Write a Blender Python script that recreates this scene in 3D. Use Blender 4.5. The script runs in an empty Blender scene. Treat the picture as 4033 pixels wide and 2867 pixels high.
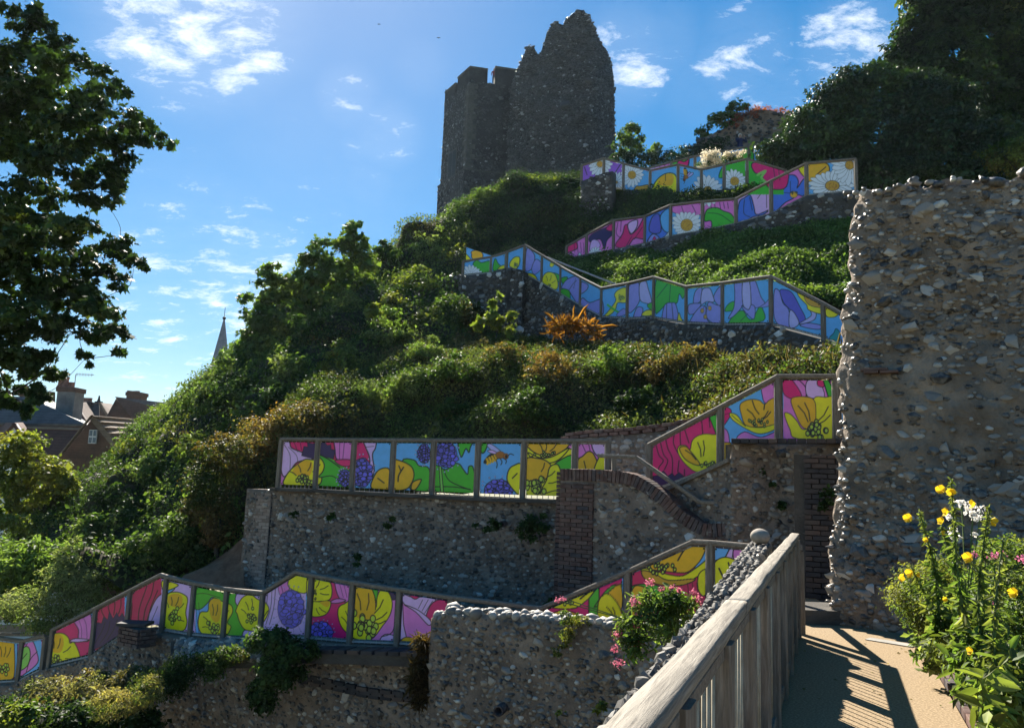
import bpy, bmesh, math, random
import numpy as np
from mathutils import Vector, Matrix
R = math.radians
scene = bpy.context.scene
COL = scene.collection
# ---------------------------------------------------------------- camera
FS, CX, CY = 3104.0, 2016.5, 1433.5          # focal length and centre in photograph pixels
PITCH, ROLL, EYE = 8.2, 2.1, 1.6
cam_d = bpy.data.cameras.new('camera'); cam = bpy.data.objects.new('camera', cam_d); COL.objects.link(cam)
cam_d.sensor_width = 36; cam_d.lens = FS/4033*36; cam_d.clip_start = 0.05; cam_d.clip_end = 6000
CM = Matrix.Rotation(R(90+PITCH), 3, 'X') @ Matrix.Rotation(R(ROLL), 3, 'Z')
cam.matrix_world = Matrix.Translation((0, 0, EYE)) @ CM.to_4x4()
scene.camera = cam
# ---------------------------------------------------------------- sky and sun
SUN_AZ, SUN_EL = -16.0, 38.0                  # azimuth from +Y towards +X
world = bpy.data.worlds.new('World'); scene.world = world; world.use_nodes = True
wn, wl = world.node_tree.nodes, world.node_tree.links
wn.clear()
sky = wn.new('ShaderNodeTexSky'); sky.sky_type = 'NISHITA'; sky.sun_disc = False
sky.sun_elevation = R(SUN_EL); sky.sun_rotation = R(SUN_AZ); sky.altitude = 50
sky.air_density = 1.0; sky.dust_density = 0.15; sky.ozone_density = 4.0
SKY_STRENGTH, SKY_GAMMA, SKY_SAT, SKY_VALUE = 0.1, 0.68, 1.70, 0.63
def wnode(t, **k):
    n = wn.new(t)
    for a, b in k.items(): setattr(n, a, b)
    return n
tc = wnode('ShaderNodeTexCoord')
sep = wnode('ShaderNodeSeparateXYZ'); wl.new(tc.outputs['Generated'], sep.inputs[0])
# thin wisps: a fine stretched noise, gathered where the photograph shows clouds and thinly over the rest of the dome
def wmath(op, a, b=None, c=None):
    n = wnode('ShaderNodeMath', operation=op)
    for i, q in enumerate((a, b, c)):
        if q is None: continue
        if isinstance(q, (int, float)): n.inputs[i].default_value = q
        else: wl.new(q, n.inputs[i])
    return n.outputs[0]
def smooth(x, lo, hi, out=1.0):
    n = wnode('ShaderNodeMapRange', interpolation_type='SMOOTHSTEP'); wl.new(x, n.inputs[0])
    n.inputs[1].default_value = lo; n.inputs[2].default_value = hi; n.inputs[3].default_value = 0; n.inputs[4].default_value = out; return n.outputs[0]
zz = wmath('ADD', wmath('MAXIMUM', sep.outputs['Z'], 0.0), 0.25)
cmb = wnode('ShaderNodeCombineXYZ'); wl.new(wmath('DIVIDE', sep.outputs['X'], zz), cmb.inputs[0]); wl.new(wmath('DIVIDE', sep.outputs['Y'], zz), cmb.inputs[1])
mp = wnode('ShaderNodeMapping'); wl.new(cmb.outputs[0], mp.inputs[0]); mp.inputs['Rotation'].default_value = (0, 0, R(-12)); mp.inputs['Scale'].default_value = (1.0, 1.5, 1)
def wnoise(scale, detail, rough, dist):
    n = wnode('ShaderNodeTexNoise'); wl.new(mp.outputs[0], n.inputs['Vector']); n.inputs['Scale'].default_value = scale; n.inputs['Detail'].default_value = detail
    n.inputs['Roughness'].default_value = rough; n.inputs['Distortion'].default_value = dist; return n.outputs['Fac']
fine = wnoise(8.5, 12, .68, .25)
broad = smooth(wnoise(.8, 3, .5, .2), .60, .82, .5)
SPOTS = [(430, 5, 300, 1.25), (330, 60, 170, .8), (480, 40, 170, .8), (600, 70, 60, .6), (420, 655, 420, .82), (560, 640, 240, 1.0), (860, 305, 110, .9), (775, 225, 100, .85), (800, 325, 70, .7), (1400, 130, 150, 1.0), (1490, 100, 110, .8),
         (1660, 135, 160, .9), (1560, 190, 120, .7), (1740, 215, 120, .85), (1920, 120, 190, 1.0), (940, 150, 80, .6), (700, 420, 320, .55), (820, 410, 90, .7), (150, 500, 500, .5), (640, 320, 200, .5)]
mask = broad
for su, sv, sr, sa in SPOTS:
    dv = CM @ Vector(((su*4033/2284-CX)/FS, -(sv*4033/2284-CY)/FS, -1)); dv.normalize()
    dn = wnode('ShaderNodeVectorMath', operation='DOT_PRODUCT'); wl.new(tc.outputs['Generated'], dn.inputs[0]); dn.inputs[1].default_value = dv
    mask = wmath('MAXIMUM', mask, smooth(dn.outputs['Value'], math.cos(math.atan(sr/1758)), 1.0, sa))
th = wmath('MULTIPLY_ADD', mask, -0.30, 0.77)                 # threshold falls where clouds gather
cl = wmath('MULTIPLY', wmath('SUBTRACT', fine, th), 5.0)
cl = wmath('MAXIMUM', wmath('MULTIPLY', wmath('MAXIMUM', wmath('MINIMUM', cl, 1.0), 0.0), 0.8), wmath('MULTIPLY', wmath('MULTIPLY', mask, mask), wmath('MULTIPLY', fine, 0.16)))
gm = wnode('ShaderNodeGamma'); wl.new(sky.outputs[0], gm.inputs['Color']); gm.inputs['Gamma'].default_value = SKY_GAMMA
hs = wnode('ShaderNodeHueSaturation'); wl.new(gm.outputs[0], hs.inputs['Color'])
hs.inputs['Saturation'].default_value = SKY_SAT; hs.inputs['Hue'].default_value = 0.498; hs.inputs['Value'].default_value = SKY_VALUE
mx = wnode('ShaderNodeMix', data_type='RGBA'); wl.new(cl, mx.inputs[0])
wl.new(hs.outputs[0], mx.inputs[6]); mx.inputs[7].default_value = (3.7, 3.9, 4.15, 1)
bg = wnode('ShaderNodeBackground'); wl.new(mx.outputs[2], bg.inputs[0]); bg.inputs[1].default_value = SKY_STRENGTH
wo = wnode('ShaderNodeOutputWorld'); wl.new(bg.outputs[0], wo.inputs[0])
sd = bpy.data.lights.new('sun', 'SUN'); sun = bpy.data.objects.new('sun', sd); COL.objects.link(sun)
sd.energy = 4.5; sd.angle = R(0.5); sd.color = (1.0, 0.93, 0.80)
sun_dir = Vector((math.sin(R(SUN_AZ))*math.cos(R(SUN_EL)), math.cos(R(SUN_AZ))*math.cos(R(SUN_EL)), math.sin(R(SUN_EL))))
sun.rotation_euler = sun_dir.to_track_quat('Z', 'Y').to_euler()
sun.location = (0, 0, 60)
vs = scene.view_settings
scene.display_settings.display_device = 'sRGB'
vs.view_transform = 'Standard'; vs.look = 'None'; vs.gamma = 1; vs.use_curve_mapping = False; vs.exposure = 1.85
scene.render.engine = 'CYCLES'
scene.cycles.use_denoising = True
scene.cycles.max_bounces = 8; scene.cycles.diffuse_bounces = 4; scene.cycles.transmission_bounces = 6; scene.cycles.transparent_max_bounces = 6
# ---------------------------------------------------------------- helpers
rng = np.random.default_rng(7)
random.seed(7)
CMn = np.array(CM)
K = 4033/2284.0
def at(u, v, Y):
    d = CMn @ np.array([(u-CX)/FS, -(v-CY)/FS, -1.0])
    return np.array([0, 0, EYE]) + d*(Y/d[1])
def dd(u, v, Y):                      # the same with coordinates of the 2284-pixel view
    return at(u*K, v*K, Y)
def onz(u, v, z):
    d = CMn @ np.array([(u-CX)/FS, -(v-CY)/FS, -1.0])
    return np.array([0, 0, EYE]) + d*((z-EYE)/d[2])
def proj(P):
    P = np.atleast_2d(P); q = (P-np.array([0, 0, EYE])) @ CMn
    return CX+FS*q[:, 0]/-q[:, 2], CY-FS*q[:, 1]/-q[:, 2], -q[:, 2]
def srgb(h):
    h = h.lstrip('#'); c = np.array([int(h[i:i+2], 16)/255 for i in (0, 2, 4)])
    return np.where(c <= .04045, c/12.92, ((c+.055)/1.055)**2.4)
def _hash(i, j, k, s):
    n = (i*374761393 + j*668265263 + k*2147483647 + s*1274126177) & 0xffffffff
    n = ((n ^ (n >> 13))*1274126177) & 0xffffffff
    return ((n ^ (n >> 16)) & 0xffff)/65535.0
def vnoise(P, sc, seed=0, octaves=1):
    P = np.asarray(P, float); out = np.zeros(P.shape[:-1]); amp, tot = 1.0, 0.0
    for o in range(octaves):
        q = P/sc*(2**o)+100.0; i = np.floor(q).astype(np.int64); f = q-i; f = f*f*(3-2*f); r = 0
        for a in (0, 1):
            for b in (0, 1):
                for c in (0, 1):
                    w = (f[..., 0] if a else 1-f[..., 0])*(f[..., 1] if b else 1-f[..., 1])*(f[..., 2] if c else 1-f[..., 2])
                    r = r+w*_hash(i[..., 0]+a, i[..., 1]+b, i[..., 2]+c, seed+o)
        out += amp*r; tot += amp; amp *= .5
    return out/tot
def unit(v):
    v = np.asarray(v, float); return v/np.maximum(np.linalg.norm(v, axis=-1, keepdims=True), 1e-9)
# ---- materials
def mat(name, rough=0.8, spec=0.3):
    m = bpy.data.materials.new(name); m.use_nodes = True
    n, l = m.node_tree.nodes, m.node_tree.links
    b = n['Principled BSDF']; b.inputs['Roughness'].default_value = rough; b.inputs['Specular IOR Level'].default_value = spec
    return m, n, l, b
def ramp(n, stops, interp='LINEAR'):
    r = n.new('ShaderNodeValToRGB'); e = r.color_ramp.elements; r.color_ramp.interpolation = interp
    while len(e) < len(stops): e.new(0.5)
    for k, (p, c) in enumerate(stops):
        e[k].position = p; e[k].color = (*c, 1)
    return r
def noise_node(n, l, scale, detail=5, rough=.6, coord='Object', vec=None, dist=0):
    t = n.new('ShaderNodeTexNoise'); t.inputs['Scale'].default_value = scale; t.inputs['Detail'].default_value = detail
    t.inputs['Roughness'].default_value = rough; t.inputs['Distortion'].default_value = dist
    if vec is None:
        c = n.new('ShaderNodeTexCoord'); vec = c.outputs[coord]
    l.new(vec, t.inputs['Vector']); return t
def bump(n, l, b, h, strength=.5, dist=.02):
    k = n.new('ShaderNodeBump'); k.inputs['Strength'].default_value = strength; k.inputs['Distance'].default_value = dist
    l.new(h, k.inputs['Height']); l.new(k.outputs[0], b.inputs['Normal'])
def geo_pos(n):
    return n.new('ShaderNodeNewGeometry').outputs['Position']
def m_noise(name, stops, scale, rough=.85, bs=.4, bd=.01, detail=7, spec=.25, mapscale=None, bump_scale=None, dist=0):
    m, n, l, b = mat(name, rough, spec)
    vec = geo_pos(n)
    if mapscale:
        mp = n.new('ShaderNodeMapping'); mp.inputs['Scale'].default_value = mapscale; l.new(vec, mp.inputs[0]); vec = mp.outputs[0]
    t = noise_node(n, l, scale, detail, .65, vec=vec, dist=dist)
    r = ramp(n, stops); l.new(t.outputs['Fac'], r.inputs[0]); l.new(r.outputs[0], b.inputs['Base Color'])
    t2 = t if bump_scale is None else noise_node(n, l, bump_scale, 6, .6, vec=vec)
    bump(n, l, b, t2.outputs['Fac'], bs, bd)
    return m
def m_pieces(name, stops, rough=.6, spec=.4, patch=(.5, .5, .5), patch_amt=.35, patch_scale=18, bs=.3, bd=.01, interp='LINEAR'):
    """colour picked per loose piece / per object, plus blotches"""
    m, n, l, b = mat(name, rough, spec)
    g = n.new('ShaderNodeNewGeometry'); oi = n.new('ShaderNodeObjectInfo')
    a = n.new('ShaderNodeMath'); a.operation = 'ADD'; l.new(g.outputs['Random Per Island'], a.inputs[0]); l.new(oi.outputs['Random'], a.inputs[1])
    f = n.new('ShaderNodeMath'); f.operation = 'FRACT'; l.new(a.outputs[0], f.inputs[0])
    r = ramp(n, stops, interp); l.new(f.outputs[0], r.inputs[0])
    t = noise_node(n, l, patch_scale, 6, .65, vec=g.outputs['Position'])
    rr = ramp(n, [(.42, (0, 0, 0)), (.66, (1, 1, 1))]); l.new(t.outputs['Fac'], rr.inputs[0])
    mu = n.new('ShaderNodeMath'); mu.operation = 'MULTIPLY'; l.new(rr.outputs[0], mu.inputs[0]); mu.inputs[1].default_value = patch_amt
    mx = n.new('ShaderNodeMix'); mx.data_type = 'RGBA'; l.new(mu.outputs[0], mx.inputs[0]); l.new(r.outputs[0], mx.inputs[6]); mx.inputs[7].default_value = (*patch, 1)
    l.new(mx.outputs[2], b.inputs['Base Color']); bump(n, l, b, t.outputs['Fac'], bs, bd)
    return m
def m_attr(name, rough=.5, spec=.4, transl=0.0, tint=(1, 1, 1), grain=0):
    """colour from the mesh's own paint attribute; leaves also let light through"""
    m, n, l, b = mat(name, rough, spec)
    a = n.new('ShaderNodeAttribute'); a.attribute_name = 'Col'; src = a.outputs['Color']
    if grain:
        t = noise_node(n, l, grain, 4, .6, vec=geo_pos(n)); rr = ramp(n, [(.3, (.86, .86, .86)), (.7, (1, 1, 1))]); l.new(t.outputs['Fac'], rr.inputs[0])
        q = n.new('ShaderNodeMix'); q.data_type = 'RGBA'; q.blend_type = 'MULTIPLY'; q.inputs[0].default_value = 1; l.new(src, q.inputs[6]); l.new(rr.outputs[0], q.inputs[7]); src = q.outputs[2]
    l.new(src, b.inputs['Base Color'])
    if transl:
        t = n.new('ShaderNodeBsdfTranslucent'); mm = n.new('ShaderNodeMix'); mm.data_type = 'RGBA'; mm.blend_type = 'MULTIPLY'; mm.inputs[0].default_value = 1
        l.new(src, mm.inputs[6]); mm.inputs[7].default_value = (*tint, 1); l.new(mm.outputs[2], t.inputs['Color'])
        s = n.new('ShaderNodeMixShader'); s.inputs[0].default_value = transl; l.new(b.outputs[0], s.inputs[1]); l.new(t.outputs[0], s.inputs[2])
        l.new(s.outputs[0], n['Material Output'].inputs['Surface'])
    return m
# ---- objects
def mesh_obj(name, V, F, m, parent=None, smooth=False, col=None):
    V = np.asarray(V, np.float32); me = bpy.data.meshes.new(name)
    if isinstance(F, np.ndarray):
        nf, k = F.shape
        me.vertices.add(len(V)); me.vertices.foreach_set('co', V.ravel())
        me.loops.add(nf*k); me.loops.foreach_set('vertex_index', F.astype(np.int32).ravel())
        me.polygons.add(nf); me.polygons.foreach_set('loop_start', np.arange(0, nf*k, k, dtype=np.int32))
        me.update(calc_edges=True)
    else:
        me.from_pydata(V.tolist(), [], F)
    if smooth: me.polygons.foreach_set('use_smooth', np.ones(len(me.polygons), bool))
    if col is not None:
        ca = me.color_attributes.new('Col', 'FLOAT_COLOR', 'POINT')
        c4 = np.ones((len(V), 4), np.float32); c4[:, :3] = col; ca.data.foreach_set('color', c4.ravel())
    if m: me.materials.append(m)
    o = bpy.data.objects.new(name, me); COL.objects.link(o)
    if parent: adopt(o, parent)
    return o
def adopt(o, parent):
    o.parent = parent
    loc = parent.location.copy() if parent.parent is None else Vector((0, 0, 0))   # parts keep world coordinates
    o.matrix_parent_inverse = Matrix.Translation(-loc)
def tag(o, label=None, cat=None, group=None, kind=None):
    if label: o['label'] = label
    if cat: o['category'] = cat
    if group: o['group'] = group
    if kind: o['kind'] = kind
    return o
def thing(name, loc, label, cat, group=None):
    o = bpy.data.objects.new(name, None); COL.objects.link(o); o.location = Vector([float(x) for x in loc]); o.empty_display_size = .2
    return tag(o, label, cat, group, 'thing')
class MB:
    def __init__(s): s.v = []; s.f = []
    def add(s, V, F):
        k = len(s.v); s.v += [tuple(map(float, p)) for p in V]; s.f += [tuple(i+k for i in f) for f in F]; return s
    def box(s, c, ax, ay, az):      # centre and three half-axis vectors
        c, ax, ay, az = map(lambda q: np.asarray(q, float), (c, ax, ay, az)); V = []
        for k in (-1, 1):
            for j in (-1, 1):
                for i in (-1, 1): V.append(c+i*ax+j*ay+k*az)
        F = [(0, 2, 3, 1), (4, 5, 7, 6), (0, 1, 5, 4), (2, 6, 7, 3), (0, 4, 6, 2), (1, 3, 7, 5)]
        if np.dot(np.cross(ax, ay), az) < 0: F = [f[::-1] for f in F]
        return s.add(V, F)
    def aabox(s, a, b):
        a, b = np.minimum(a, b), np.maximum(a, b); c = (a+b)/2; h = (b-a)/2
        return s.box(c, (h[0], 0, 0), (0, h[1], 0), (0, 0, h[2]))
    def beam(s, p, q, w, h, up=(0, 0, 1), bev=.0):
        """a bar from p to q, w wide, h deep, with chamfered long edges"""
        p, q = np.asarray(p, float), np.asarray(q, float); d = unit(q-p); x = unit(np.cross(d, up)); y = np.cross(x, d)
        w, h = w/2, h/2
        if bev: prof = [(-w+bev, -h), (w-bev, -h), (w, -h+bev), (w, h-bev), (w-bev, h), (-w+bev, h), (-w, h-bev), (-w, -h+bev)]
        else: prof = [(-w, -h), (w, -h), (w, h), (-w, h)]
        n = len(prof); V = [e+a*x+b*y for e in (p, q) for a, b in prof]
        F = [(i, (i+1) % n, n+(i+1) % n, n+i) for i in range(n)]+[tuple(range(n))[::-1], tuple(range(n, 2*n))]
        return s.add(V, [f[::-1] for f in F])
    def tube(s, P, r, n=6, cap=True):
        P = [np.asarray(p, float) for p in P]; r = [r]*len(P) if np.isscalar(r) else list(r); V = []
        ref = np.array([0.3, 0.2, 0.93]); x = None
        for i, p in enumerate(P):
            d = unit(P[min(i+1, len(P)-1)]-P[max(i-1, 0)])
            if x is None:
                if abs(np.dot(d, ref)) > .95: ref = np.array([1., 0, 0])
                x = unit(np.cross(ref, d))
            else: x = unit(x-np.dot(x, d)*d)
            y = np.cross(d, x)
            for k in range(n):
                a = 2*math.pi*k/n; V.append(p+r[i]*(math.cos(a)*x+math.sin(a)*y))
        F = [(i*n+k, i*n+(k+1) % n, (i+1)*n+(k+1) % n, (i+1)*n+k) for i in range(len(P)-1) for k in range(n)]
        if cap: F += [tuple(range(n))[::-1], tuple((len(P)-1)*n+k for k in range(n))]
        return s.add(V, F)
    def prism(s, poly, a, b):
        """polygon (list of 3-D points) swept by vectors a..b"""
        P = [np.asarray(p, float) for p in poly]; n = len(P); V = [p+np.asarray(a) for p in P]+[p+np.asarray(b) for p in P]
        F = [tuple(range(n)), tuple(range(n, 2*n))[::-1]]+[(i, n+i, n+(i+1) % n, (i+1) % n) for i in range(n)]
        return s.add(V, F)
    def lathe(s, c, prof, n=10):
        V = []; c = np.asarray(c, float)
        for r, z in prof:
            for k in range(n):
                a = 2*math.pi*k/n; V.append(c+np.array([r*math.cos(a), r*math.sin(a), z]))
        m = len(prof)
        F = [(i*n+k, i*n+(k+1) % n, (i+1)*n+(k+1) % n, (i+1)*n+k) for i in range(m-1) for k in range(n)]
        F += [tuple(range(n))[::-1], tuple((m-1)*n+k for k in range(n))]
        return s.add(V, F)
    def build(s, name, m, parent=None, smooth=False):
        me = bpy.data.meshes.new(name); me.from_pydata(s.v, [], s.f); me.update()
        bm = bmesh.new(); bm.from_mesh(me); bmesh.ops.recalc_face_normals(bm, faces=bm.faces); bm.to_mesh(me); bm.free()
        if smooth: me.polygons.foreach_set('use_smooth', np.ones(len(me.polygons), bool))
        if m: me.materials.append(m)
        o = bpy.data.objects.new(name, me); COL.objects.link(o)
        if parent: adopt(o, parent)
        return o
def resample(P, n, key=None):
    P = np.asarray(P, float); s = np.r_[0, np.cumsum(np.linalg.norm(np.diff(P[:, :3], axis=0), axis=1))]
    t = np.linspace(0, s[-1], n); return np.stack([np.interp(t, s, P[:, k]) for k in range(P.shape[1])], 1)
def catmull(P, n=6, closed=False):
    P = np.asarray(P, float); N = len(P); out = []
    for i in range(N if closed else N-1):
        if closed: a, b, c, d = P[(i-1) % N], P[i], P[(i+1) % N], P[(i+2) % N]
        else: a, b, c, d = P[max(i-1, 0)], P[i], P[i+1], P[min(i+2, N-1)]
        for k in range(n):
            t = k/n; out.append(.5*((2*b)+(-a+c)*t+(2*a-5*b+4*c-d)*t*t+(-a+3*b-3*c+d)*t**3))
    if not closed: out.append(P[-1])
    return np.array(out)
# ---- foliage
def leaf_mesh(name, P, N, size, col, m, parent=None, aspect=.62, droop=.3, tilt=.75, shape='leaf'):
    """one folded leaf per point: P positions, N facing, size lengths, col colours"""
    n = len(P); size = np.broadcast_to(size, n)[:, None]
    nn = unit(unit(N)+rng.normal(0, tilt, (n, 3)))
    t = rng.normal(0, 1, (n, 3)); t[:, 2] -= droop*1.5; a = unit(t-nn*(t*nn).sum(1, keepdims=True)); b = np.cross(nn, a)
    if shape == 'leaf':      prof = [(0, 0, 0), (.45, .5, .12), (1, 0, -.06), (.45, -.5, .12)]; tri = [(0, 1, 2), (0, 2, 3)]
    elif shape == 'blade':   prof = [(0, 0, 0), (.35, .5, .05), (.75, .3, .0), (1, 0, -.15), (.75, -.3, .0), (.35, -.5, .05)]; tri = [(0, 1, 2), (0, 2, 3), (0, 3, 4), (0, 4, 5)]
    else:                    # palmate, five lobes
        prof = [(0, 0, 0), (.1, .55, .1), (.38, .3, .03), (.62, .62, .1), (.66, .2, 0), (1.05, 0, -.1), (.66, -.2, 0), (.62, -.62, .1), (.38, -.3, .03), (.1, -.55, .1)]
        tri = [(0, 1, 2), (2, 3, 4), (4, 5, 6), (6, 7, 8), (8, 9, 0), (0, 2, 4), (0, 4, 6), (0, 6, 8)]
    asp = aspect*rng.uniform(.8, 1.2, (n, 1)); k = len(prof)
    V = np.stack([P+size*(x*a+y*asp*b+z*nn) for x, y, z in prof], 1).reshape(-1, 3)
    F = (np.arange(n)[:, None, None]*k+np.array(tri)[None]).reshape(-1, 3)
    C = np.repeat(col, k, axis=0)
    return mesh_obj(name, V, F, m, parent, col=C)
def mixcol(cols, w):
    w = np.asarray(w, float); w = w/w.sum(1, keepdims=True); return w @ np.array(cols)
def shade_var(c, amt=.3):
    return c*rng.uniform(1-amt, 1+amt, (len(c), 1))
class Loft:
    """a surface through rows of points given as (u, v, Y) in the 2284-pixel view"""
    def __init__(s, rows, nu=90, nv=60, bumps=((.9, .35), (.35, .12)), seed=0, world=False, taper=0):
        Rw = [resample(catmull([p if world else dd(*p) for p in r], 8), nu) for r in rows]
        M = catmull(np.array(Rw).reshape(len(rows), -1), max(2, nv//max(1, len(rows)-1))).reshape(-1, nu, 3)
        s.base = M; s.nrm = s._n(M)
        h = sum(a*(vnoise(M, sc, seed+i*11, 2)-.42)*2 for i, (sc, a) in enumerate(bumps))
        if taper: h = h*np.clip((1-np.linspace(0, 1, len(M)))/taper, .12, 1)[:, None]
        s.G = M+s.nrm*h[..., None]; s.h = h; s.n2 = s._n(s.G)
    def _n(s, M):
        du = np.gradient(M, axis=1); dv = np.gradient(M, axis=0); n = unit(np.cross(du, dv))
        flip = n[..., 2].mean() < 0
        return -n if flip else n
    def near(s, u, v):
        U, V_, Z = proj(s.G.reshape(-1, 3)); q = (U/K-u)**2+(V_/K-v)**2+Z*2; return s.G.reshape(-1, 3)[np.argmin(q)]
    def mesh(s, name, m, sink=.1, parent=None):
        G = s.G-s.nrm*sink; nv, nu = G.shape[:2]; idx = np.arange(nv*nu).reshape(nv, nu)
        F = np.stack([idx[:-1, :-1], idx[:-1, 1:], idx[1:, 1:], idx[1:, :-1]], -1).reshape(-1, 4)
        return mesh_obj(name, G.reshape(-1, 3), F, m, parent, smooth=True)
    def sample(s, n, jit=.1, power=1):
        G = s.G; nv, nu = G.shape[:2]
        A = np.linalg.norm(np.cross(G[1:, :-1]-G[:-1, :-1], G[:-1, 1:]-G[:-1, :-1]), axis=-1).ravel()
        # more leaves where the surface lies in the picture
        c = s.G[:-1, :-1].reshape(-1, 3); u, v, z = proj(c); inn = (u > -250) & (u < 4283) & (v > -250) & (v < 3117) & (z > 0)
        A = A*np.where(inn, 1, .06)
        k = rng.choice(len(A), n, p=A/A.sum()); i, j = k//(nu-1), k % (nu-1); fu, fv = rng.random((2, n, 1))
        def L(Q): return (Q[i, j]*(1-fu)+Q[i, j+1]*fu)*(1-fv)+(Q[i+1, j]*(1-fu)+Q[i+1, j+1]*fu)*fv
        P, N = L(G), unit(L(s.n2)); H = L(s.h[..., None])[:, 0]
        return P+N*rng.normal(0, jit, (n, 1)), N, H
# ---------------------------------------------------------------- materials
g3 = lambda v: (v, v, v)
M_SOIL = m_noise('soil', [(.3, (.018, .022, .008)), (.7, (.06, .05, .025))], 2.0, .95)
M_GROUND = m_noise('ground', [(.3, (.12, .12, .06)), (.7, (.26, .23, .14))], .25, .95)
M_MORTAR = m_noise('lime mortar', [(.25, (.085, .068, .056)), (.5, (.20, .155, .125)), (.75, (.34, .275, .225))], 2.2, .95, 1.0, .04, bump_scale=16)
M_MORTAR_TAN = m_noise('tan mortar', [(.25, (.09, .072, .058)), (.5, (.22, .175, .138)), (.75, (.37, .30, .24))], 2.0, .95, 1.0, .06, bump_scale=11)
M_MORTAR_DARK = m_noise('dark mortar', [(.3, (.035, .032, .03)), (.7, (.11, .10, .09))], 1.5, .95, .9, .03, bump_scale=12)
FL = [(0, (.016, .016, .02)), (.2, (.045, .042, .044)), (.38, (.11, .098, .09)), (.58, (.20, .17, .145)), (.76, (.26, .225, .19)), (.92, (.34, .31, .28)), (1, (.58, .56, .53))]
M_FLINT = m_pieces('flint', FL, .38, .5, (.26, .22, .18), .55, 16)
M_FLINT_FAR = m_pieces('shade-dark flint', [(0, (.014, .014, .017)), (.5, (.035, .034, .037)), (.82, (.065, .062, .062)), (.96, (.12, .118, .12)), (1, (.45, .45, .48))], .4, .5, (.07, .065, .06), .4, 6)  # flint darkened to carry the tower's shade in its colour
M_FLINT_MID = m_pieces('terrace flint', [(0, (.02, .02, .024)), (.35, (.06, .056, .055)), (.65, (.13, .12, .11)), (.85, (.26, .25, .24)), (1, (.7, .7, .7))], .35, .55, (.15, .13, .12), .4, 6)
M_FLINT_DULL = m_pieces('grey coping flint', [(0, (.07, .066, .062)), (.5, (.14, .13, .12)), (1, (.24, .225, .205))], .75, .2, (.11, .10, .09), .5, 22)
M_FLINT_PALE = m_pieces('pale flint', [(0, (.10, .095, .09)), (.4, (.21, .195, .18)), (.8, (.34, .315, .285)), (1, (.5, .475, .44))], .6, .35, (.16, .14, .12), .5, 22)
BR = [(0, (.07, .042, .038)), (.3, (.105, .056, .046)), (.55, (.14, .078, .062)), (.75, (.075, .052, .05)), (.88, (.05, .047, .054)), (1, (.16, .10, .078))]
M_BRICK = m_pieces('red brick', BR, .85, .2, (.22, .17, .15), .45, 9, .5, .008)
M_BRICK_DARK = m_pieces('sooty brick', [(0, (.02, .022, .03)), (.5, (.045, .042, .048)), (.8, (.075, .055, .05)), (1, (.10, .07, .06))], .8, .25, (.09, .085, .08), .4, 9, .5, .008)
M_BRICK_PALE = m_pieces('weathered brick', [(0, (.16, .12, .10)), (.5, (.25, .18, .15)), (1, (.34, .27, .23))], .9, .2, (.36, .33, .30), .5, 8, .5, .008)
M_PAVING_SHADE = m_noise('shade-dark paving', [(.3, (.035, .033, .03)), (.7, (.085, .08, .072))], 6, .95, .4, .005, bump_scale=60)  # dark terrace surface; the hill's shade is put into its colour
M_CONC = m_noise('concrete', [(.3, (.20, .19, .175)), (.7, (.38, .36, .33))], 3, .9, .4, .006, bump_scale=40)
M_PATH = m_noise('bound gravel', [(.25, (.12, .082, .046)), (.5, (.24, .172, .10)), (.62, (.32, .235, .142)), (.8, (.46, .36, .235))], 55, .9, .8, .006, detail=5)
# weathered timber with grain
def m_wood(name, stops, scale=(14, 14, 14), bs=.5):
    m, n, l, b = mat(name, .82, .25)
    c = n.new('ShaderNodeTexCoord'); mp = n.new('ShaderNodeMapping'); mp.inputs['Scale'].default_value = scale; l.new(c.outputs['Object'], mp.inputs[0])
    oi = n.new('ShaderNodeObjectInfo'); ad = n.new('ShaderNodeVectorMath'); l.new(mp.outputs[0], ad.inputs[0]); l.new(oi.outputs['Random'], ad.inputs[1])
    t = noise_node(n, l, 1.6, 8, .7, vec=ad.outputs[0], dist=.6); r = ramp(n, stops); l.new(t.outputs['Fac'], r.inputs[0]); l.new(r.outputs[0], b.inputs['Base Color'])
    bump(n, l, b, t.outputs['Fac'], bs, .006); return m
WD = [(.25, (.07, .058, .047)), (.45, (.15, .125, .10)), (.6, (.23, .195, .16)), (.8, (.34, .30, .25))]
M_WOOD_V = m_wood('weathered oak post', WD, (30, 30, 2.2))
M_WOOD = m_wood('weathered oak rail', WD, (3, 22, 30))
M_STEEL = m_noise('galvanised steel', [(.3, (.25, .25, .25)), (.7, (.45, .45, .44))], 20, .45, .1, .001)
M_LEAF = m_attr('leaf', .6, .24, .48, (1.35, 1.4, .55))
M_LEAF_DARK = m_attr('sycamore leaf', .6, .2, .28, (1.3, 1.4, .5))
M_LEAF_DULL = m_attr('ivy leaf', .5, .35, .22, (1.25, 1.4, .5))
M_PETAL = m_attr('petal', .7, .2, .4, (1.15, 1.1, 1.0))
M_BARK = m_noise('bark', [(.3, (.025, .02, .016)), (.7, (.09, .075, .06))], 6, .95, .9, .02, mapscale=(3, 3, .6))
# ---------------------------------------------------------------- ground to the horizon
mb = MB(); z0 = -6.4
mb.add([(-3000, -800, z0), (3000, -800, z0), (3000, 4000, z0), (-3000, 4000, z0)], [(0, 1, 2, 3)])
tag(mb.build('ground', M_GROUND), kind='structure')
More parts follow.
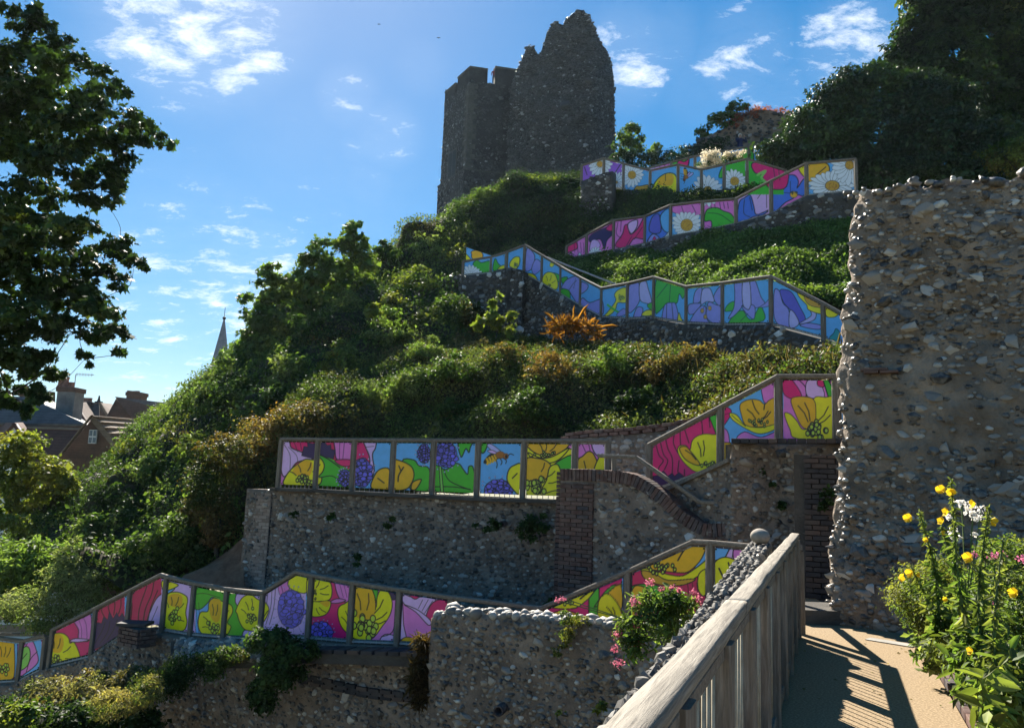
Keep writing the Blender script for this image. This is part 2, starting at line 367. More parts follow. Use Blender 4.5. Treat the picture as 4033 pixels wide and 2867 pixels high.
# ---------------------------------------------------------------- hillside (slopes between the terraces)
S1 = Loft([[(480, 1160, 21.6), (760, 1120, 20.2), (1000, 1110, 19.6), (1280, 1090, 18.2), (1480, 1060, 16.9), (1640, 1000, 15.7), (1760, 940, 14.9), (1900, 920, 14.3)],
           [(520, 1050, 22), (760, 1022, 20.6), (1000, 1020, 20), (1280, 1000, 18.6), (1480, 975, 17.2), (1640, 915, 16), (1760, 850, 15.2), (1900, 830, 14.6)],
           [(560, 960, 24), (760, 930, 22), (1000, 900, 21.5), (1280, 880, 20.3), (1480, 850, 18.8), (1640, 810, 17.4), (1760, 805, 16.4), (1900, 805, 15.7)],
           [(700, 850, 27), (860, 800, 26), (1060, 795, 25.1), (1280, 800, 23.0), (1480, 808, 20.5), (1640, 820, 18.5), (1760, 828, 17.1), (1900, 845, 16.4)],
           [(820, 750, 31), (960, 700, 31.6), (1150, 752, 29.8), (1320, 768, 25.8), (1500, 782, 22.2), (1650, 802, 19.3), (1760, 815, 17.9), (1900, 850, 17.0)]],
          110, 66, ((1.9, .75), (.7, .32), (.25, .1)), 3, taper=.4)
S4 = Loft([[(-60, 1440, 22), (150, 1360, 19.5), (300, 1330, 18.6), (430, 1292, 18.8), (520, 1200, 19.2), (560, 1100, 20.3), (620, 1030, 21.5), (760, 1012, 21.2)],
           [(-60, 1310, 28), (140, 1230, 26), (300, 1150, 25), (420, 1060, 24.5), (540, 990, 24.3), (640, 950, 24), (760, 955, 23.2), (900, 930, 23)],
           [(-40, 1275, 34), (140, 1150, 33), (300, 1020, 32), (430, 905, 31.5), (570, 830, 30.5), (720, 790, 29.5), (900, 770, 28.5), (1060, 720, 30.5)],
           [(60, 1240, 40), (180, 1110, 39), (340, 970, 38), (470, 875, 37), (580, 760, 36), (720, 670, 36), (880, 590, 36.5), (1040, 560, 36)],
           [(120, 1220, 43), (220, 1090, 43), (365, 955, 42), (485, 865, 41), (620, 710, 40), (760, 630, 40), (900, 560, 40), (1030, 480, 41)],
           [(120, 1330, 50), (220, 1200, 50), (365, 1060, 50), (490, 950, 49), (620, 800, 48), (760, 720, 48), (900, 640, 48), (1060, 540, 48)]],
          120, 110, ((3.2, 1.3), (1.2, .62), (.4, .18)), 21)
S3 = Loft([[(960, 700, 32.6), (1100, 640, 33.2), (1235, 600, 34.3), (1380, 515, 33), (1500, 470, 32.2), (1640, 440, 31.6), (1760, 440, 31.2)],
           [(980, 590, 35.5), (1100, 540, 35.6), (1230, 520, 35.6), (1380, 480, 34.0), (1500, 458, 33.0), (1640, 440, 32.2), (1760, 438, 31.8)],
           [(1000, 480, 39.5), (1120, 425, 39), (1270, 412, 38.2), (1390, 445, 35.3), (1500, 447, 34.0), (1640, 436, 33.0), (1760, 434, 32.6)],
           [(1010, 490, 43), (1120, 430, 43), (1270, 415, 42), (1390, 448, 36.4), (1500, 450, 34.6), (1640, 438, 33.6), (1760, 438, 33)]],
          90, 54, ((1.5, .55), (.5, .25), (.22, .1)), 41)
S2 = Loft([[(1180, 612, 33.4), (1340, 655, 28.4), (1540, 668, 24.4), (1720, 650, 21.6), (1900, 690, 20)],
           [(1220, 600, 33.6), (1360, 610, 29.6), (1540, 610, 26.4), (1720, 580, 24.6), (1900, 585, 23.2)],
           [(1250, 590, 33.8), (1390, 572, 31), (1510, 552, 29.6), (1650, 525, 28.4), (1770, 512, 27.8), (1920, 500, 26.8)]],
          80, 44, ((1.2, .4), (.45, .18), (.2, .07)), 61)
S5 = Loft([[(1010, 470, 41), (1200, 415, 39.8), (1400, 432, 38), (1560, 425, 37.6), (1760, 415, 37), (2000, 440, 34), (2350, 480, 32)],
           [(1000, 470, 48), (1200, 432, 46), (1400, 405, 44), (1560, 350, 42), (1760, 330, 41), (2000, 380, 40), (2350, 400, 38)],
           [(900, 560, 60), (1200, 500, 60), (1400, 460, 60), (1560, 440, 60), (1760, 430, 60), (2000, 420, 60), (2350, 420, 60)],
           [(800, 660, 90), (1200, 640, 90), (1400, 620, 90), (1560, 600, 90), (1760, 600, 90), (2000, 600, 90), (2350, 600, 90)]],
          60, 30, ((1.5, .2),), 81)
S6 = Loft([[(1890, 960, 14.6), (2150, 980, 14.2), (2600, 990, 13.6)], [(1895, 800, 18.5), (2150, 790, 18), (2600, 780, 17)], [(1905, 640, 24), (2150, 620, 23), (2600, 600, 22)], [(1925, 500, 29), (2150, 480, 28.4), (2600, 460, 27.5)]], 40, 30, ((1.6, .4), (.5, .2)), 95)
for L in (S1, S4, S3, S2, S5, S6):
    tag(L.mesh('hillside', M_SOIL, .16), kind='structure')
# ---------------------------------------------------------------- masonry builders
_t = (1+5**.5)/2
ICO = unit(np.array([(-1, _t, 0), (1, _t, 0), (-1, -_t, 0), (1, -_t, 0), (0, -1, _t), (0, 1, _t), (0, -1, -_t), (0, 1, -_t), (_t, 0, -1), (_t, 0, 1), (-_t, 0, -1), (-_t, 0, 1)]))
ICOF = np.array([(0, 11, 5), (0, 5, 1), (0, 1, 7), (0, 7, 10), (0, 10, 11), (1, 5, 9), (5, 11, 4), (11, 10, 2), (10, 7, 6), (7, 1, 8), (3, 9, 4), (3, 4, 2), (3, 2, 6), (3, 6, 8), (3, 8, 9), (4, 9, 5), (2, 4, 11), (6, 2, 10), (8, 6, 7), (9, 8, 1)])
def subdiv(V, F):
    V = list(map(tuple, V)); cache = {}; out = []
    def mid(a, b):
        k = (min(a, b), max(a, b))
        if k not in cache: V.append(tuple(unit(np.array(V[a])+np.array(V[b])))); cache[k] = len(V)-1
        return cache[k]
    for a, b, c in F:
        x, y, z = mid(a, b), mid(b, c), mid(c, a); out += [(a, x, z), (x, b, y), (z, y, c), (x, y, z)]
    return np.array(V), np.array(out)
ICO2, ICO2F = subdiv(ICO, ICOF)
def stones(name, P, T, N, size, m, parent, jitter=.22, fine=False):
    """stones joined: P centres, T along, N outwards, size (n,3) half sizes along T, N x T, N"""
    B, F = (ICO2, ICO2F) if fine else (ICO, ICOF); n, k = len(P), len(B)
    U = np.cross(N, T); q = B[None]*(1+rng.normal(0, jitter, (n, k, 1)))
    V = P[:, None]+q[..., :1]*(T*size[:, :1])[:, None]+q[..., 1:2]*(U*size[:, 1:2])[:, None]+q[..., 2:]*(N*size[:, 2:])[:, None]
    return mesh_obj(name, V.reshape(-1, 3), (np.arange(n)[:, None, None]*k+F[None]).reshape(-1, 3), m, parent)
STONE_MESH = {}
def stone_meshes(key, m):
    if key not in STONE_MESH:
        out = []
        for i in range(7):
            b_ = bmesh.new()
            if key == 'p':
                Vp = ICO2*(1+rng.normal(0, .05, (len(ICO2), 1))); me = bpy.data.meshes.new('flint'); me.from_pydata(Vp.tolist(), [], ICO2F.tolist()); me.polygons.foreach_set('use_smooth', np.ones(len(me.polygons), bool)); me.materials.append(m); out.append(me); continue
            for p in unit(rng.normal(0, 1, (17, 3)))*rng.uniform(.78, 1.12, (17, 1)): b_.verts.new(p)
            h_ = bmesh.ops.convex_hull(b_, input=b_.verts[:]); bmesh.ops.delete(b_, geom=[g for g in h_['geom_interior'] if isinstance(g, bmesh.types.BMVert)], context='VERTS')
            me = bpy.data.meshes.new('flint'); b_.to_mesh(me); b_.free(); me.materials.append(m); out.append(me)
        STONE_MESH[key] = out
    return STONE_MESH[key]
def place(name, me, M4, parent):
    o = bpy.data.objects.new(name, me); COL.objects.link(o); adopt(o, parent); o.matrix_basis = Matrix([list(map(float, r)) for r in M4]); return o
def frame(c, a, b, n):
    M = np.eye(4); M[:3, 0] = a; M[:3, 1] = b; M[:3, 2] = n; M[:3, 3] = c; return M
def set_stones(P, T, N, size, m, key, parent, nsingle=300, name='flint', jitter=.2):
    u, v, z = proj(P); inn = (u > 0) & (u < 4033) & (v > 0) & (v < 2867) & (z > 0)
    app = np.where(inn, np.sqrt(size[:, 0]*size[:, 1])/np.maximum(z, .1), 0)
    order = np.argsort(-app); k = min(nsingle, int((app > 0).sum())); one, rest = order[:k], order[k:]
    ms = stone_meshes(key, m); U = np.cross(N, T)
    for i in one:
        a = rng.uniform(-.4, .4); t, w = T[i]*math.cos(a)+U[i]*math.sin(a), U[i]*math.cos(a)-T[i]*math.sin(a)
        place(name, ms[rng.integers(7)], frame(P[i], t*size[i, 0], w*size[i, 1], N[i]*size[i, 2]), parent)
    if len(rest):
        o = stones(name+'_field', P[rest], T[rest], N[rest], size[rest], m, parent, jitter); tag(o, kind='stuff')
class Wall:
    """a wall along plan points (x, y, ztop, zbottom); the face looks at the camera"""
    def __init__(s, name, label, pts, thick, m, cat='wall', ns=80, nz=24, rough=.035, top_rough=0.0, lean=0, seed=0, grp=None, rough_scale=.35):
        s.P = np.asarray(pts, float); d = np.diff(s.P[:, :2], axis=0); s.S = np.r_[0, np.cumsum(np.linalg.norm(d, axis=1))]
        s.L = s.S[-1]; s.lean = lean; s.seed = seed; s.top_rough = top_rough; s.rough = rough; s.rs = rough_scale
        s.root = thing(name, (*s.P[0, :2], s.P[:, 3].min()), label, cat, grp)
        S = np.linspace(0, s.L, ns); T = np.linspace(0, 1, nz)
        ss, tt = np.meshgrid(S, T); F0, N0 = s.face(ss.ravel(), None, tt.ravel())
        h = (vnoise(F0, s.rs, seed, 3)-.5)*2*rough; F1 = F0+N0*h[:, None]; Bk = F0-N0*thick
        idx = np.arange(ns*nz).reshape(nz, ns); q = np.stack([idx[:-1, :-1], idx[:-1, 1:], idx[1:, 1:], idx[1:, :-1]], -1).reshape(-1, 4)
        o = ns*nz; top = np.stack([idx[-1, :-1], idx[-1, 1:], o+idx[-1, 1:], o+idx[-1, :-1]], -1)
        e0 = np.stack([idx[:-1, 0], idx[1:, 0], o+idx[1:, 0], o+idx[:-1, 0]], -1); e1 = np.stack([idx[:-1, -1], o+idx[:-1, -1], o+idx[1:, -1], idx[1:, -1]], -1)
        s.core = mesh_obj('wall_core', np.r_[F1, Bk], np.concatenate([q, q[:, ::-1]+o, top, e0, e1]), m, s.root)
    def top(s, S):
        z = np.interp(S, s.S, s.P[:, 2])
        if s.top_rough: z = z+s.top_rough*(vnoise(np.stack([S, S*0, S*0], -1), .3, s.seed+5, 3)-.5)*2
        return z
    def face(s, S, z=None, t=None):
        x, y = np.interp(S, s.S, s.P[:, 0]), np.interp(S, s.S, s.P[:, 1]); zt, zb = s.top(S), np.interp(S, s.S, s.P[:, 3])
        if z is None: z = zb+(zt-zb)*t
        e = .05; dx = np.interp(np.minimum(S+e, s.L), s.S, s.P[:, 0])-np.interp(np.maximum(S-e, 0), s.S, s.P[:, 0]); dy = np.interp(np.minimum(S+e, s.L), s.S, s.P[:, 1])-np.interp(np.maximum(S-e, 0), s.S, s.P[:, 1])
        n = unit(np.stack([dy, -dx, dx*0], -1))
        if (n*np.stack([x, y, x*0], -1)).sum() > 0: n = -n
        s.nn = n
        return np.stack([x, y, z], -1)+n*0+np.stack([s.lean*(z-zb), 0*z, 0*z], -1)*(1-np.clip(S/.8, 0, 1))[..., None], n
    def flints(s, size, m, key, spacing=1.0, nsingle=300, zmin=None, zmax=None, keep=None, s0=0, s1=None, out=.13, flat=.72, skip=.1):
        s1 = s.L if s1 is None else s1; pts = []; pz = []
        zlo = s.P[:, 3].min() if zmin is None else zmin; zhi = s.P[:, 2].max()+s.top_rough
        r = 0; z = zlo
        while z < zhi:
            n = max(1, int((s1-s0)/(size*1.28*spacing))); a = s0+(np.arange(n)+rng.uniform(-.3, .3, n)+.5*(r % 2))*(s1-s0)/n
            pts.append(a); pz.append(z+rng.normal(0, size*.13, n)); z += size*.86*spacing; r += 1
        S, Z = np.concatenate(pts), np.concatenate(pz)
        ok = (S > s0) & (S < s1) & (Z < s.top(S)-.02) & (Z > np.interp(S, s.S, s.P[:, 3])) & (rng.random(len(S)) > skip)
        S, Z = S[ok], Z[ok]; P, N = s.face(S, Z)
        if keep is not None:
            k = keep(P, S, Z); S, Z, P, N = S[k], Z[k], P[k], N[k]
        h = (vnoise(P, s.rs, s.seed, 3)-.5)*2*s.rough
        T = np.stack([-N[:, 1], N[:, 0], N[:, 2]*0], -1); n = len(P)
        b = size*.5*rng.lognormal(-.12, .36, n); sz = np.stack([b*rng.uniform(.95, 1.55, n), b*rng.uniform(.65, 1.05, n), b*rng.uniform(.4, .65, n)], 1)
        N2 = unit(N+rng.normal(0, .18, N.shape)); T2 = unit(T-N2*(T*N2).sum(1, keepdims=True))
        set_stones(P+N*(h+out*size*rng.uniform(-.6, .8, n))[:, None], T2, N2, sz, m, key, s.root, nsingle)
        return s
    def crown(s, size, m, key, nsingle=60, rows=2, thick=.3, lift=.2, step=.95):
        """stones bedded along the top"""
        A = []; Nn = []
        for r in range(rows):
            S = np.arange(size*.5, s.L, size*step)+rng.uniform(-.3, .3)*size; P, N = s.face(S, s.top(S)); d = thick*(r+.3)/rows
            A.append(P-N*d+np.array([0, 0, lift*size])); Nn.append(N)
        P, N = np.concatenate(A), np.concatenate(Nn); n = len(P); P = P+rng.normal(0, size*.12, (n, 3))
        T = np.stack([-N[:, 1], N[:, 0], N[:, 2]*0], -1); b = size*.5*rng.lognormal(0, .25, n)
        sz = np.stack([b*rng.uniform(.9, 1.3, n), b*rng.uniform(.8, 1.1, n), b*rng.uniform(.7, 1, n)], 1)
        N2 = unit(N+rng.normal(0, .25, N.shape)); T2 = unit(T-N2*(T*N2).sum(1, keepdims=True))
        set_stones(P, T2, N2, sz, m, key, s.root, nsingle); return s
_bm = bmesh.new(); bmesh.ops.create_cube(_bm, size=1); bmesh.ops.bevel(_bm, geom=_bm.edges[:], offset=.035, segments=1, affect='EDGES', profile=.5)
def brick_mesh(m, name='brick'):
    me = bpy.data.meshes.new(name)
    b2 = _bm.copy()
    for v in b2.verts: v.co *= 1+random.uniform(-.02, .02)
    b2.to_mesh(me); b2.free(); me.materials.append(m); return me
BRICKS = {}
def brick(parent, c, a, b, n, m, name='brick'):
    """a brick: centre, full-length axis vectors"""
    if m.name not in BRICKS: BRICKS[m.name] = [brick_mesh(m) for _ in range(4)]
    return place(name, random.choice(BRICKS[m.name]), frame(c, a, b, n), parent)
def brick_panel(parent, p0, p1, z0, z1, depth, m, L=.225, H=.075, proud=.012, gap=.012, end_cut=True):
    """courses of bricks on a vertical face from plan point p0 to p1"""
    p0, p1 = np.asarray(p0, float)[:2], np.asarray(p1, float)[:2]; W = np.linalg.norm(p1-p0); d = (p1-p0)/W; n = np.array([d[1], -d[0]])
    if np.dot(n, p0) > 0: n = -n
    z = z0; r = 0; d3, n3 = np.r_[d, 0], np.r_[n, 0]
    while z < z1-.02:
        h = min(H, z1-z); x = -(L/2 if r % 2 else 0)
        while x < W-.01:
            a, b = max(0, x), min(W, x+L)
            if b-a > .03:
                c = np.r_[p0+d*(a+b)/2+n*(proud-depth/2), z+h/2]
                brick(parent, c+n3*rng.uniform(-.004, .004), d3*(b-a-gap), n3*depth, np.array([0, 0, h-gap]), m)
            x += L
        z += H; r += 1
# ---------------------------------------------------------------- mural print: shapes painted panel by panel
FR = {'a': (0, 2180, 2.0773), 'b': (950, 2080, 2.0636), 'c': (1950, 2050, 1.7577), 'm': (1050, 1650, 1.6321), 'f': (2350, 1420, 2.285),
      't': (1700, 900, 2.5389), 'u': (2500, 980, 2.5389), 'h': (2240, 540, 1.9364)}
C_ = {k: srgb(v) for k, v in dict(B='#68b8fa', M='#ea1478', R='#da0e60', P='#ee80d8', L='#e8bcf8', Y='#fbf00e', A='#f8bd12', G='#48c22a', V='#665ed2', I='#9d9bf0', J='#c2bdf9',
     D='#33185c', K='#140d18', W='#eef3fc', O='#b06a1e', T='#d7a52a', U='#4f7bea', N='#a866e0', E='#2aa0a8', S='#8fd860').items()}
ART = {k: [] for k in FR}
def P_(f, c, pts, w=5, n=4): ART[f].append(('p', C_[c], catmull(pts, n, True), w*1.75))
def H_(f, c, pts, w=5): ART[f].append(('p', C_[c], np.array(pts, float), w*1.75))
def L_(f, pts, w=5, c='K'): ART[f].append(('l', C_[c], catmull(pts, 4), w*1.55))
def veins(f, cx, cy, ends, w=6, a=.45, b=.85):
    for x, y in ends:
        p, q = np.array([cx+(x-cx)*a, cy+(y-cy)*a]), np.array([cx+(x-cx)*b, cy+(y-cy)*b]); m = (p+q)/2+np.array([-(q-p)[1], (q-p)[0]])*.08
        ART[f].append(('l', C_['K'], np.array([p, m, q]), w*1.3))
def stam(f, cx, cy, rx, ry, n=16, w=4, c='S'):
    r_ = np.random.default_rng(int(cx*7+cy)); q = r_.normal(0, .45, (n, 2))
    for x, y in q:
        s = min(rx, ry)*.25; ART[f].append(('e', C_['S']*.5+.5*C_['Y'], (cx+x*rx*1.05, cy+y*ry*1.05, s, s*1.35), w*1.9))
def daisy(f, cx, cy, r, cr, n=17, sq=1.0, rot=0.):
    for k in range(n):
        a = rot+2*math.pi*k/n; d = np.array([math.cos(a), math.sin(a)*sq]); e = np.array([-math.sin(a), math.cos(a)*sq]); wd = r*.17*(1+.2*math.sin(k*3.1)); rr = r*(1+.1*math.sin(k*5.3))
        c = np.array([cx, cy]); pts = [c+d*cr*.7-e*wd*.4, c+d*rr*.6-e*wd, c+d*rr*.92-e*wd*.6, c+d*rr, c+d*rr*.9+e*wd*.6, c+d*rr*.6+e*wd, c+d*cr*.7+e*wd*.4]
        ART[f].append(('p', C_['W'], catmull(pts, 3, True), max(2.5, r*.022)))
    ART[f].append(('e', C_['T'], (cx, cy, cr, cr*sq), max(2.5, r*.03)))
    r_ = np.random.default_rng(int(cx)); 
    for x, y in r_.uniform(-.75, .75, (26, 2)):
        if x*x+y*y < .6: ART[f].append(('e', C_['O'], (cx+x*cr, cy+y*cr*sq, cr*.07, cr*.07), 0))
def scab(f, cx, cy, rx, ry):
    r_ = np.random.default_rng(int(cx+cy))
    for k in range(18):
        a = 2*math.pi*k/18+r_.uniform(-.1, .1); d = np.array([math.cos(a)*rx, math.sin(a)*ry]); c = np.array([cx, cy]); e = r_.uniform(1.15, 1.4)
        ART[f].append(('l', C_['D'], np.array([c+d*.9, c+d*e]), 2.5)); ART[f].append(('e', C_['J'], (*(c+d*e), 5, 5), 2))
    ART[f].append(('e', C_['V'], (cx, cy, rx, ry), 5))
    n = 34
    for x, y in r_.uniform(-1, 1, (n*2, 2)):
        if x*x+y*y < .88: ART[f].append(('e', C_['V']*(.95+.6*r_.random()), (cx+x*rx, cy+y*ry, min(rx, ry)*.24*r_.uniform(.8, 1.3), min(rx, ry)*.2*r_.uniform(.8, 1.3)), 6))
def bee(f, cx, cy, s, a):
    ca, sa = math.cos(a), math.sin(a); T = lambda x, y: (cx+s*(x*ca-y*sa), cy+s*(x*sa+y*ca))
    for pts, c in (([(-.2, -.2), (-.9, -.75), (-.75, -1.0), (-.2, -.7), (.25, -.25)], 'J'), ([(-.1, -.2), (-.5, -.45), (-.9, -.4), (-.5, -.15)], 'L')): P_(f, c, [T(*p) for p in pts], 3)
    P_(f, 'K', [T(-.2, -.05), T(-.6, -.15), T(-1.05, .25), T(-1.2, .6), T(-.8, .65), T(-.35, .4), T(.05, .2)], 3)
    for k in range(4): L_(f, [T(-.3-.22*k, -.02+.1*k), T(-.2-.22*k, .2+.1*k), T(-.25-.22*k, .42+.09*k)], s*.12, 'A')
    ART[f].append(('e', C_['O'], (*T(.15, -.05), s*.38, s*.3), 3)); ART[f].append(('e', C_['O'], (*T(.62, .05), s*.22, s*.24), 3)); ART[f].append(('e', C_['K'], (*T(.65, .08), s*.11, s*.16), 0))
    for p, q, r in (((.1, .2), (.3, .5), (.2, .75)), ((.4, .2), (.65, .4), (.6, .65)), ((-.2, .3), (-.1, .7), (-.15, 1.0)), ((.8, 0), (1.0, -.15), (1.25, -.05))): L_(f, [T(*p), T(*q), T(*r)], s*.06)
# lower ramp, left (frame a)
P_('a', 'A', [(-80, 720), (95, 715), (118, 780), (115, 1000), (60, 1045), (-80, 1050)]); veins('a', 20, 930, [(100, 740), (50, 730), (0, 730)]); stam('a', 25, 950, 45, 60, 14)
H_('a', 'P', [(-80, 1055), (60, 1045), (120, 1010), (120, 1100), (-80, 1110)])
H_('a', 'B', [(150, 600), (330, 600), (330, 1000), (150, 1000)], 0); P_('a', 'P', [(150, 700), (215, 712), (265, 712), (300, 800), (308, 890), (210, 975), (150, 985)]); L_('a', [(230, 720), (200, 780)]); L_('a', [(305, 800), (250, 860), (215, 965)])
P_('a', 'S', [(150, 830), (200, 762), (238, 770), (247, 840), (220, 920), (150, 950)]); L_('a', [(175, 870), (220, 815)])
H_('a', 'M', [(340, 560), (740, 400), (740, 900), (340, 960)], 0); P_('a', 'L', [(405, 650), (500, 585), (470, 620), (420, 665)])
P_('a', 'P', [(600, 540), (640, 500), (740, 480), (735, 700), (645, 697), (642, 620)]); L_('a', [(635, 520), (665, 600), (668, 690)], 3); L_('a', [(670, 500), (705, 580), (712, 700)], 3)
P_('a', 'L', [(570, 715), (620, 692), (730, 703), (640, 722)])
P_('a', 'Y', [(345, 925), (358, 800), (375, 730), (420, 670), (470, 648), (525, 655), (562, 690), (572, 730), (605, 723), (640, 790), (652, 850), (600, 895), (500, 920)])
P_('a', 'A', [(430, 800), (400, 740), (425, 680), (480, 655), (520, 700), (500, 800)], 0); veins('a', 450, 860, [(390, 690), (500, 665), (600, 740), (640, 850), (430, 660)], 7); stam('a', 450, 865, 55, 42, 20)
H_('a', 'R', [(755, 380), (1020, 300), (1020, 700), (755, 800)], 0); H_('a', 'D', [(755, 790), (760, 590), (800, 560), (830, 570), (850, 510), (880, 540), (895, 470), (925, 530), (955, 480), (975, 520), (1000, 485), (1020, 520), (1020, 680), (960, 700)], 3)
for p in ([(800, 540), (785, 500), (815, 440)], [(850, 510), (830, 460), (850, 415)], [(895, 480), (885, 420), (900, 380)], [(930, 500), (940, 420), (930, 370)], [(970, 490), (990, 420), (985, 345)]): L_('a', p, 6)
for p in ([(770, 740), (830, 640), (860, 560)], [(820, 730), (880, 640), (900, 550)], [(880, 700), (930, 620), (960, 540)]): L_('a', p, 5, 'K')
H_('a', 'R', [(1040, 240), (1330, 150), (1330, 640), (1040, 640)], 0); P_('a', 'L', [(1205, 580), (1238, 450), (1290, 355), (1340, 350), (1340, 590)]); L_('a', [(1230, 570), (1270, 480), (1290, 430)], 4)
for p in ([(1065, 575), (1080, 440), (1075, 350), (1110, 300), (1120, 270)], [(1130, 575), (1140, 450), (1190, 300), (1210, 235)], [(1170, 570), (1190, 450), (1240, 330), (1260, 225)], [(1210, 560), (1230, 450), (1290, 300)]): L_('a', p, 6)
H_('a', 'L', [(1320, 180), (1600, 230), (1600, 690), (1320, 640)], 0); P_('a', 'B', [(1330, 340), (1370, 298), (1430, 280), (1400, 312)]); P_('a', 'Y', [(1330, 220), (1455, 250), (1425, 280), (1360, 300), (1330, 290)])
P_('a', 'Y', [(1325, 625), (1322, 400), (1372, 328), (1440, 312), (1500, 330), (1535, 370), (1520, 480), (1530, 560), (1500, 628), (1400, 622)]); P_('a', 'A', [(1390, 420), (1375, 350), (1440, 325), (1490, 350), (1480, 430)], 0)
veins('a', 1410, 500, [(1345, 360), (1400, 330), (1470, 330), (1520, 390), (1520, 560)], 6); stam('a', 1412, 505, 50, 60, 18)
P_('a', 'G', [(1588, 440), (1590, 330), (1630, 262), (1830, 290), (1830, 390), (1740, 355), (1700, 400), (1640, 452)]); L_('a', [(1600, 330), (1680, 325), (1800, 360)], 4)
for x in (1575, 1600, 1625): L_('a', [(x, 400), (x+10, 520), (x+30, 660)], 3)
H_('a', 'G', [(1830, 280), (2130, 310), (2130, 700), (1830, 700)], 0); P_('a', 'L', [(1990, 700), (2000, 625), (2100, 640), (2100, 700)]); P_('a', 'L', [(1938, 420), (1952, 310), (2120, 330), (2100, 440)])
P_('a', 'Y', [(1690, 680), (1640, 640), (1620, 570), (1640, 480), (1700, 470), (1710, 400), (1750, 362), (1810, 385), (1890, 420), (1902, 480), (1860, 560), (1890, 600), (1830, 685)])
P_('a', 'A', [(1720, 500), (1715, 400), (1750, 370), (1808, 390), (1800, 530), (1760, 560)], 0); veins('a', 1750, 600, [(1650, 500), (1735, 380), (1785, 385), (1890, 440), (1640, 600)], 6); stam('a', 1748, 615, 48, 62, 18)
P_('a', 'Y', [(1930, 460), (1980, 362), (2050, 333), (2105, 370), (2165, 400), (2205, 470), (2190, 560), (2120, 625), (2010, 622), (1962, 560), (1940, 490)]); veins('a', 2060, 530, [(1960, 440), (2000, 370), (2060, 340), (2190, 480)], 6); stam('a', 2056, 535, 38, 58, 14)
# lower ramp, middle (frame b)
H_('b', 'L', [(160, 350), (525, 330), (525, 920), (160, 920)], 0); P_('b', 'P', [(300, 480), (340, 420), (400, 400), (380, 520), (330, 560)], 3)
for p in ([(215, 520), (205, 640)], [(250, 500), (240, 640), (200, 780)], [(280, 470), (265, 640), (230, 780)], [(320, 450), (340, 520)]): L_('b', p, 4)
P_('b', 'Y', [(0, 600), (40, 545), (120, 545), (185, 590), (225, 660), (170, 770), (60, 780), (0, 720)]); L_('b', [(170, 740), (215, 670)], 6)
P_('b', 'Y', [(380, 460), (400, 390), (440, 372), (530, 378), (530, 520), (430, 505)]); scab('b', 405, 655, 108, 155); scab('b', 195, 880, 55, 32)
H_('b', 'M', [(545, 370), (890, 400), (890, 930), (545, 930)], 0); P_('b', 'P', [(765, 425), (890, 450), (890, 590), (800, 572)]); L_('b', [(800, 450), (830, 560)], 3); L_('b', [(835, 460), (860, 560)], 3); P_('b', 'P', [(720, 600), (780, 570), (850, 585), (780, 608)])
P_('b', 'Y', [(545, 400), (700, 420), (737, 490), (722, 575), (640, 592), (545, 585)]); P_('b', 'Y', [(545, 600), (640, 596), (722, 590), (720, 650), (682, 702), (600, 718), (545, 690)]); P_('b', 'A', [(640, 600), (718, 592), (700, 640)], 0)
veins('b', 590, 520, [(640, 420), (720, 460), (725, 540)], 7, .4, .9); veins('b', 590, 610, [(700, 690), (640, 710)], 6, .4, .9); stam('b', 588, 540, 22, 50, 9); scab('b', 650, 850, 95, 90)
H_('b', 'P', [(885, 440), (1290, 490), (1290, 940), (885, 940)], 0); P_('b', 'D', [(1180, 520), (1260, 500), (1260, 560), (1230, 580)]); P_('b', 'L', [(1130, 920), (1170, 860), (1260, 880), (1260, 940)]); L_('b', [(1140, 880), (1230, 840), (1260, 700)], 6)
P_('b', 'G', [(1060, 480), (1110, 490), (1098, 600), (1085, 560)]); P_('b', 'Y', [(785, 700), (795, 640), (840, 612), (900, 600), (900, 860), (860, 850), (810, 790)]); veins('b', 880, 800, [(800, 700), (840, 640)], 6, .2, .8)
P_('b', 'Y', [(900, 740), (900, 500), (980, 465), (1060, 482), (1095, 640), (1105, 560), (1135, 500), (1190, 508), (1227, 600), (1210, 700), (1150, 790), (1050, 905), (895, 905)])
P_('b', 'A', [(920, 690), (918, 500), (980, 470), (1055, 488), (1085, 580), (1085, 700), (1000, 740)], 0); L_('b', [(1062, 490), (1090, 570), (1092, 660)], 6)
veins('b', 1005, 810, [(930, 480), (1040, 480), (1180, 540), (1215, 660), (1200, 740)], 8); stam('b', 1010, 810, 85, 105, 24, 5); L_('b', [(900, 890), (960, 905), (1010, 912)], 5)
H_('b', 'P', [(1280, 500), (1700, 560), (1700, 950), (1280, 950)], 0); P_('b', 'L', [(1300, 530), (1400, 560), (1580, 560), (1500, 712), (1420, 655), (1325, 615)]); P_('b', 'M', [(1360, 530), (1450, 545), (1410, 575)]); P_('b', 'M', [(1500, 735), (1560, 600), (1700, 580), (1700, 720), (1570, 770)])
P_('b', 'L', [(1325, 620), (1420, 680), (1520, 785), (1540, 750), (1440, 665)], 5); P_('b', 'L', [(1285, 600), (1310, 600), (1320, 780), (1340, 890), (1285, 890)], 5)
for p in ([(1440, 650), (1475, 580)], [(1470, 670), (1520, 580)], [(1490, 690), (1555, 590)]): L_('b', p, 4)
P_('b', 'A', [(1285, 940), (1320, 890), (1380, 888), (1425, 940)]); P_('b', 'L', [(1460, 935), (1490, 870), (1560, 850), (1560, 935)])
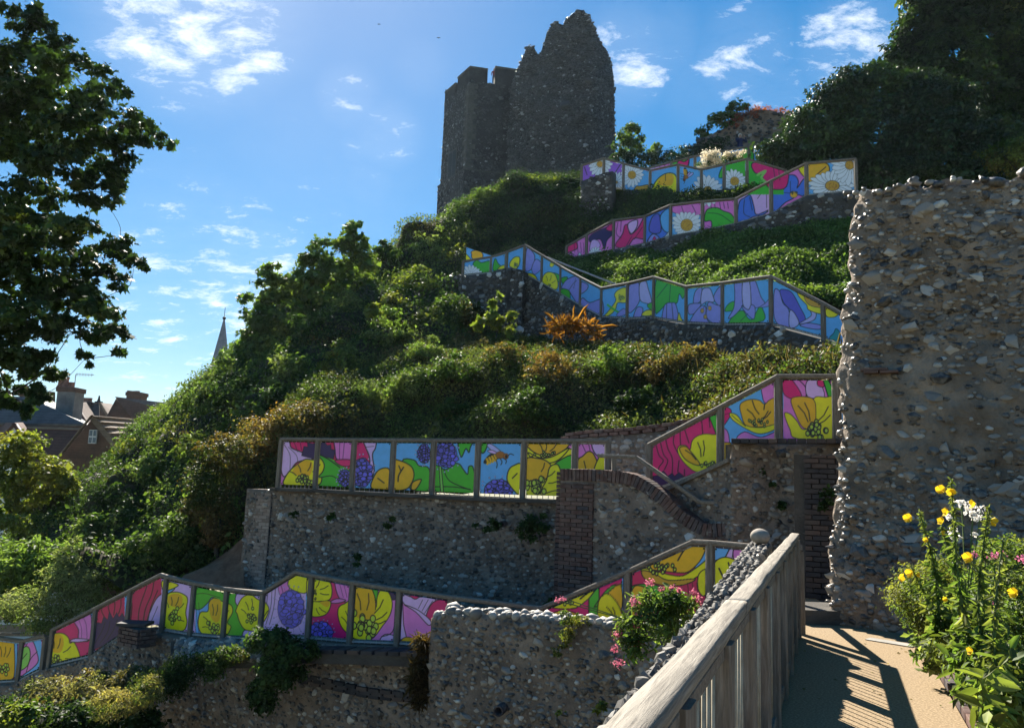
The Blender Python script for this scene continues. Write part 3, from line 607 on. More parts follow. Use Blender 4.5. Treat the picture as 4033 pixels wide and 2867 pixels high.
# lower ramp, right (frame c)
H_('c', 'M', [(320, 300), (880, 300), (880, 760), (320, 760)], 0); P_('c', 'A', [(360, 662), (480, 618), (600, 668), (560, 720), (380, 720)]); P_('c', 'Y', [(380, 590), (480, 540), (560, 500), (692, 468), (708, 490), (640, 545), (560, 602), (450, 608)]); stam('c', 500, 552, 50, 36, 12); L_('c', [(590, 540), (640, 500), (690, 480)], 9)
H_('c', 'G', [(648, 700), (648, 540), (720, 445), (722, 700)], 6); P_('c', 'G', [(690, 590), (780, 470), (870, 435), (870, 462), (790, 500), (718, 580)]); P_('c', 'A', [(740, 560), (790, 490), (870, 445), (870, 620)]); P_('c', 'Y', [(712, 690), (716, 560), (758, 510), (802, 518), (862, 600), (880, 720), (740, 720)]); veins('c', 840, 690, [(745, 560), (800, 560)], 7, .2, .7)
H_('c', 'R', [(945, 100), (1470, 100), (1470, 760), (945, 760)], 0); H_('c', 'B', [(1380, 330), (1455, 170), (1470, 170), (1470, 300)], 4)
P_('c', 'A', [(1000, 330), (1150, 260), (1280, 200), (1450, 160), (1430, 260), (1350, 345), (1280, 360), (1100, 340)]); L_('c', [(1265, 275), (1290, 230), (1310, 200)], 8); P_('c', 'Y', [(1000, 330), (1060, 335), (1200, 372), (1300, 380), (1400, 320), (1470, 270), (1470, 335), (1390, 392), (1300, 438), (1160, 425), (1050, 375)]); P_('c', 'T', [(1015, 345), (1100, 362), (1200, 412), (1385, 402), (1300, 445), (1150, 445), (1040, 405)]); stam('c', 1170, 320, 110, 40, 18, 5)
P_('c', 'G', [(945, 455), (1080, 440), (1200, 480), (1310, 540), (1300, 640), (1190, 700), (945, 560)]); P_('c', 'A', [(945, 720), (950, 475), (1030, 458), (1088, 520), (1050, 600), (1160, 560), (1197, 620), (1195, 720)]); L_('c', [(1085, 530), (1050, 590), (1040, 640)], 6); L_('c', [(1060, 600), (1150, 700)], 5)
for x in (1330, 1365, 1395, 1420): L_('c', [(x, 430), (x+8, 500), (x-4, 600)], 4)
P_('c', 'Y', [(1405, 470), (1410, 370), (1470, 340), (1470, 480), (1440, 520)])
H_('c', 'L', [(1500, 100), (1800, 100), (1800, 700), (1500, 700)], 0); H_('c', 'B', [(1500, 150), (1645, 150), (1595, 250), (1500, 285)], 6); L_('c', [(1650, 190), (1640, 260)], 4); P_('c', 'P', [(1650, 200), (1700, 190), (1740, 215), (1740, 310), (1660, 280)]); P_('c', 'Y', [(1500, 520), (1510, 330), (1540, 270), (1610, 253), (1690, 300), (1705, 420), (1700, 600), (1500, 600)]); L_('c', [(1550, 330), (1600, 440), (1620, 520)], 9); L_('c', [(1615, 290), (1640, 400), (1640, 500)], 8)
# middle terrace (frame m)
H_('m', 'M', [(85, 130), (320, 130), (320, 450), (85, 450)], 0); P_('m', 'P', [(85, 250), (140, 330), (150, 400), (85, 420)]); P_('m', 'L', [(90, 140), (145, 145), (160, 185), (230, 215), (295, 258), (200, 275), (150, 335), (110, 370), (90, 300)])
for p in ([(110, 160), (150, 230), (150, 320)], [(140, 180), (190, 230), (200, 270)], [(175, 145), (200, 210)], [(215, 145), (225, 200)]): L_('m', p, 3)
H_('m', 'G', [(322, 210), (540, 210), (540, 450), (322, 450)], 0); H_('m', 'R', [(322, 130), (540, 130), (540, 330), (480, 300), (430, 262), (322, 225)], 0); P_('m', 'P', [(442, 130), (540, 130), (540, 262), (455, 262), (440, 200)]); L_('m', [(470, 150), (468, 255)], 3); L_('m', [(500, 150), (490, 255)], 3); P_('m', 'M', [(440, 265), (540, 262), (540, 300), (480, 300)], 4)
H_('m', 'D', [(225, 235), (240, 175), (265, 180), (262, 150), (300, 160), (330, 145), (375, 150), (390, 170), (412, 165), (415, 195), (440, 200), (430, 258), (340, 232), (300, 255)], 3)
L_('m', [(335, 225), (400, 260), (470, 310)], 6); L_('m', [(350, 375), (420, 365), (470, 400)], 5)
P_('m', 'Y', [(110, 420), (122, 370), (160, 320), (200, 290), (250, 258), (300, 262), (340, 248), (370, 290), (362, 335), (335, 370), (355, 380), (330, 425), (200, 430)]); P_('m', 'A', [(170, 350), (190, 300), (255, 265), (295, 290), (270, 370)], 0); veins('m', 240, 395, [(140, 330), (200, 285), (290, 270), (355, 280)], 6, .5, .9); stam('m', 245, 392, 50, 36, 18); scab('m', 505, 380, 42, 55)
H_('m', 'B', [(555, 130), (1660, 130), (1660, 520), (555, 520)], 0); P_('m', 'L', [(600, 130), (697, 130), (700, 185), (680, 230), (692, 330), (670, 380), (640, 330)]); P_('m', 'M', [(555, 130), (610, 135), (640, 190), (662, 250), (650, 300), (555, 330)]); L_('m', [(640, 180), (690, 175)], 3); scab('m', 612, 345, 66, 92)
P_('m', 'A', [(675, 445), (690, 370), (730, 322), (790, 325), (790, 450)]); L_('m', [(715, 380), (755, 410)], 6); P_('m', 'G', [(870, 275), (945, 262), (980, 300), (1045, 320), (1045, 470), (930, 460)]); P_('m', 'A', [(805, 450), (808, 275), (865, 270), (930, 305), (948, 360), (930, 415), (895, 450)]); L_('m', [(880, 310), (850, 360), (845, 400)], 7); L_('m', [(850, 300), (862, 330)], 6); P_('m', 'A', [(930, 450), (940, 405), (995, 388), (960, 450)]); scab('m', 1012, 222, 40, 62)
P_('m', 'G', [(1070, 470), (1075, 300), (1150, 325), (1200, 285), (1240, 290), (1262, 320), (1292, 355), (1300, 305), (1330, 320), (1330, 480)]); L_('m', [(1140, 330), (1180, 400), (1310, 455)], 5); L_('m', [(1075, 435), (1200, 435), (1310, 452)], 5); H_('m', 'S', [(1108, 300), (1122, 300), (1138, 470), (1118, 470)], 4); P_('m', 'G', [(1235, 140), (1330, 130), (1310, 180), (1300, 215), (1280, 190), (1250, 245)]); scab('m', 1152, 228, 72, 82)
P_('m', 'G', [(1360, 140), (1420, 140), (1405, 205), (1380, 215)]); bee('m', 1490, 235, 78, 0); scab('m', 1492, 455, 92, 66); P_('m', 'Y', [(1545, 380), (1558, 325), (1590, 298), (1640, 300), (1640, 500), (1600, 470), (1560, 420)]); L_('m', [(1580, 380), (1610, 350)], 6)
H_('m', 'Y', [(1665, 140), (1960, 140), (1960, 520), (1665, 520)], 0); P_('m', 'G', [(1840, 300), (1965, 230), (1965, 330), (1890, 350)]); P_('m', 'P', [(1920, 140), (1965, 140), (1965, 190), (1930, 180)]); P_('m', 'A', [(1680, 140), (1930, 140), (1935, 180), (1890, 215), (1840, 250), (1780, 240), (1700, 200)]); P_('m', 'Y', [(1680, 215), (1760, 250), (1840, 240), (1945, 185), (1880, 260), (1800, 285), (1720, 265)]); stam('m', 1790, 228, 60, 26, 14)
veins('m', 1790, 240, [(1750, 150), (1800, 150), (1870, 155)], 6, .4, .9); P_('m', 'A', [(1665, 400), (1665, 260), (1740, 252), (1800, 270), (1830, 310), (1800, 380), (1740, 400)]); P_('m', 'Y', [(1800, 390), (1820, 310), (1870, 292), (1893, 350), (1885, 400), (1905, 480), (1840, 510), (1760, 480)]); stam('m', 1735, 420, 62, 56, 24); veins('m', 1730, 430, [(1790, 275), (1860, 330), (1870, 400)], 6, .6, .95); L_('m', [(1800, 475), (1850, 460), (1890, 465)], 5)
H_('m', 'P', [(1985, 140), (2200, 140), (2200, 360), (1985, 360)], 0); L_('m', [(2030, 165), (2050, 210)], 4); L_('m', [(2070, 160), (2080, 205)], 4); P_('m', 'L', [(2095, 150), (2200, 150), (2160, 240), (2110, 220)]); P_('m', 'A', [(1985, 350), (2002, 262), (2030, 240), (2070, 208), (2108, 235), (2135, 350)]); P_('m', 'Y', [(2105, 350), (2128, 262), (2165, 228), (2190, 350)]); L_('m', [(2040, 270), (2055, 330)], 5)
# upper right flight (frame f)
H_('f', 'M', [(500, 400), (1090, 400), (1090, 1200), (500, 1200)], 0); H_('f', 'G', [(1015, 510), (1090, 470), (1090, 700)], 6)
for p in ([(530, 740), (560, 850), (600, 900), (560, 960), (555, 1010)], [(570, 720), (600, 840), (640, 900), (610, 980)], [(620, 700), (640, 790), (680, 880), (680, 1010)], [(700, 660), (690, 740), (730, 830)], [(750, 640), (755, 760)], [(790, 615), (830, 740)], [(945, 545), (955, 660)], [(1010, 510), (1020, 600)], [(740, 900), (730, 1000)], [(790, 980), (790, 1040)]): L_('f', p, 7)
H_('f', 'D', [(500, 1140), (505, 1040), (560, 1030), (600, 990), (640, 1040), (680, 1010), (700, 1040), (740, 1005), (785, 1040), (760, 1080), (560, 1150)], 4)
P_('f', 'Y', [(895, 1000), (830, 960), (765, 890), (730, 820), (742, 770), (800, 762), (840, 800), (858, 725), (900, 682), (970, 660), (1040, 665), (1090, 690), (1090, 940), (960, 990)]); P_('f', 'A', [(745, 790), (800, 772), (845, 815), (930, 930), (880, 935), (790, 880)], 6); veins('f', 960, 950, [(900, 700), (960, 680), (770, 780)], 9, .35, .85); stam('f', 1015, 930, 60, 42, 14, 5)
H_('f', 'B', [(1130, 100), (1625, 100), (1625, 760), (1130, 760)], 0); P_('f', 'P', [(1492, 240), (1600, 150), (1640, 300), (1640, 400), (1520, 385), (1490, 310)]); P_('f', 'M', [(1125, 420), (1165, 415), (1212, 450), (1190, 520), (1125, 590)]); L_('f', [(1140, 490), (1200, 470)], 4); P_('f', 'P', [(1125, 620), (1165, 620), (1190, 680), (1190, 780), (1125, 780)]); H_('f', 'A', [(1125, 735), (1210, 740), (1205, 900), (1125, 900)], 6)
P_('f', 'P', [(1275, 720), (1330, 640), (1480, 690), (1640, 630), (1640, 720)]); P_('f', 'A', [(1300, 480), (1290, 400), (1335, 362), (1400, 348), (1465, 358), (1512, 392), (1560, 352), (1640, 345), (1640, 580), (1500, 595), (1350, 590)]); L_('f', [(1512, 392), (1505, 440)], 8); L_('f', [(1400, 360), (1425, 430), (1460, 480)], 8)
P_('f', 'Y', [(1195, 475), (1262, 490), (1340, 580), (1480, 602), (1640, 565), (1600, 620), (1520, 652), (1440, 655), (1330, 605), (1225, 535)]); L_('f', [(1215, 490), (1260, 530), (1340, 590)], 5); veins('f', 1460, 560, [(1320, 400), (1570, 420), (1600, 430)], 9, .2, .75); stam('f', 1470, 560, 92, 34, 16, 5)
H_('f', 'P', [(1680, 100), (2200, 100), (2200, 760), (1680, 760)], 0); P_('f', 'M', [(1680, 150), (1750, 165), (1845, 315), (1760, 345), (1680, 290)]); L_('f', [(1810, 165), (1880, 240), (1885, 320)], 7); P_('f', 'L', [(1890, 190), (1985, 165), (2050, 325), (1900, 325)]); P_('f', 'M', [(1990, 170), (2040, 165), (2045, 235), (1990, 225)]); H_('f', 'G', [(2030, 150), (2072, 150), (2125, 250), (2125, 330), (2085, 330)], 7)
P_('f', 'Y', [(1690, 480), (1740, 480), (1800, 540), (1860, 620), (1958, 560), (1952, 345), (2060, 330), (2160, 350), (2170, 700), (1800, 700), (1740, 620)]); P_('f', 'A', [(1748, 355), (1800, 325), (1900, 328), (1952, 352), (1972, 420), (1960, 580), (1860, 605), (1780, 460)]); veins('f', 1940, 610, [(1790, 370), (1860, 340), (2110, 380), (2130, 470)], 9, .25, .85); stam('f', 1960, 625, 105, 70, 24, 6); H_('f', 'A', [(2122, 240), (2160, 240), (2160, 700), (2122, 700)], 4)
# third terrace, left (frame t)
H_('t', 'B', [(200, 100), (2285, 100), (2285, 1000), (200, 1000)], 0)
P_('t', 'A', [(400, 260), (395, 235), (430, 220), (480, 225), (512, 260), (500, 300), (430, 315), (400, 290)]); P_('t', 'Y', [(320, 240), (350, 260), (395, 320), (330, 330)]); P_('t', 'G', [(415, 365), (450, 318), (500, 342), (590, 330), (590, 450), (500, 440)]); daisy('t', 405, 470, 105, 14, 17)
P_('t', 'G', [(612, 415), (625, 325), (640, 303), (665, 350), (700, 390), (650, 420)]); P_('t', 'Y', [(660, 410), (700, 372), (740, 370), (740, 400)]); P_('t', 'Y', [(778, 372), (790, 330), (830, 288), (878, 288), (878, 350), (850, 402), (800, 392)]); stam('t', 838, 365, 24, 24, 9, 3)
P_('t', 'I', [(935, 415), (950, 205), (1010, 235), (1032, 300), (1000, 405)]); P_('t', 'I', [(1000, 402), (1042, 308), (1100, 350), (1100, 400), (1030, 462)], 4); P_('t', 'Y', [(955, 462), (990, 448), (1042, 480), (1052, 530)]); P_('t', 'Y', [(1180, 370), (1192, 343), (1228, 358), (1200, 388)], 3)
P_('t', 'G', [(1210, 445), (1280, 470), (1280, 540), (1230, 500)]); P_('t', 'Y', [(1100, 545), (1115, 480), (1150, 442), (1200, 440), (1240, 470), (1265, 560), (1240, 612), (1150, 580)]); veins('t', 1170, 570, [(1140, 460), (1200, 450), (1250, 510)], 5, .4, .85); stam('t', 1175, 572, 32, 20, 9, 3)
P_('t', 'G', [(1295, 500), (1360, 488), (1320, 560)]); P_('t', 'G', [(1295, 610), (1372, 600), (1380, 720), (1295, 660)]); P_('t', 'I', [(1298, 590), (1340, 522), (1400, 488), (1440, 478), (1490, 490), (1480, 760), (1420, 700), (1372, 622), (1330, 605)]); L_('t', [(1372, 620), (1410, 560), (1450, 520)], 4); L_('t', [(1440, 500), (1420, 600)], 3)
P_('t', 'I', [(1490, 540), (1562, 562), (1552, 612), (1490, 650)]); P_('t', 'I', [(1490, 790), (1508, 695), (1580, 742), (1700, 712), (1700, 870)]); P_('t', 'Y', [(1710, 890), (1760, 835), (1840, 725), (1828, 662), (1870, 612), (1950, 598), (1950, 735), (1862, 742), (1840, 805), (1790, 860)]); stam('t', 1900, 692, 38, 30, 12, 3); L_('t', [(1760, 765), (1830, 815), (1915, 862)], 14, 'G'); P_('t', 'I', [(1850, 860), (1920, 800), (1950, 850), (1880, 880)], 4)
P_('t', 'I', [(1965, 580), (2030, 548), (2075, 552), (2085, 700), (2030, 805), (1965, 830)]); P_('t', 'J', [(2080, 552), (2140, 525), (2165, 600), (2200, 740), (2130, 745), (2082, 705)]); P_('t', 'I', [(2020, 890), (2055, 790), (2112, 800), (2090, 890)]); P_('t', 'Y', [(2105, 850), (2150, 818), (2200, 820), (2200, 870), (2110, 872)]); P_('t', 'G', [(2155, 770), (2205, 745), (2205, 820)])
# third terrace, right (frame u)
H_('u', 'B', [(-50, 100), (2285, 100), (2285, 1100), (-50, 1100)], 0); P_('u', 'I', [(-60, 360), (40, 330), (60, 520), (30, 600), (-60, 610)]); P_('u', 'J', [(50, 330), (110, 330), (130, 420), (160, 520), (110, 530), (55, 490)]); P_('u', 'Y', [(75, 640), (110, 602), (170, 610), (170, 660), (80, 668)]); P_('u', 'I', [(-10, 690), (20, 590), (75, 600), (60, 690)])
P_('u', 'G', [(205, 620), (215, 310), (330, 310), (500, 380), (482, 500), (445, 450), (420, 545), (330, 540), (240, 630)]); P_('u', 'I', [(268, 720), (290, 585), (320, 545), (370, 538), (412, 560), (435, 740), (290, 740)]); L_('u', [(320, 550), (315, 720)], 5); L_('u', [(370, 545), (385, 720)], 5); P_('u', 'Y', [(428, 740), (440, 640), (462, 690), (485, 740)]); L_('u', [(345, 540), (360, 340)], 5); L_('u', [(220, 490), (330, 350)], 5)
P_('u', 'I', [(588, 550), (600, 440), (640, 392), (672, 400), (660, 520)]); P_('u', 'I', [(788, 475), (865, 370), (860, 555), (825, 558)]); P_('u', 'I', [(540, 650), (540, 560), (640, 545), (662, 560), (600, 645)]); P_('u', 'I', [(540, 745), (600, 640), (670, 570), (720, 600), (722, 700), (745, 760), (540, 760)]); P_('u', 'I', [(722, 690), (720, 600), (740, 532), (812, 560), (862, 590), (862, 760), (790, 750)]); P_('u', 'J', [(662, 555), (670, 430), (700, 393), (752, 398), (782, 470), (792, 532), (720, 528)])
for x, y in ((675, 620), (750, 595), (705, 680)): L_('u', [(710, 540), (x, y)], 4); ART['u'].append(('e', C_['T'], (x, y, 17, 22), 5))
P_('u', 'G', [(900, 620), (930, 560), (992, 528), (1005, 605), (940, 625)]); P_('u', 'G', [(935, 750), (1000, 652), (1080, 618), (1130, 690), (1180, 702), (1240, 588), (1278, 600), (1285, 720), (1000, 750)]); P_('u', 'I', [(1000, 330), (1078, 330), (1088, 540), (1000, 665), (935, 695), (990, 590), (1000, 450)]); P_('u', 'I', [(1150, 320), (1202, 315), (1262, 480), (1302, 548), (1230, 588), (1165, 562)]); P_('u', 'J', [(1080, 325), (1145, 320), (1163, 560), (1135, 608), (1080, 550)]); P_('u', 'I', [(1300, 548), (1345, 505), (1345, 570), (1250, 585)], 4); P_('u', 'I', [(1068, 570), (1135, 610), (1165, 560), (1203, 590), (1190, 705), (1110, 640)]); L_('u', [(1060, 720), (1130, 650)], 5)
P_('u', 'I', [(1395, 420), (1450, 428), (1480, 540), (1540, 612), (1552, 780), (1480, 790), (1395, 690)]); P_('u', 'V', [(1450, 422), (1500, 408), (1572, 440), (1652, 580), (1708, 705), (1640, 755), (1560, 620), (1490, 540)]); P_('u', 'J', [(1550, 620), (1600, 648), (1642, 752), (1550, 790)]); P_('u', 'J', [(1640, 752), (1762, 672), (1758, 618), (1812, 640), (1802, 702), (1740, 735)]); P_('u', 'I', [(1650, 765), (1740, 742), (1870, 768), (1850, 805), (1740, 795)]); P_('u', 'Y', [(1622, 425), (1700, 455), (1880, 545), (1880, 650), (1740, 612), (1718, 560), (1650, 490)]); P_('u', 'T', [(1700, 470), (1870, 550), (1870, 590), (1740, 560)], 4)
P_('u', 'Y', [(1915, 565), (2080, 625), (2040, 655), (1990, 684), (1915, 672)]); P_('u', 'E', [(1945, 900), (1990, 842), (2010, 800), (2045, 830), (2045, 930)])
# fourth and upper terraces (frame h)
H_('h', 'P', [(-60, 700), (140, 700), (140, 960), (-60, 960)], 0); P_('h', 'M', [(-60, 920), (-20, 840), (50, 800), (65, 850), (0, 880)]); P_('h', 'W', [(70, 900), (85, 880), (95, 905)], 3)
for x in (40, 65, 90, 110): L_('h', [(x, 800+(x-40)*.1), (x+6, 880)], 3)
H_('h', 'P', [(145, 640), (345, 640), (345, 900), (145, 900)], 0); P_('h', 'D', [(158, 765), (200, 730), (300, 690), (332, 740), (290, 790), (272, 855), (240, 780), (165, 800)]); P_('h', 'M', [(285, 695), (340, 655), (340, 715), (300, 715)]); P_('h', 'L', [(160, 870), (175, 790), (220, 790), (240, 830), (210, 860)], 3); daisy('h', 200, 890, 52, 8, 13)
H_('h', 'P', [(350, 600), (575, 600), (575, 880), (350, 880)], 0); P_('h', 'M', [(355, 830), (410, 740), (425, 680), (450, 672), (470, 742), (525, 700), (580, 615), (580, 770), (500, 772), (440, 845)]); P_('h', 'L', [(450, 665), (520, 632), (518, 690), (475, 738)]); L_('h', [(375, 650), (365, 740), (400, 770)], 4); L_('h', [(400, 640), (395, 720)], 4); L_('h', [(500, 780), (560, 690)], 4); L_('h', [(440, 830), (480, 760)], 4)
H_('h', 'U', [(590, 560), (770, 540), (770, 830), (590, 830)], 0); P_('h', 'V', [(638, 610), (690, 592), (702, 720), (640, 735), (612, 700)]); P_('h', 'B', [(700, 600), (770, 550), (770, 720), (715, 700)]); P_('h', 'I', [(600, 800), (640, 740), (690, 770), (640, 810)]); P_('h', 'M', [(640, 785), (655, 758), (668, 792)], 3); P_('h', 'W', [(670, 795), (730, 760), (770, 720), (770, 800)], 3)
H_('h', 'B', [(785, 480), (1015, 480), (1015, 780), (785, 780)], 0); H_('h', 'P', [(785, 480), (1015, 480), (1015, 590), (900, 620), (785, 570)], 3); L_('h', [(860, 530), (880, 590)], 4); L_('h', [(940, 520), (970, 580)], 4); daisy('h', 900, 672, 112, 46, 19)
H_('h', 'P', [(1030, 470), (1265, 470), (1265, 720), (1030, 720)], 0); P_('h', 'G', [(1035, 640), (1055, 555), (1130, 540), (1180, 565), (1240, 590), (1275, 665), (1180, 680), (1100, 700), (1085, 640)]); L_('h', [(1060, 580), (1150, 590), (1240, 650)], 4)
for x in (1080, 1110, 1150, 1180, 1210): L_('h', [(x, 500), (x+8, 545)], 4)
H_('h', 'L', [(1285, 400), (1540, 330), (1540, 680), (1285, 680)], 0); P_('h', 'U', [(1285, 640), (1300, 500), (1340, 465), (1385, 445), (1412, 530), (1432, 592), (1520, 560), (1480, 595), (1400, 612), (1330, 660)]); L_('h', [(1340, 480), (1335, 580), (1380, 610)], 4); L_('h', [(1380, 460), (1400, 560)], 4); L_('h', [(1440, 470), (1500, 400), (1510, 540)], 4); P_('h', 'G', [(1400, 420), (1460, 380), (1420, 430)], 3); P_('h', 'M', [(1525, 345), (1545, 345), (1545, 400)], 3)
H_('h', 'P', [(1560, 220), (1805, 200), (1805, 600), (1560, 600)], 0); P_('h', 'U', [(1560, 390), (1640, 402), (1618, 345), (1642, 300), (1720, 292), (1752, 340), (1742, 390), (1800, 315), (1805, 420), (1790, 452), (1745, 442), (1710, 470), (1650, 502), (1560, 570)]); L_('h', [(1690, 430), (1690, 340)], 4); L_('h', [(1690, 430), (1600, 420)], 4); ART['h'].append(('e', C_['A'], (1716, 440, 28, 24), 4)); stam('h', 1716, 425, 26, 14, 7, 3, 'Y'); P_('h', 'Y', [(1750, 240), (1805, 220), (1805, 310)])
H_('h', 'B', [(1822, 170), (2210, 150), (2210, 440), (1822, 440)], 0); P_('h', 'A', [(1825, 335), (1830, 205), (1960, 200), (1988, 260), (1930, 335)]); L_('h', [(1890, 290), (1960, 230)], 6); daisy('h', 2010, 372, 172, 54, 21, .72); daisy('h', 2142, 215, 145, 34, 19)
H_('h', 'N', [(90, 150), (425, 150), (425, 420), (90, 420)], 0); daisy('h', 238, 208, 98, 24, 17); daisy('h', 365, 345, 75, 10, 15); L_('h', [(120, 230), (140, 290)], 5); L_('h', [(350, 280), (400, 200)], 5)
H_('h', 'B', [(425, 180), (1190, 180), (1190, 450), (425, 450)], 0); daisy('h', 482, 290, 92, 31, 17); P_('h', 'T', [(498, 440), (510, 382), (550, 375), (615, 368), (615, 440)], 4); P_('h', 'Y', [(630, 440), (650, 362), (700, 302), (760, 275), (812, 290), (830, 350), (830, 440)]); P_('h', 'A', [(680, 360), (705, 305), (760, 280), (800, 300), (780, 370)], 0); stam('h', 740, 402, 48, 30, 14, 4); L_('h', [(738, 285), (738, 335)], 4); bee('h', 893, 300, 48, 1.9); daisy('h', 975, 440, 60, 8, 13); daisy('h', 1060, 408, 118, 32, 17)
H_('h', 'G', [(1188, 150), (1355, 150), (1355, 400), (1188, 400)], 0); P_('h', 'G', [(1145, 310), (1160, 250), (1190, 230), (1190, 300)], 4); daisy('h', 1265, 338, 92, 34, 17); H_('h', 'G', [(1365, 150), (1640, 150), (1640, 440), (1365, 440)], 0); P_('h', 'M', [(1395, 205), (1480, 195), (1660, 235), (1660, 380), (1560, 400), (1500, 360), (1472, 292), (1418, 272)]); L_('h', [(1440, 290), (1500, 260), (1470, 310), (1510, 350)], 12, 'S'); L_('h', [(1560, 230), (1575, 330)], 4); L_('h', [(1600, 240), (1610, 330)], 4)
ART['i'] = []; FR['i'] = FR['h']
H_('i', 'P', [(560, 180), (790, 150), (790, 280), (560, 280)], 0); H_('i', 'G', [(790, 140), (960, 100), (960, 280), (790, 280)], 0); P_('i', 'M', [(820, 240), (840, 180), (880, 190), (920, 170), (890, 250)]); H_('i', 'B', [(925, 140), (1300, 60), (1300, 300), (905, 300)], 3); P_('i', 'W', [(985, 210), (1040, 150), (1120, 160), (1100, 230)], 3); P_('i', 'G', [(1290, 140), (1350, 80), (1400, 70), (1400, 200), (1260, 180)])
for x in (650, 690, 730): L_('i', [(x, 210), (x+10, 250)], 4)
def inpoly(X, Y, p):
    x0, y0 = p[:, 0], p[:, 1]; x1, y1 = np.roll(x0, -1), np.roll(y0, -1); r = np.zeros(X.shape, bool)
    for a, b, c, d in zip(x0, y0, x1, y1):
        if b != d: r ^= ((b > Y) != (d > Y)) & (X < (c-a)*(Y-b)/(d-b)+a)
    return r
def dist_line(X, Y, p, closed=False):
    q = np.roll(p, -1, 0) if closed else p[1:]; p = p if closed else p[:-1]; D = np.full(X.shape, 1e9)
    for (a, b), (c, d) in zip(p, q):
        ex, ey = c-a, d-b; L = ex*ex+ey*ey+1e-9; t = np.clip(((X-a)*ex+(Y-b)*ey)/L, 0, 1); D = np.minimum(D, (X-a-t*ex)**2+(Y-b-t*ey)**2)
    return np.sqrt(D)
def paint(fr, P, base):
    ox, oy, sc = FR[fr]; u, v, _ = proj(P); X, Y = (u-ox)*sc, (v-oy)*sc; C = np.tile(base, (len(P), 1)); soft = 1.6*sc
    xa, xb, ya, yb = X.min(), X.max(), Y.min(), Y.max()
    def blend(k, c, w): C[k] = C[k]*(1-w[:, None])+c*w[:, None]
    for kind, c, g, w in ART[fr]:
        if kind == 'e':
            x, y, rx, ry = g
            if x+rx+9 < xa or x-rx-9 > xb or y+ry+9 < ya or y-ry-9 > yb: continue
            k = np.where((abs(X-x) < rx+9) & (abs(Y-y) < ry+9))[0]
            r = np.hypot((X[k]-x)/rx, (Y[k]-y)/ry); e = (r-1)*min(rx, ry)
            blend(k, c, np.clip(.5-e/soft, 0, 1))
            if w: blend(k, C_['K'], np.clip((w/2+soft*.35-abs(e))/soft, 0, 1))
            continue
        lo, hi = g.min(0)-12, g.max(0)+12
        if hi[0] < xa or lo[0] > xb or hi[1] < ya or lo[1] > yb: continue
        k = np.where((X > lo[0]) & (X < hi[0]) & (Y > lo[1]) & (Y < hi[1]))[0]
        if not len(k): continue
        if kind == 'p':
            C[k[inpoly(X[k], Y[k], g)]] = c
            if w: blend(k, C_['K'], np.clip((w/2+soft*.35-dist_line(X[k], Y[k], g, True))/soft, 0, 1))
        else: blend(k, c, np.clip((w/2+soft*.35-dist_line(X[k], Y[k], g))/soft, 0, 1))
    return C
M_PRINT = m_attr('printed panel', .35, .45, grain=7)
M_BOLT = m_noise('black fixing', [(.3, g3(.01)), (.7, g3(.03))], 20, .5)
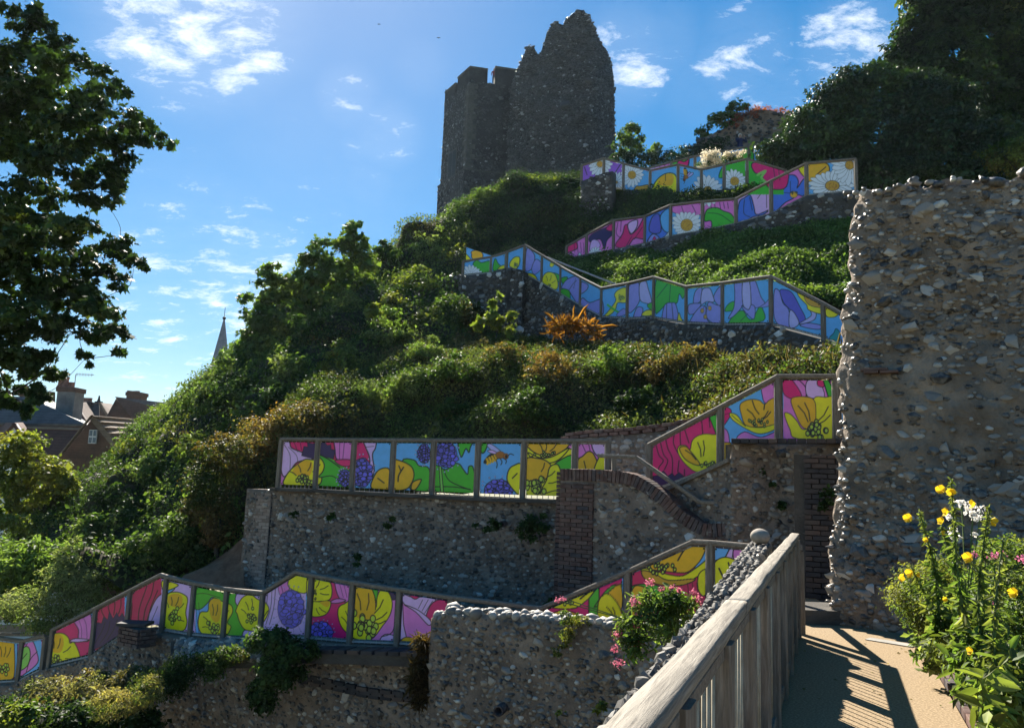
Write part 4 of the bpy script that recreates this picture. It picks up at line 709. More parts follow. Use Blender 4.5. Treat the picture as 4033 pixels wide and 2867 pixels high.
# ---------------------------------------------------------------- fences
def nodes3(nodes, fr):
    """(x, ytop, ybottom, Y, post) in a zoom frame -> base points, tops"""
    ox, oy, sc = FR[fr]; out = []
    for x, yt, yb, Y, post in nodes:
        b = at(ox+x/sc, oy+yb/sc, Y); t = at(ox+x/sc, oy+yt/sc, Y); out.append((np.array([b[0], b[1], b[2]]), t[2], post))
    return out
class Fence:
    def __init__(s, name, label, nodes, bays, post=.095, rail=(.11, .075), base='B', lo=.05, hi=.07, balusters=True, cell=2.25, cat='fence'):
        """nodes: (base, ztop, has post); bays: dict first-post-index -> art frame"""
        s.B = np.array([n[0] for n in nodes]); s.Z = np.array([n[1] for n in nodes]); s.post = [n[2] for n in nodes]
        s.root = thing(name, s.B[0], label, cat); d = unit(np.r_[s.B[-1][:2]-s.B[0][:2], 0]); n3 = np.array([d[1], -d[0], 0]); n3 = -n3 if np.dot(n3, s.B[0]) > 0 else n3
        for i in range(len(nodes)):
            if s.post[i] == 1:
                dl = unit(np.r_[(s.B[min(i+1, len(nodes)-1)]-s.B[max(i-1, 0)])[:2], 0])
                MB().beam(s.B[i]-[0, 0, .12], np.r_[s.B[i][:2], s.Z[i]-.02], post, post, up=dl, bev=.008).build('post', M_WOOD_V, s.root)
        for i in range(len(nodes)-1):
            if s.post[i+1] == -1: continue
            a, b = np.r_[s.B[i][:2], s.Z[i]], np.r_[s.B[i+1][:2], s.Z[i+1]]; e = unit(b-a)*.012
            MB().beam(a-e, b+e, rail[0], rail[1], bev=.018).build('handrail', M_WOOD, s.root)
        ks = [i for i in range(len(nodes)) if s.post[i] >= 1]
        for a, b in zip(ks[:-1], ks[1:]):
            fr = bays.get(a)
            if not fr: continue
            q = s.B[a:b+1]; zt = s.Z[a:b+1]; Ln = np.r_[0, np.cumsum(np.linalg.norm(np.diff(q[:, :2], axis=0), axis=1))]; W = Ln[-1]
            u0, v0, _ = proj(q[0]); u1, v1, _ = proj(q[-1]); ut, vt, _ = proj(np.r_[q[0][:2], zt[0]]); nu = int(np.clip(abs(u1[0]-u0[0])/cell, 8, 120)); nv = int(np.clip(abs(v0[0]-vt[0])/cell, 8, 110))
            S = np.linspace(post*.5+.028, W-post*.5-.028, nu); X = np.stack([np.interp(S, Ln, q[:, k]) for k in (0, 1, 2)], 1); top = np.interp(S, Ln, zt)-hi; bot = X[:, 2]+lo
            T = np.linspace(0, 1, nv); G = np.stack([np.tile(X[:, 0], (nv, 1)), np.tile(X[:, 1], (nv, 1)), bot[None]+(top-bot)[None]*T[:, None]], -1)+n3*.01
            Cc = paint(fr, G.reshape(-1, 3), C_[base]); idx = np.arange(nu*nv).reshape(nv, nu)
            F = np.stack([idx[:-1, :-1], idx[:-1, 1:], idx[1:, 1:], idx[1:, :-1]], -1).reshape(-1, 4)
            loop = np.r_[idx[0, :], idx[1:, -1], idx[-1, -2::-1], idx[-2:0:-1, 0]]; m = len(loop); nV = nu*nv
            V = np.r_[G.reshape(-1, 3), G.reshape(-1, 3)[loop]-n3*.008]
            sides = np.stack([loop, nV+np.arange(m), nV+(np.arange(m)+1) % m, np.roll(loop, -1)], -1)
            bi = nV+np.arange(nu); ti = nV+np.arange(nu+nv-2, nu+nv-2+nu)[::-1] % (nV+m)
            backq = np.stack([bi[:-1], ti[:-1], ti[1:], bi[1:]], -1)
            mesh_obj('mural_panel', V, np.concatenate([F, sides, backq]), M_PRINT, s.root, col=np.r_[Cc, np.tile(g3(.5), (m, 1))])
            fx = MB()
            for j0, i0 in ((2, 2), (2, nu-3), (nv-3, 2), (nv-3, nu-3)): fx.box(G[j0, i0]+n3*.006, unit(np.cross(n3, [0, 0, 1]))*.011, (0, 0, .011), n3*.005)
            tag(fx.build('fixings', M_BOLT, s.root), kind='stuff')
            if balusters:
                mb = MB(); k = max(3, int(W/.11))
                for x in np.linspace(.07, W-.07, k):
                    p = np.array([np.interp(x, Ln, q[:, j]) for j in (0, 1, 2)])-n3*.02; mb.tube([p-[0, 0, .03], np.r_[p[:2], np.interp(x, Ln, zt)-.05]], .007, 5)
                for dz in (.0,): mb.beam(q[0]+[0, 0, dz]-n3*.02, q[-1]+[0, 0, dz]-n3*.02, .03, .03)
                mb.build('steel_balusters', M_STEEL, s.root)
# lower ramp: depth falls steadily towards the right
def yA(u): return float(np.interp(u, [0, 640, 1210, 1560, 2130, 2800, 3000], [18.5, 16.8, 15.2, 14.5, 13.3, 12.0, 11.6]))
def yM(u): return yA(u)+2.7
def nA(fr, x, yt, yb, post=1): o = FR[fr]; return (x, yt, yb, yA(o[0]+x/o[2]), post)
Amid = [nA('a', 745, 445, 835), nA('a', 1035, 300, 640), nA('a', 1275, 172, 600, 0), nA('a', 1325, 186, 625), nA('a', 1555, 240, 660), nA('a', 1825, 290, 685), nA('a', 2125, 320, 695)]
Alow = [nA('a', -200, 670, 1060), nA('a', 145, 712, 1040), nA('a', 345, 668, 940)]
nlow = nodes3(Alow, 'a'); namid = nodes3([nA('a', 400, 620, 920)]+Amid, 'a')
nb = nodes3([nA('b', 415, 352, 880, 0), nA('b', 540, 378, 890), nA('b', 880, 440, 920), nA('b', 1265, 497, 935), nA('b', 1690, 560, 960)], 'b')
nc = nodes3([nA('c', 315, 606, 720), nA('c', 915, 350, 720), nA('c', 1365, 147, 660, 0), nA('c', 1490, 152, 640), nA('c', 1850, 185, 600)], 'c')
F_LOW = Fence('mural_fence', 'short mural fence at the lower left corner with yellow flower and pink petal panels', nlow, {0: 'a', 1: 'a'})
F_A = Fence('mural_fence', 'long lowest mural fence with magenta poppy, yellow flower and purple scabious panels', namid+nb, {0: 'a', 1: 'a', 2: 'a', 4: 'a', 5: 'a', 6: 'a', 7: 'b', 9: 'b', 10: 'b', 11: 'b'})
F_C = Fence('mural_fence', 'rising mural fence with big yellow flowers behind the pink valerian', [nb[-1]]+nc, {0: None, 1: 'c', 2: 'c', 4: 'c'}, lo=.03)
# middle terrace
def nM(x, yt, yb, post=1): return (x, yt, yb, yM(1050+x/1.6321), post)
nm = nodes3([nM(72, 128, 448), nM(310, 130, 455), nM(545, 132, 468), nM(800, 134, 482), nM(1060, 135, 494), nM(1348, 137, 508), nM(1645, 138, 520), nM(1975, 140, 530), nM(2190, 142, 540)], 'm')
F_M = Fence('mural_fence', 'level mural fence with bee and scabious panels on the middle terrace wall', nm, {i: 'm' for i in range(8)}, lo=.10)
# upper right flight
def yF(u): return float(np.interp(u, [2500, 2556, 3070, 3320], [14.8, 14.6, 13.2, 12.6]))
def nF(x, yt, yb, post=1): return (x, yt, yb, yF(2350+x/2.285), post)
nf = nodes3([nF(470, 757, 1180), nF(1115, 418, 930), nF(1640, 142, 735), nF(2168, 142, 735), nF(2400, 142, 735)], 'f')
F_F = Fence('mural_fence', 'climbing mural fence with magenta stripes and yellow flowers beside the ruined wall', nf, {0: 'f', 1: 'f', 2: 'f', 3: 'f'}, lo=.02)
# third terrace
def yT(u): return float(np.interp(u, [1820, 2062, 2133, 2206, 2285, 2368, 2470, 2575, 2703, 2847, 3037, 3250, 3400], [31, 31, 30.3, 29.4, 28, 26.6, 25.3, 24.3, 22.8, 21.3, 19.6, 18.2, 17.4]))
def nT(fr, x, yt, yb, post=1): o = FR[fr]; return (x, yt, yb, yT(o[0]+x/o[2]), post)
nt = nodes3([nT('t', 308, 330, 470), nT('t', 590, 285, 440), nT('t', 745, 235, 425), nT('t', 925, 165, 450), nT('t', 1098, 270, 545), nT('t', 1285, 382, 650), nT('t', 1485, 492, 768), nT('t', 1695, 598, 880), nT('t', 1955, 550, 900), nT('t', 2220, 486, 890)], 't')
nu_ = nodes3([nT('u', 515, 380, 740), nT('u', 880, 342, 755), nT('u', 1365, 278, 750), nT('u', 1890, 545, 890), nT('u', 2150, 690, 1010)], 'u')
F_T = Fence('mural_fence', 'zigzag mural fence with lilac bellflowers on the third flint terrace', nt+nu_, {i: ('t' if i < 9 else 'u') for i in range(14)}, lo=.04)
# fourth terrace
def yH(u): return float(np.interp(u, [2200, 2310, 2418, 2540, 2640, 2767, 2900, 3038, 3178, 3375], [33.4, 32.9, 32, 31, 29.8, 29.2, 28.6, 28, 27.5, 27]))
def nH(x, yt, yb, post=1): return (x, yt, yb, yH(2240+x/1.9364), post)
nh = nodes3([nH(-20, 835, 940), nH(135, 745, 895), nH(340, 636, 862), nH(580, 605, 810), nH(775, 520, 755), nH(1020, 492, 715), nH(1275, 472, 658), nH(1545, 335, 585), nH(1815, 202, 445), nH(2195, 168, 408)], 'h')
F_H = Fence('mural_fence', 'fourth terrace mural fence rising right to the panel with two big daisies', nh, {i: 'h' for i in range(9)}, lo=.03, post=.1)
def yI(u): return float(np.interp(u, [2250, 2377, 2560, 2762, 2942, 3100], [36.6, 36.2, 35.2, 34.2, 33.4, 33]))
def nI(x, yt, yb, post=1): return (x, yt, yb, yI(2240+x/1.9364), post)
ni = nodes3([nI(95, 218, 345), nI(265, 163, 365), nI(415, 203, 400), nI(620, 256, 432), nI(833, 210, 427), nI(1012, 250, 427), nI(1185, 210, 405), nI(1360, 168, 388), nI(1660, 255, 440)], 'h')
F_I = Fence('mural_fence', 'high zigzag mural fence with daisies and a bee below the tower', ni, {i: 'h' for i in range(8)}, lo=.03, post=.1)
def nJ(x, yt, yb, post=1): return (x, yt, yb, 38.2-(x-560)/840*1.2, post)
nj = nodes3([nJ(520, 258, 420), nJ(612, 238, 400), nJ(780, 192, 370), nJ(962, 148, 340), nJ(1180, 108, 300), nJ(1375, 72, 260), nJ(1520, 52, 240)], 'h')
F_J = Fence('mural_fence', 'topmost mural fence with blue panels half hidden by white flowers', nj, {i: 'i' for i in range(6)}, lo=.03, post=.1)
# ---------------------------------------------------------------- terrace walls
def base_line(nodes, off=0.0, drop=0.0, ztop=None):
    """plan points (x, y, ztop) along a fence, pushed off towards the camera"""
    B = np.array([n[0] for n in nodes]); d = unit(np.gradient(B[:, :2], axis=0)); n = np.stack([d[:, 1], -d[:, 0]], 1)
    if (n*B[:, :2]).sum() > 0: n = -n
    return np.c_[B[:, :2]+n*off, B[:, 2]-drop]
def wpts(L, zb): return [(x, y, z, zb if np.isscalar(zb) else b) for (x, y, z), b in zip(L, [zb]*len(L) if np.isscalar(zb) else zb)]
def inview(P, S, Z):
    u, v, z = proj(P); return (u > -60) & (u < 4093) & (v > -60) & (v < 2927)
# middle terrace wall
Lm = base_line(nm, .12, .03); e = unit(Lm[-1][:2]-Lm[0][:2]); zr = -1.9
ext = np.array([*(Lm[0][:2]-e*.75), Lm[0][2]]); Lm2 = np.vstack([ext, Lm])
W_M = Wall('retaining_wall', 'middle terrace flint wall below the level mural fence', wpts(Lm2, -3.6), .5, M_MORTAR, ns=140, nz=40, seed=2)
W_M.flints(.088, M_FLINT, 'a', 1.02, 300, zmin=-3.2, keep=inview)
mb = MB()
for a, b in zip(Lm2[1:-1], Lm2[2:]): mb.beam(np.r_[a[:2], a[2]+.02], np.r_[b[:2], b[2]+.02], .34, .07)
mb.build('coping', M_MORTAR_DARK, W_M.root)
# brick pillar closing the wall on the left
pl0, pl1 = dd(540, 1300, yM(950)-.25), dd(590, 1300, yM(1030)-.3)
T = thing('brick_pillar', (pl0[0], pl0[1], -3.5), 'weathered brick pillar at the left end of the middle terrace wall', 'pillar')
ztp = dd(560, 1098, yM(1000)-.3)[2]; dpl = unit(np.r_[(pl1-pl0)[:2], 0]); npl = np.array([dpl[1], -dpl[0], 0]); npl = -npl if np.dot(npl, pl0) > 0 else npl
MB().box(np.r_[((pl0+pl1)/2)[:2], (ztp-3.5)/2]-npl*.2, dpl*np.linalg.norm((pl1-pl0)[:2])/2, npl*.2, (0, 0, (ztp+3.5)/2)).build('pillar_core', M_MORTAR, T)
brick_panel(T, pl0, pl1, -2.9, ztp, .1, M_BRICK_PALE, .225, .075)
sd_ = pl1-np.r_[npl[:2]*.38, 0]
brick_panel(T, pl1, sd_, -2.9, ztp, .08, M_BRICK_DARK, .2, .075)
# curved brick-capped wall in front of it
def yC(u): return float(np.interp(u, [2200, 2900], [14.75, 13.05]))
ZC = (2150, 1680, 2.255)
def pC(x, y, dy=0): u, v = ZC[0]+x/ZC[2], ZC[1]+y/ZC[2]; return at(u, v, yC(u)+dy)
prof = catmull([(135, 385), (400, 388), (640, 405), (780, 432), (900, 492), (1000, 560), (1100, 640), (1180, 722), (1270, 790), (1420, 868), (1560, 870), (1690, 868)], 5)
Pc = np.array([pC(*p) for p in prof]); W_C = Wall('curved_wall', 'flint wall with curved brick coping sweeping down to a brick pier', [(p[0], p[1], p[2]-.01, -3.4) for p in Pc], .34, M_MORTAR, ns=110, nz=40, seed=5)
qx = pC(420, 900)[0]
W_C.flints(.1, M_FLINT, 'a', 1.04, 300, zmin=-1.6, keep=lambda P, S, Z: inview(P, S, Z) & (P[:, 0] > qx-.02+.06*np.sign(np.sin(Z*21))))
T = W_C.root; Sx = np.r_[0, np.cumsum(np.linalg.norm(np.diff(Pc, axis=0), axis=1))]; k = int(Sx[-1]/.078)
for i in range(k):                       # soldier bricks following the curve
    t = (i+.5)*Sx[-1]/k; c = np.array([np.interp(t, Sx, Pc[:, j]) for j in range(3)]); c2 = np.array([np.interp(min(t+.05, Sx[-1]), Sx, Pc[:, j]) for j in range(3)]); c1 = np.array([np.interp(max(t-.05, 0), Sx, Pc[:, j]) for j in range(3)])
    d = unit(c2-c1); nrm = np.array([d[1], -d[0], 0]); nrm = unit(nrm if np.dot(nrm, c) < 0 else -nrm); up = unit(np.cross(nrm, d)); up = up if up[2] > 0 else -up
    brick(T, c-nrm*.15-up*.085, d*.066, nrm*.38, up*.215, M_BRICK)
q0, q1 = pC(132, 700), pC(430, 700); brick_panel(T, q0, q1, -1.75, pC(150, 385)[2]-.23, .12, M_BRICK, .23, .076, proud=.06)
q2 = pC(132, 700, .5); brick_panel(T, np.array([q0[0]-.02, q0[1]]), np.array([q2[0]+.02, q2[1]]), -1.75, pC(150, 385)[2]-.02, .1, M_BRICK, .2, .076, proud=.03)
r0, r1 = pC(1400, 900), pC(1690, 900); brick_panel(T, r0, r1, pC(1500, 1250)[2], pC(1500, 870)[2]-.20, .3, M_BRICK, .225, .076, proud=.05)
# handrail over the curved wall
T = thing('handrail', pC(605, 385), 'short timber handrail on posts above the curved brick coping', 'handrail')
hp = [pC(465, 258, .12), pC(800, 272, .12), pC(1370, 668, .12), pC(1610, 684, .12)]
for a, b in zip(hp[:-1], hp[1:]): MB().beam(a, b, .1, .07, bev=.016).build('rail', M_WOOD, T)
for x, yt, yb in ((605, 275, 395), (1525, 690, 880)): MB().beam(pC(x, yb, .12), pC(x, yt, .12), .085, .085, up=(1, 0, 0), bev=.008).build('post', M_WOOD_V, T)
# low flint wall with brick coping behind the end of the middle path
ZF = FR['f']
def pF(x, y, Y): return at(ZF[0]+x/ZF[2], ZF[1]+y/ZF[2], Y)
bk = [(-320, 720, 17.6), (-60, 690, 17.1), (300, 668, 16.5), (640, 630, 15.9), (1000, 560, 15.3), (1300, 470, 14.9)]
Pb = np.array([pF(*p) for p in bk]); W_B = Wall('garden_wall', 'low flint wall with brick coping behind the middle path', [(*p, -2.2) for p in Pb], .4, M_MORTAR, ns=60, nz=24, seed=8)
W_B.flints(.12, M_FLINT_PALE, 'p', .98, 120, zmin=-1.2, keep=inview)
for a, b in zip(Pb[:-1], Pb[1:]):
    n = int(np.linalg.norm(b-a)/.235); d = unit(b-a); nr = unit(np.array([d[1], -d[0], 0])); nr = nr if np.dot(nr, a) < 0 else -nr; up = np.cross(d, nr); up = up if up[2] > 0 else -up
    for r in (0, 1):
        for i in range(n): brick(W_B.root, a+(b-a)*(i+.5+.5*r)/n-nr*.1+up*(.04+.078*r), d*.222, nr*.3, up*.068, M_BRICK)
# wall under the climbing fence, with the dark brick pilaster
LF = base_line(nf, .1, .0); t0 = np.r_[pF(1205, 735, yF(2350+1205/2.285)-.1)]
wf = [pF(380, 1200, 14.85), pF(640, 1160, 14.35), pF(1195, 915, 13.05+.0), pF(1215, 745, 12.95), pF(1640, 748, 13.1-.1), pF(2170, 748, 12.5), pF(2420, 748, 12.25)]
W_F = Wall('retaining_wall', 'shaded flint wall below the climbing mural fence', [(*p, -1.4) for p in wf], .5, M_MORTAR, ns=110, nz=40, seed=11)
W_F.flints(.098, M_FLINT, 'a', 1.04, 300, zmin=-1.2, keep=inview)
a, b = wf[3], wf[-1]; n = 14; d = unit(b-a)
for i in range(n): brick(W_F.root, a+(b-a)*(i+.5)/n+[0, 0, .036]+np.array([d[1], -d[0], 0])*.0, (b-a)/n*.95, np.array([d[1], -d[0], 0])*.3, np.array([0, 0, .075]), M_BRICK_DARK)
bs = [pF(640, 1158, 14.30), pF(1200, 895, 13.0)]; MB().beam(bs[0], bs[1], .1, .06).build('base_rail', M_WOOD, F_F.root)
g0, g1 = onz(1795*K, 1340*K, 0), None
pl = [dd(1792, 1020, 12.05), dd(1872, 1020, 11.85)]
T = thing('brick_pilaster', (pl[0][0], pl[0][1], -.6), 'sooty dark brick pilaster in the corner beside the ruined wall', 'pilaster')
zt = dd(1830, 1015, 12)[2]; c = (pl[0]+pl[1])/2; d = unit(np.r_[(pl[1]-pl[0])[:2], 0]); nr = np.array([d[1], -d[0], 0])
MB().box(np.r_[c[:2], (zt-.6)/2]-nr*-.0+np.array([0, .16, 0]), d*.33, np.array([-d[1], d[0], 0])*.13, (0, 0, (zt+.6)/2)).build('pilaster_core', M_MORTAR_DARK, T)
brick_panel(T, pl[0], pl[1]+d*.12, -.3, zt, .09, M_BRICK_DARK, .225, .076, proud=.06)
# walking surfaces of the terraces
for nd, w, dz in ((nm, 2.6, -.02), (nt+nu_, 2.2, -.05), (nh, 1.8, -.05), (ni, 1.4, -.05), (nf, 1.6, -.05)):
    Q = base_line(nd, -.02, -dz); Q2 = base_line(nd, -w, -dz); V = [p for a, b in zip(Q, Q2) for p in (a, b)]
    tag(mesh_obj('path', np.array(V), [(2*i, 2*i+2, 2*i+3, 2*i+1) for i in range(len(Q)-1)], M_PAVING_SHADE), kind='structure')
# ramp between the lowest fence and the middle wall
LA = base_line(namid+nb+nc[1:], -.1, .02); LA_b = []
V = []; 
for p in LA:
    q = p.copy(); dirn = unit(np.array([.35, .94])); V += [p, np.array([p[0]+dirn[0]*3.2, p[1]+dirn[1]*3.2, p[2]-.02])]
F = [(2*i, 2*i+2, 2*i+3, 2*i+1) for i in range(len(LA)-1)]
tag(mesh_obj('path', np.array(V), F, M_CONC), kind='structure')
# wall under the lowest fence
Lw = base_line(nlow+namid+nb, .16, .05); Lw[:, 2] = np.minimum(Lw[:, 2], Lw[:, 2])
W_L = Wall('retaining_wall', 'overgrown flint wall under the lowest mural fence', wpts(Lw, -6.3), .5, M_MORTAR, ns=160, nz=50, seed=14, rough=.06)
W_L.flints(.095, M_FLINT, 'a', 1.02, 300, zmin=-4.6, keep=inview)
# brick ledge courses on it
ZB = FR['b']
def pB(x, y, Y): return at(ZB[0]+x/ZB[2], ZB[1]+y/ZB[2], Y)
led = [(360, 985), (600, 985), (900, 990), (1240, 1000), (1540, 1010)]
L3 = [pB(x, y, yA(950+x/2.0636)-.42) for x, y in led]
T = thing('brick_ledge', L3[0], 'sloping brick ledge under the lowest fence beside the parapet wall', 'ledge')
for a, b in zip(L3[:-1], L3[1:]):
    n = max(1, int(np.linalg.norm(b-a)/.235)); d = unit(b-a); nr = unit(np.array([d[1], -d[0], 0])); up = np.cross(nr, d); up = up if up[2] > 0 else -up
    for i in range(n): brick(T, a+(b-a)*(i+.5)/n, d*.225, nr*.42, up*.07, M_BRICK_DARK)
    mbk = MB().beam(a-[0, 0, .12]-nr*.0, b-[0, 0, .12], .34, .17); mbk.build('ledge_core', M_MORTAR_DARK, T)
band = [(470, 1180), (760, 1245), (1040, 1310), (1440, 1350)]
for r in range(3):
    L3 = [pB(x, y+r*24, yA(950+x/2.0636)-.2) for x, y in band]
    for a, b in zip(L3[:-1], L3[1:]):
        n = max(1, int(np.linalg.norm(b-a)/.23)); d = unit(b-a); nr = unit(np.array([d[1], -d[0], 0]))
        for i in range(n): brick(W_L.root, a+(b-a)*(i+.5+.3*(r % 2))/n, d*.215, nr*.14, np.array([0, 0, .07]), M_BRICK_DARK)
# front parapet wall (bottom centre) with rounded flint coping
cpt = [(962, 1378, 12.75), (990, 1366, 12.65), (1100, 1372, 12.3), (1250, 1384, 11.8), (1400, 1398, 11.3), (1560, 1410, 10.8), (1760, 1420, 10.4)]
Pp = np.array([dd(*p) for p in cpt]); W_P = Wall('parapet_wall', 'flint parapet wall with pale pebble coping at bottom centre', [(*p, -6.3) for p in Pp], .4, M_MORTAR, ns=120, nz=56, seed=17, rough=.05)
W_P.flints(.088, M_FLINT, 'a', 1.02, 300, zmin=-4.4, keep=inview); W_P.crown(.125, M_FLINT_PALE, 'p', 140, 3, .34, .05, .8)
e0 = Pp[0]; W_Pe = None
# clay drain pipes
def pipe(name, u, v, Y, r, label, wallroot=None):
    c = dd(u, v, Y); q = unit(np.array([-.35, -1, 0])); T = thing(name, c, label, 'pipe'); mb = MB(); n = 16; V = []; 
    x = unit(np.cross(q, (0, 0, 1))); z = np.array([0, 0, 1.])
    for rr, o in ((r, -.15), (r, .07), (r*.72, .07), (r*.72, -.1)):
        for k in range(n): a = 2*math.pi*k/n; V.append(c+q*o+rr*(math.cos(a)*x+math.sin(a)*z))
    F = [(i*n+k, i*n+(k+1) % n, (i+1)*n+(k+1) % n, (i+1)*n+k) for i in range(3) for k in range(n)]+[tuple(3*n+k for k in range(n))]
    mb.add(V, F); mb.build('pipe_mouth', M_BRICK, T, True)
pipe('drain_pipe', 1115, 1583, 11.9, .075, 'round clay drain pipe mouth low in the front parapet wall'); pipe('drain_pipe', 1122, 1168, 16.05, .06, 'clay drain pipe mouth high in the middle terrace wall')
pipe('drain_pipe', 1828, 450, 27.25, .12, 'clay drain pipe mouth in the fourth terrace wall')
pipe('drain_pipe', 993, 1340, 16.2, .05, 'clay drain pipe mouth low in the middle terrace wall')
# third terrace wall
Lt = base_line(nt+nu_, .15, .06); Lt = np.vstack([[dd(985, 622, 31.6)], [dd(1025, 612, 31.2)], Lt[0:2], [dd(1130, 597, 30.6)], [dd(1165, 602, 30.2)], Lt[3:]])
W_T = Wall('retaining_wall', 'third terrace flint wall below the bellflower fence', wpts(Lt, 1.2), .6, M_MORTAR_DARK, ns=160, nz=40, seed=20, rough=.05)
W_T.flints(.155, M_FLINT_MID, 'g', 1.0, 300, zmin=2.0, keep=inview)
# fourth terrace wall
Lh = base_line(nh, .15, .06); W_H = Wall('retaining_wall', 'fourth terrace flint wall above the green slope', wpts(np.vstack([Lh, Lh[-1]+(Lh[-1]-Lh[-2])*.5*np.array([1, 1, 0])]), 5.0), .6, M_MORTAR_DARK, ns=140, nz=34, seed=23, rough=.05)
W_H.flints(.16, M_FLINT_MID, 'g', 1.0, 200, zmin=6.0, keep=inview)
Li = base_line(ni, .15, .04); W_I = Wall('retaining_wall', 'high flint wall below the zigzag fence at the tower foot', wpts(Li[2:], 8.0), .6, M_MORTAR_DARK, ns=90, nz=20, seed=26, rough=.05)
W_I.flints(.17, M_FLINT_MID, 'g', 1.0, 60, zmin=9.5, keep=inview)
st = [dd(1296, 405, 35.4), dd(1350, 385, 35.2), dd(1366, 382, 35.0)]
W_s = Wall('stub_wall', 'short dark flint wall standing in front of the daisy panels', [(*p, 8.0) for p in st], .4, M_MORTAR_DARK, ns=20, nz=16, seed=29)
W_s.flints(.16, M_FLINT_MID, 'g', 1.0, 30, zmin=10, keep=inview)
Lj = base_line(nj, .15, .02); W_J = Wall('retaining_wall', 'topmost flint wall behind the zigzag fence', wpts(Lj, 9.0), .6, M_MORTAR_DARK, ns=40, nz=12, seed=30)
# metal handrail inside the third terrace steps
T = thing('metal_handrail', dd(1372, 636, 27), 'pale metal handrail beside the third terrace steps', 'handrail')
MB().tube([dd(1172, 568, 31.2), dd(1222, 575, 31), dd(1372, 634, 27.2)], .035, 8).build('rail', M_STEEL, T, True); MB().tube([dd(1372, 634, 27.2), dd(1372, 672, 27.2)], .03, 8).build('post', M_STEEL, T, True)
# small returning panel behind the third terrace landing
nn_ = nodes3([(322, 185, 420, 32.6, 2), (660, 295, 430, 32.2, 2)], 't'); Fence('mural_panel_return', 'single blue mural panel with amber flower behind the third terrace landing', nn_, {0: 't'}, balusters=False, rail=(.03, .03), lo=.02, hi=.0, cat='panel')
# ---------------------------------------------------------------- ruined flint wall on the right
rb = [onz(1842*K, 1392*K, 0), onz(2030*K, 1415*K, 0)]; dr = unit(rb[1]-rb[0]); top = [(1905, 432), (1915, 424), (1945, 428), (1985, 425), (1990, 418), (2040, 408), (2075, 415), (2140, 402), (2200, 404), (2250, 412), (2262, 405), (2272, 388), (2330, 380), (2500, 380)]
def on_plane(u, v):                # meet the vertical plane of the wall face
    d = at(u*K, v*K, 1.0)-np.array([0, 0, EYE]); n = np.array([dr[1], -dr[0], 0]); t = np.dot(rb[0]-np.array([0, 0, EYE]), n)/np.dot(d, n); return np.array([0, 0, EYE])+d*t
tp = [on_plane(*p) for p in top]; xl = [(1905, 432), (1893, 500), (1885, 600), (1872, 720), (1868, 830), (1866, 960), (1862, 1080), (1848, 1200), (1840, 1320), (1838, 1395)]
lf = np.array([on_plane(*p) for p in xl])
sl = (lf-rb[0]) @ dr; zl = lf[:, 2]
T = thing('ruined_wall', rb[0], 'tall ruined flint wall with ragged left edge on the right', 'wall')
ns, nz = 120, 130; Smax = 7.0; ttop = np.array([[np.dot(p-rb[0], dr), p[2]] for p in tp]); st2 = np.linspace(ttop[0, 0], Smax, 160); ttop = np.stack([st2, np.interp(st2, ttop[:, 0], ttop[:, 1])+.22*(vnoise(np.stack([st2, st2*0, st2*0], -1), .42, 77, 3)-.5)], 1)
ndir = np.array([dr[1], -dr[0], 0]); ndir = ndir if np.dot(ndir, rb[0]) < 0 else -ndir
def left_s(z): return np.interp(z, zl[::-1], sl[::-1])
tn = np.linspace(0, 1, nz)
def ruin_pt(f, t):                 # f across 0..1, t up 0..1
    z0 = np.interp(f*Smax, ttop[:, 0], ttop[:, 1]); z = -.15+(z0+.15)*t; s0 = left_s(z); s = s0+(Smax-s0)*f; z1 = np.interp(s, ttop[:, 0], ttop[:, 1])
    z = -.15+(z1+.15)*t; return s, z
ff, tt = np.meshgrid(np.linspace(0, 1, ns)**1.25, tn); s_, z_ = ruin_pt(ff, tt)
z_ = z_+(tt > .97)*.06*(vnoise(np.stack([s_, s_*0, s_*0], -1), .12, 4, 2)-.5)*2
Pf = rb[0]+s_[..., None]*dr; Pf[..., 2] = z_
hr = (vnoise(Pf, .9, 33, 4)-.5)*.34+(vnoise(Pf, .16, 35, 2)-.5)*.12; edge = np.exp(-ff*40)
Pf = Pf+ndir*(hr-.25*edge)[..., None]+dr*((vnoise(Pf, .14, 36, 2)-.5)*.16*np.exp(-ff*60))[..., None]
idx = np.arange(ns*nz).reshape(nz, ns); F = np.stack([idx[:-1, :-1], idx[:-1, 1:], idx[1:, 1:], idx[1:, :-1]], -1).reshape(-1, 4); o = ns*nz
back = Pf-ndir*1.1+dr*(.35*np.exp(-ff*30))[..., None]
topf = np.stack([idx[-1, :-1], idx[-1, 1:], o+idx[-1, 1:], o+idx[-1, :-1]], -1); e0 = np.stack([idx[:-1, 0], idx[1:, 0], o+idx[1:, 0], o+idx[:-1, 0]], -1)
mesh_obj('wall_core', np.r_[Pf.reshape(-1, 3), back.reshape(-1, 3)], np.concatenate([F, F[:, ::-1]+o, topf, e0]), M_MORTAR_TAN, T)
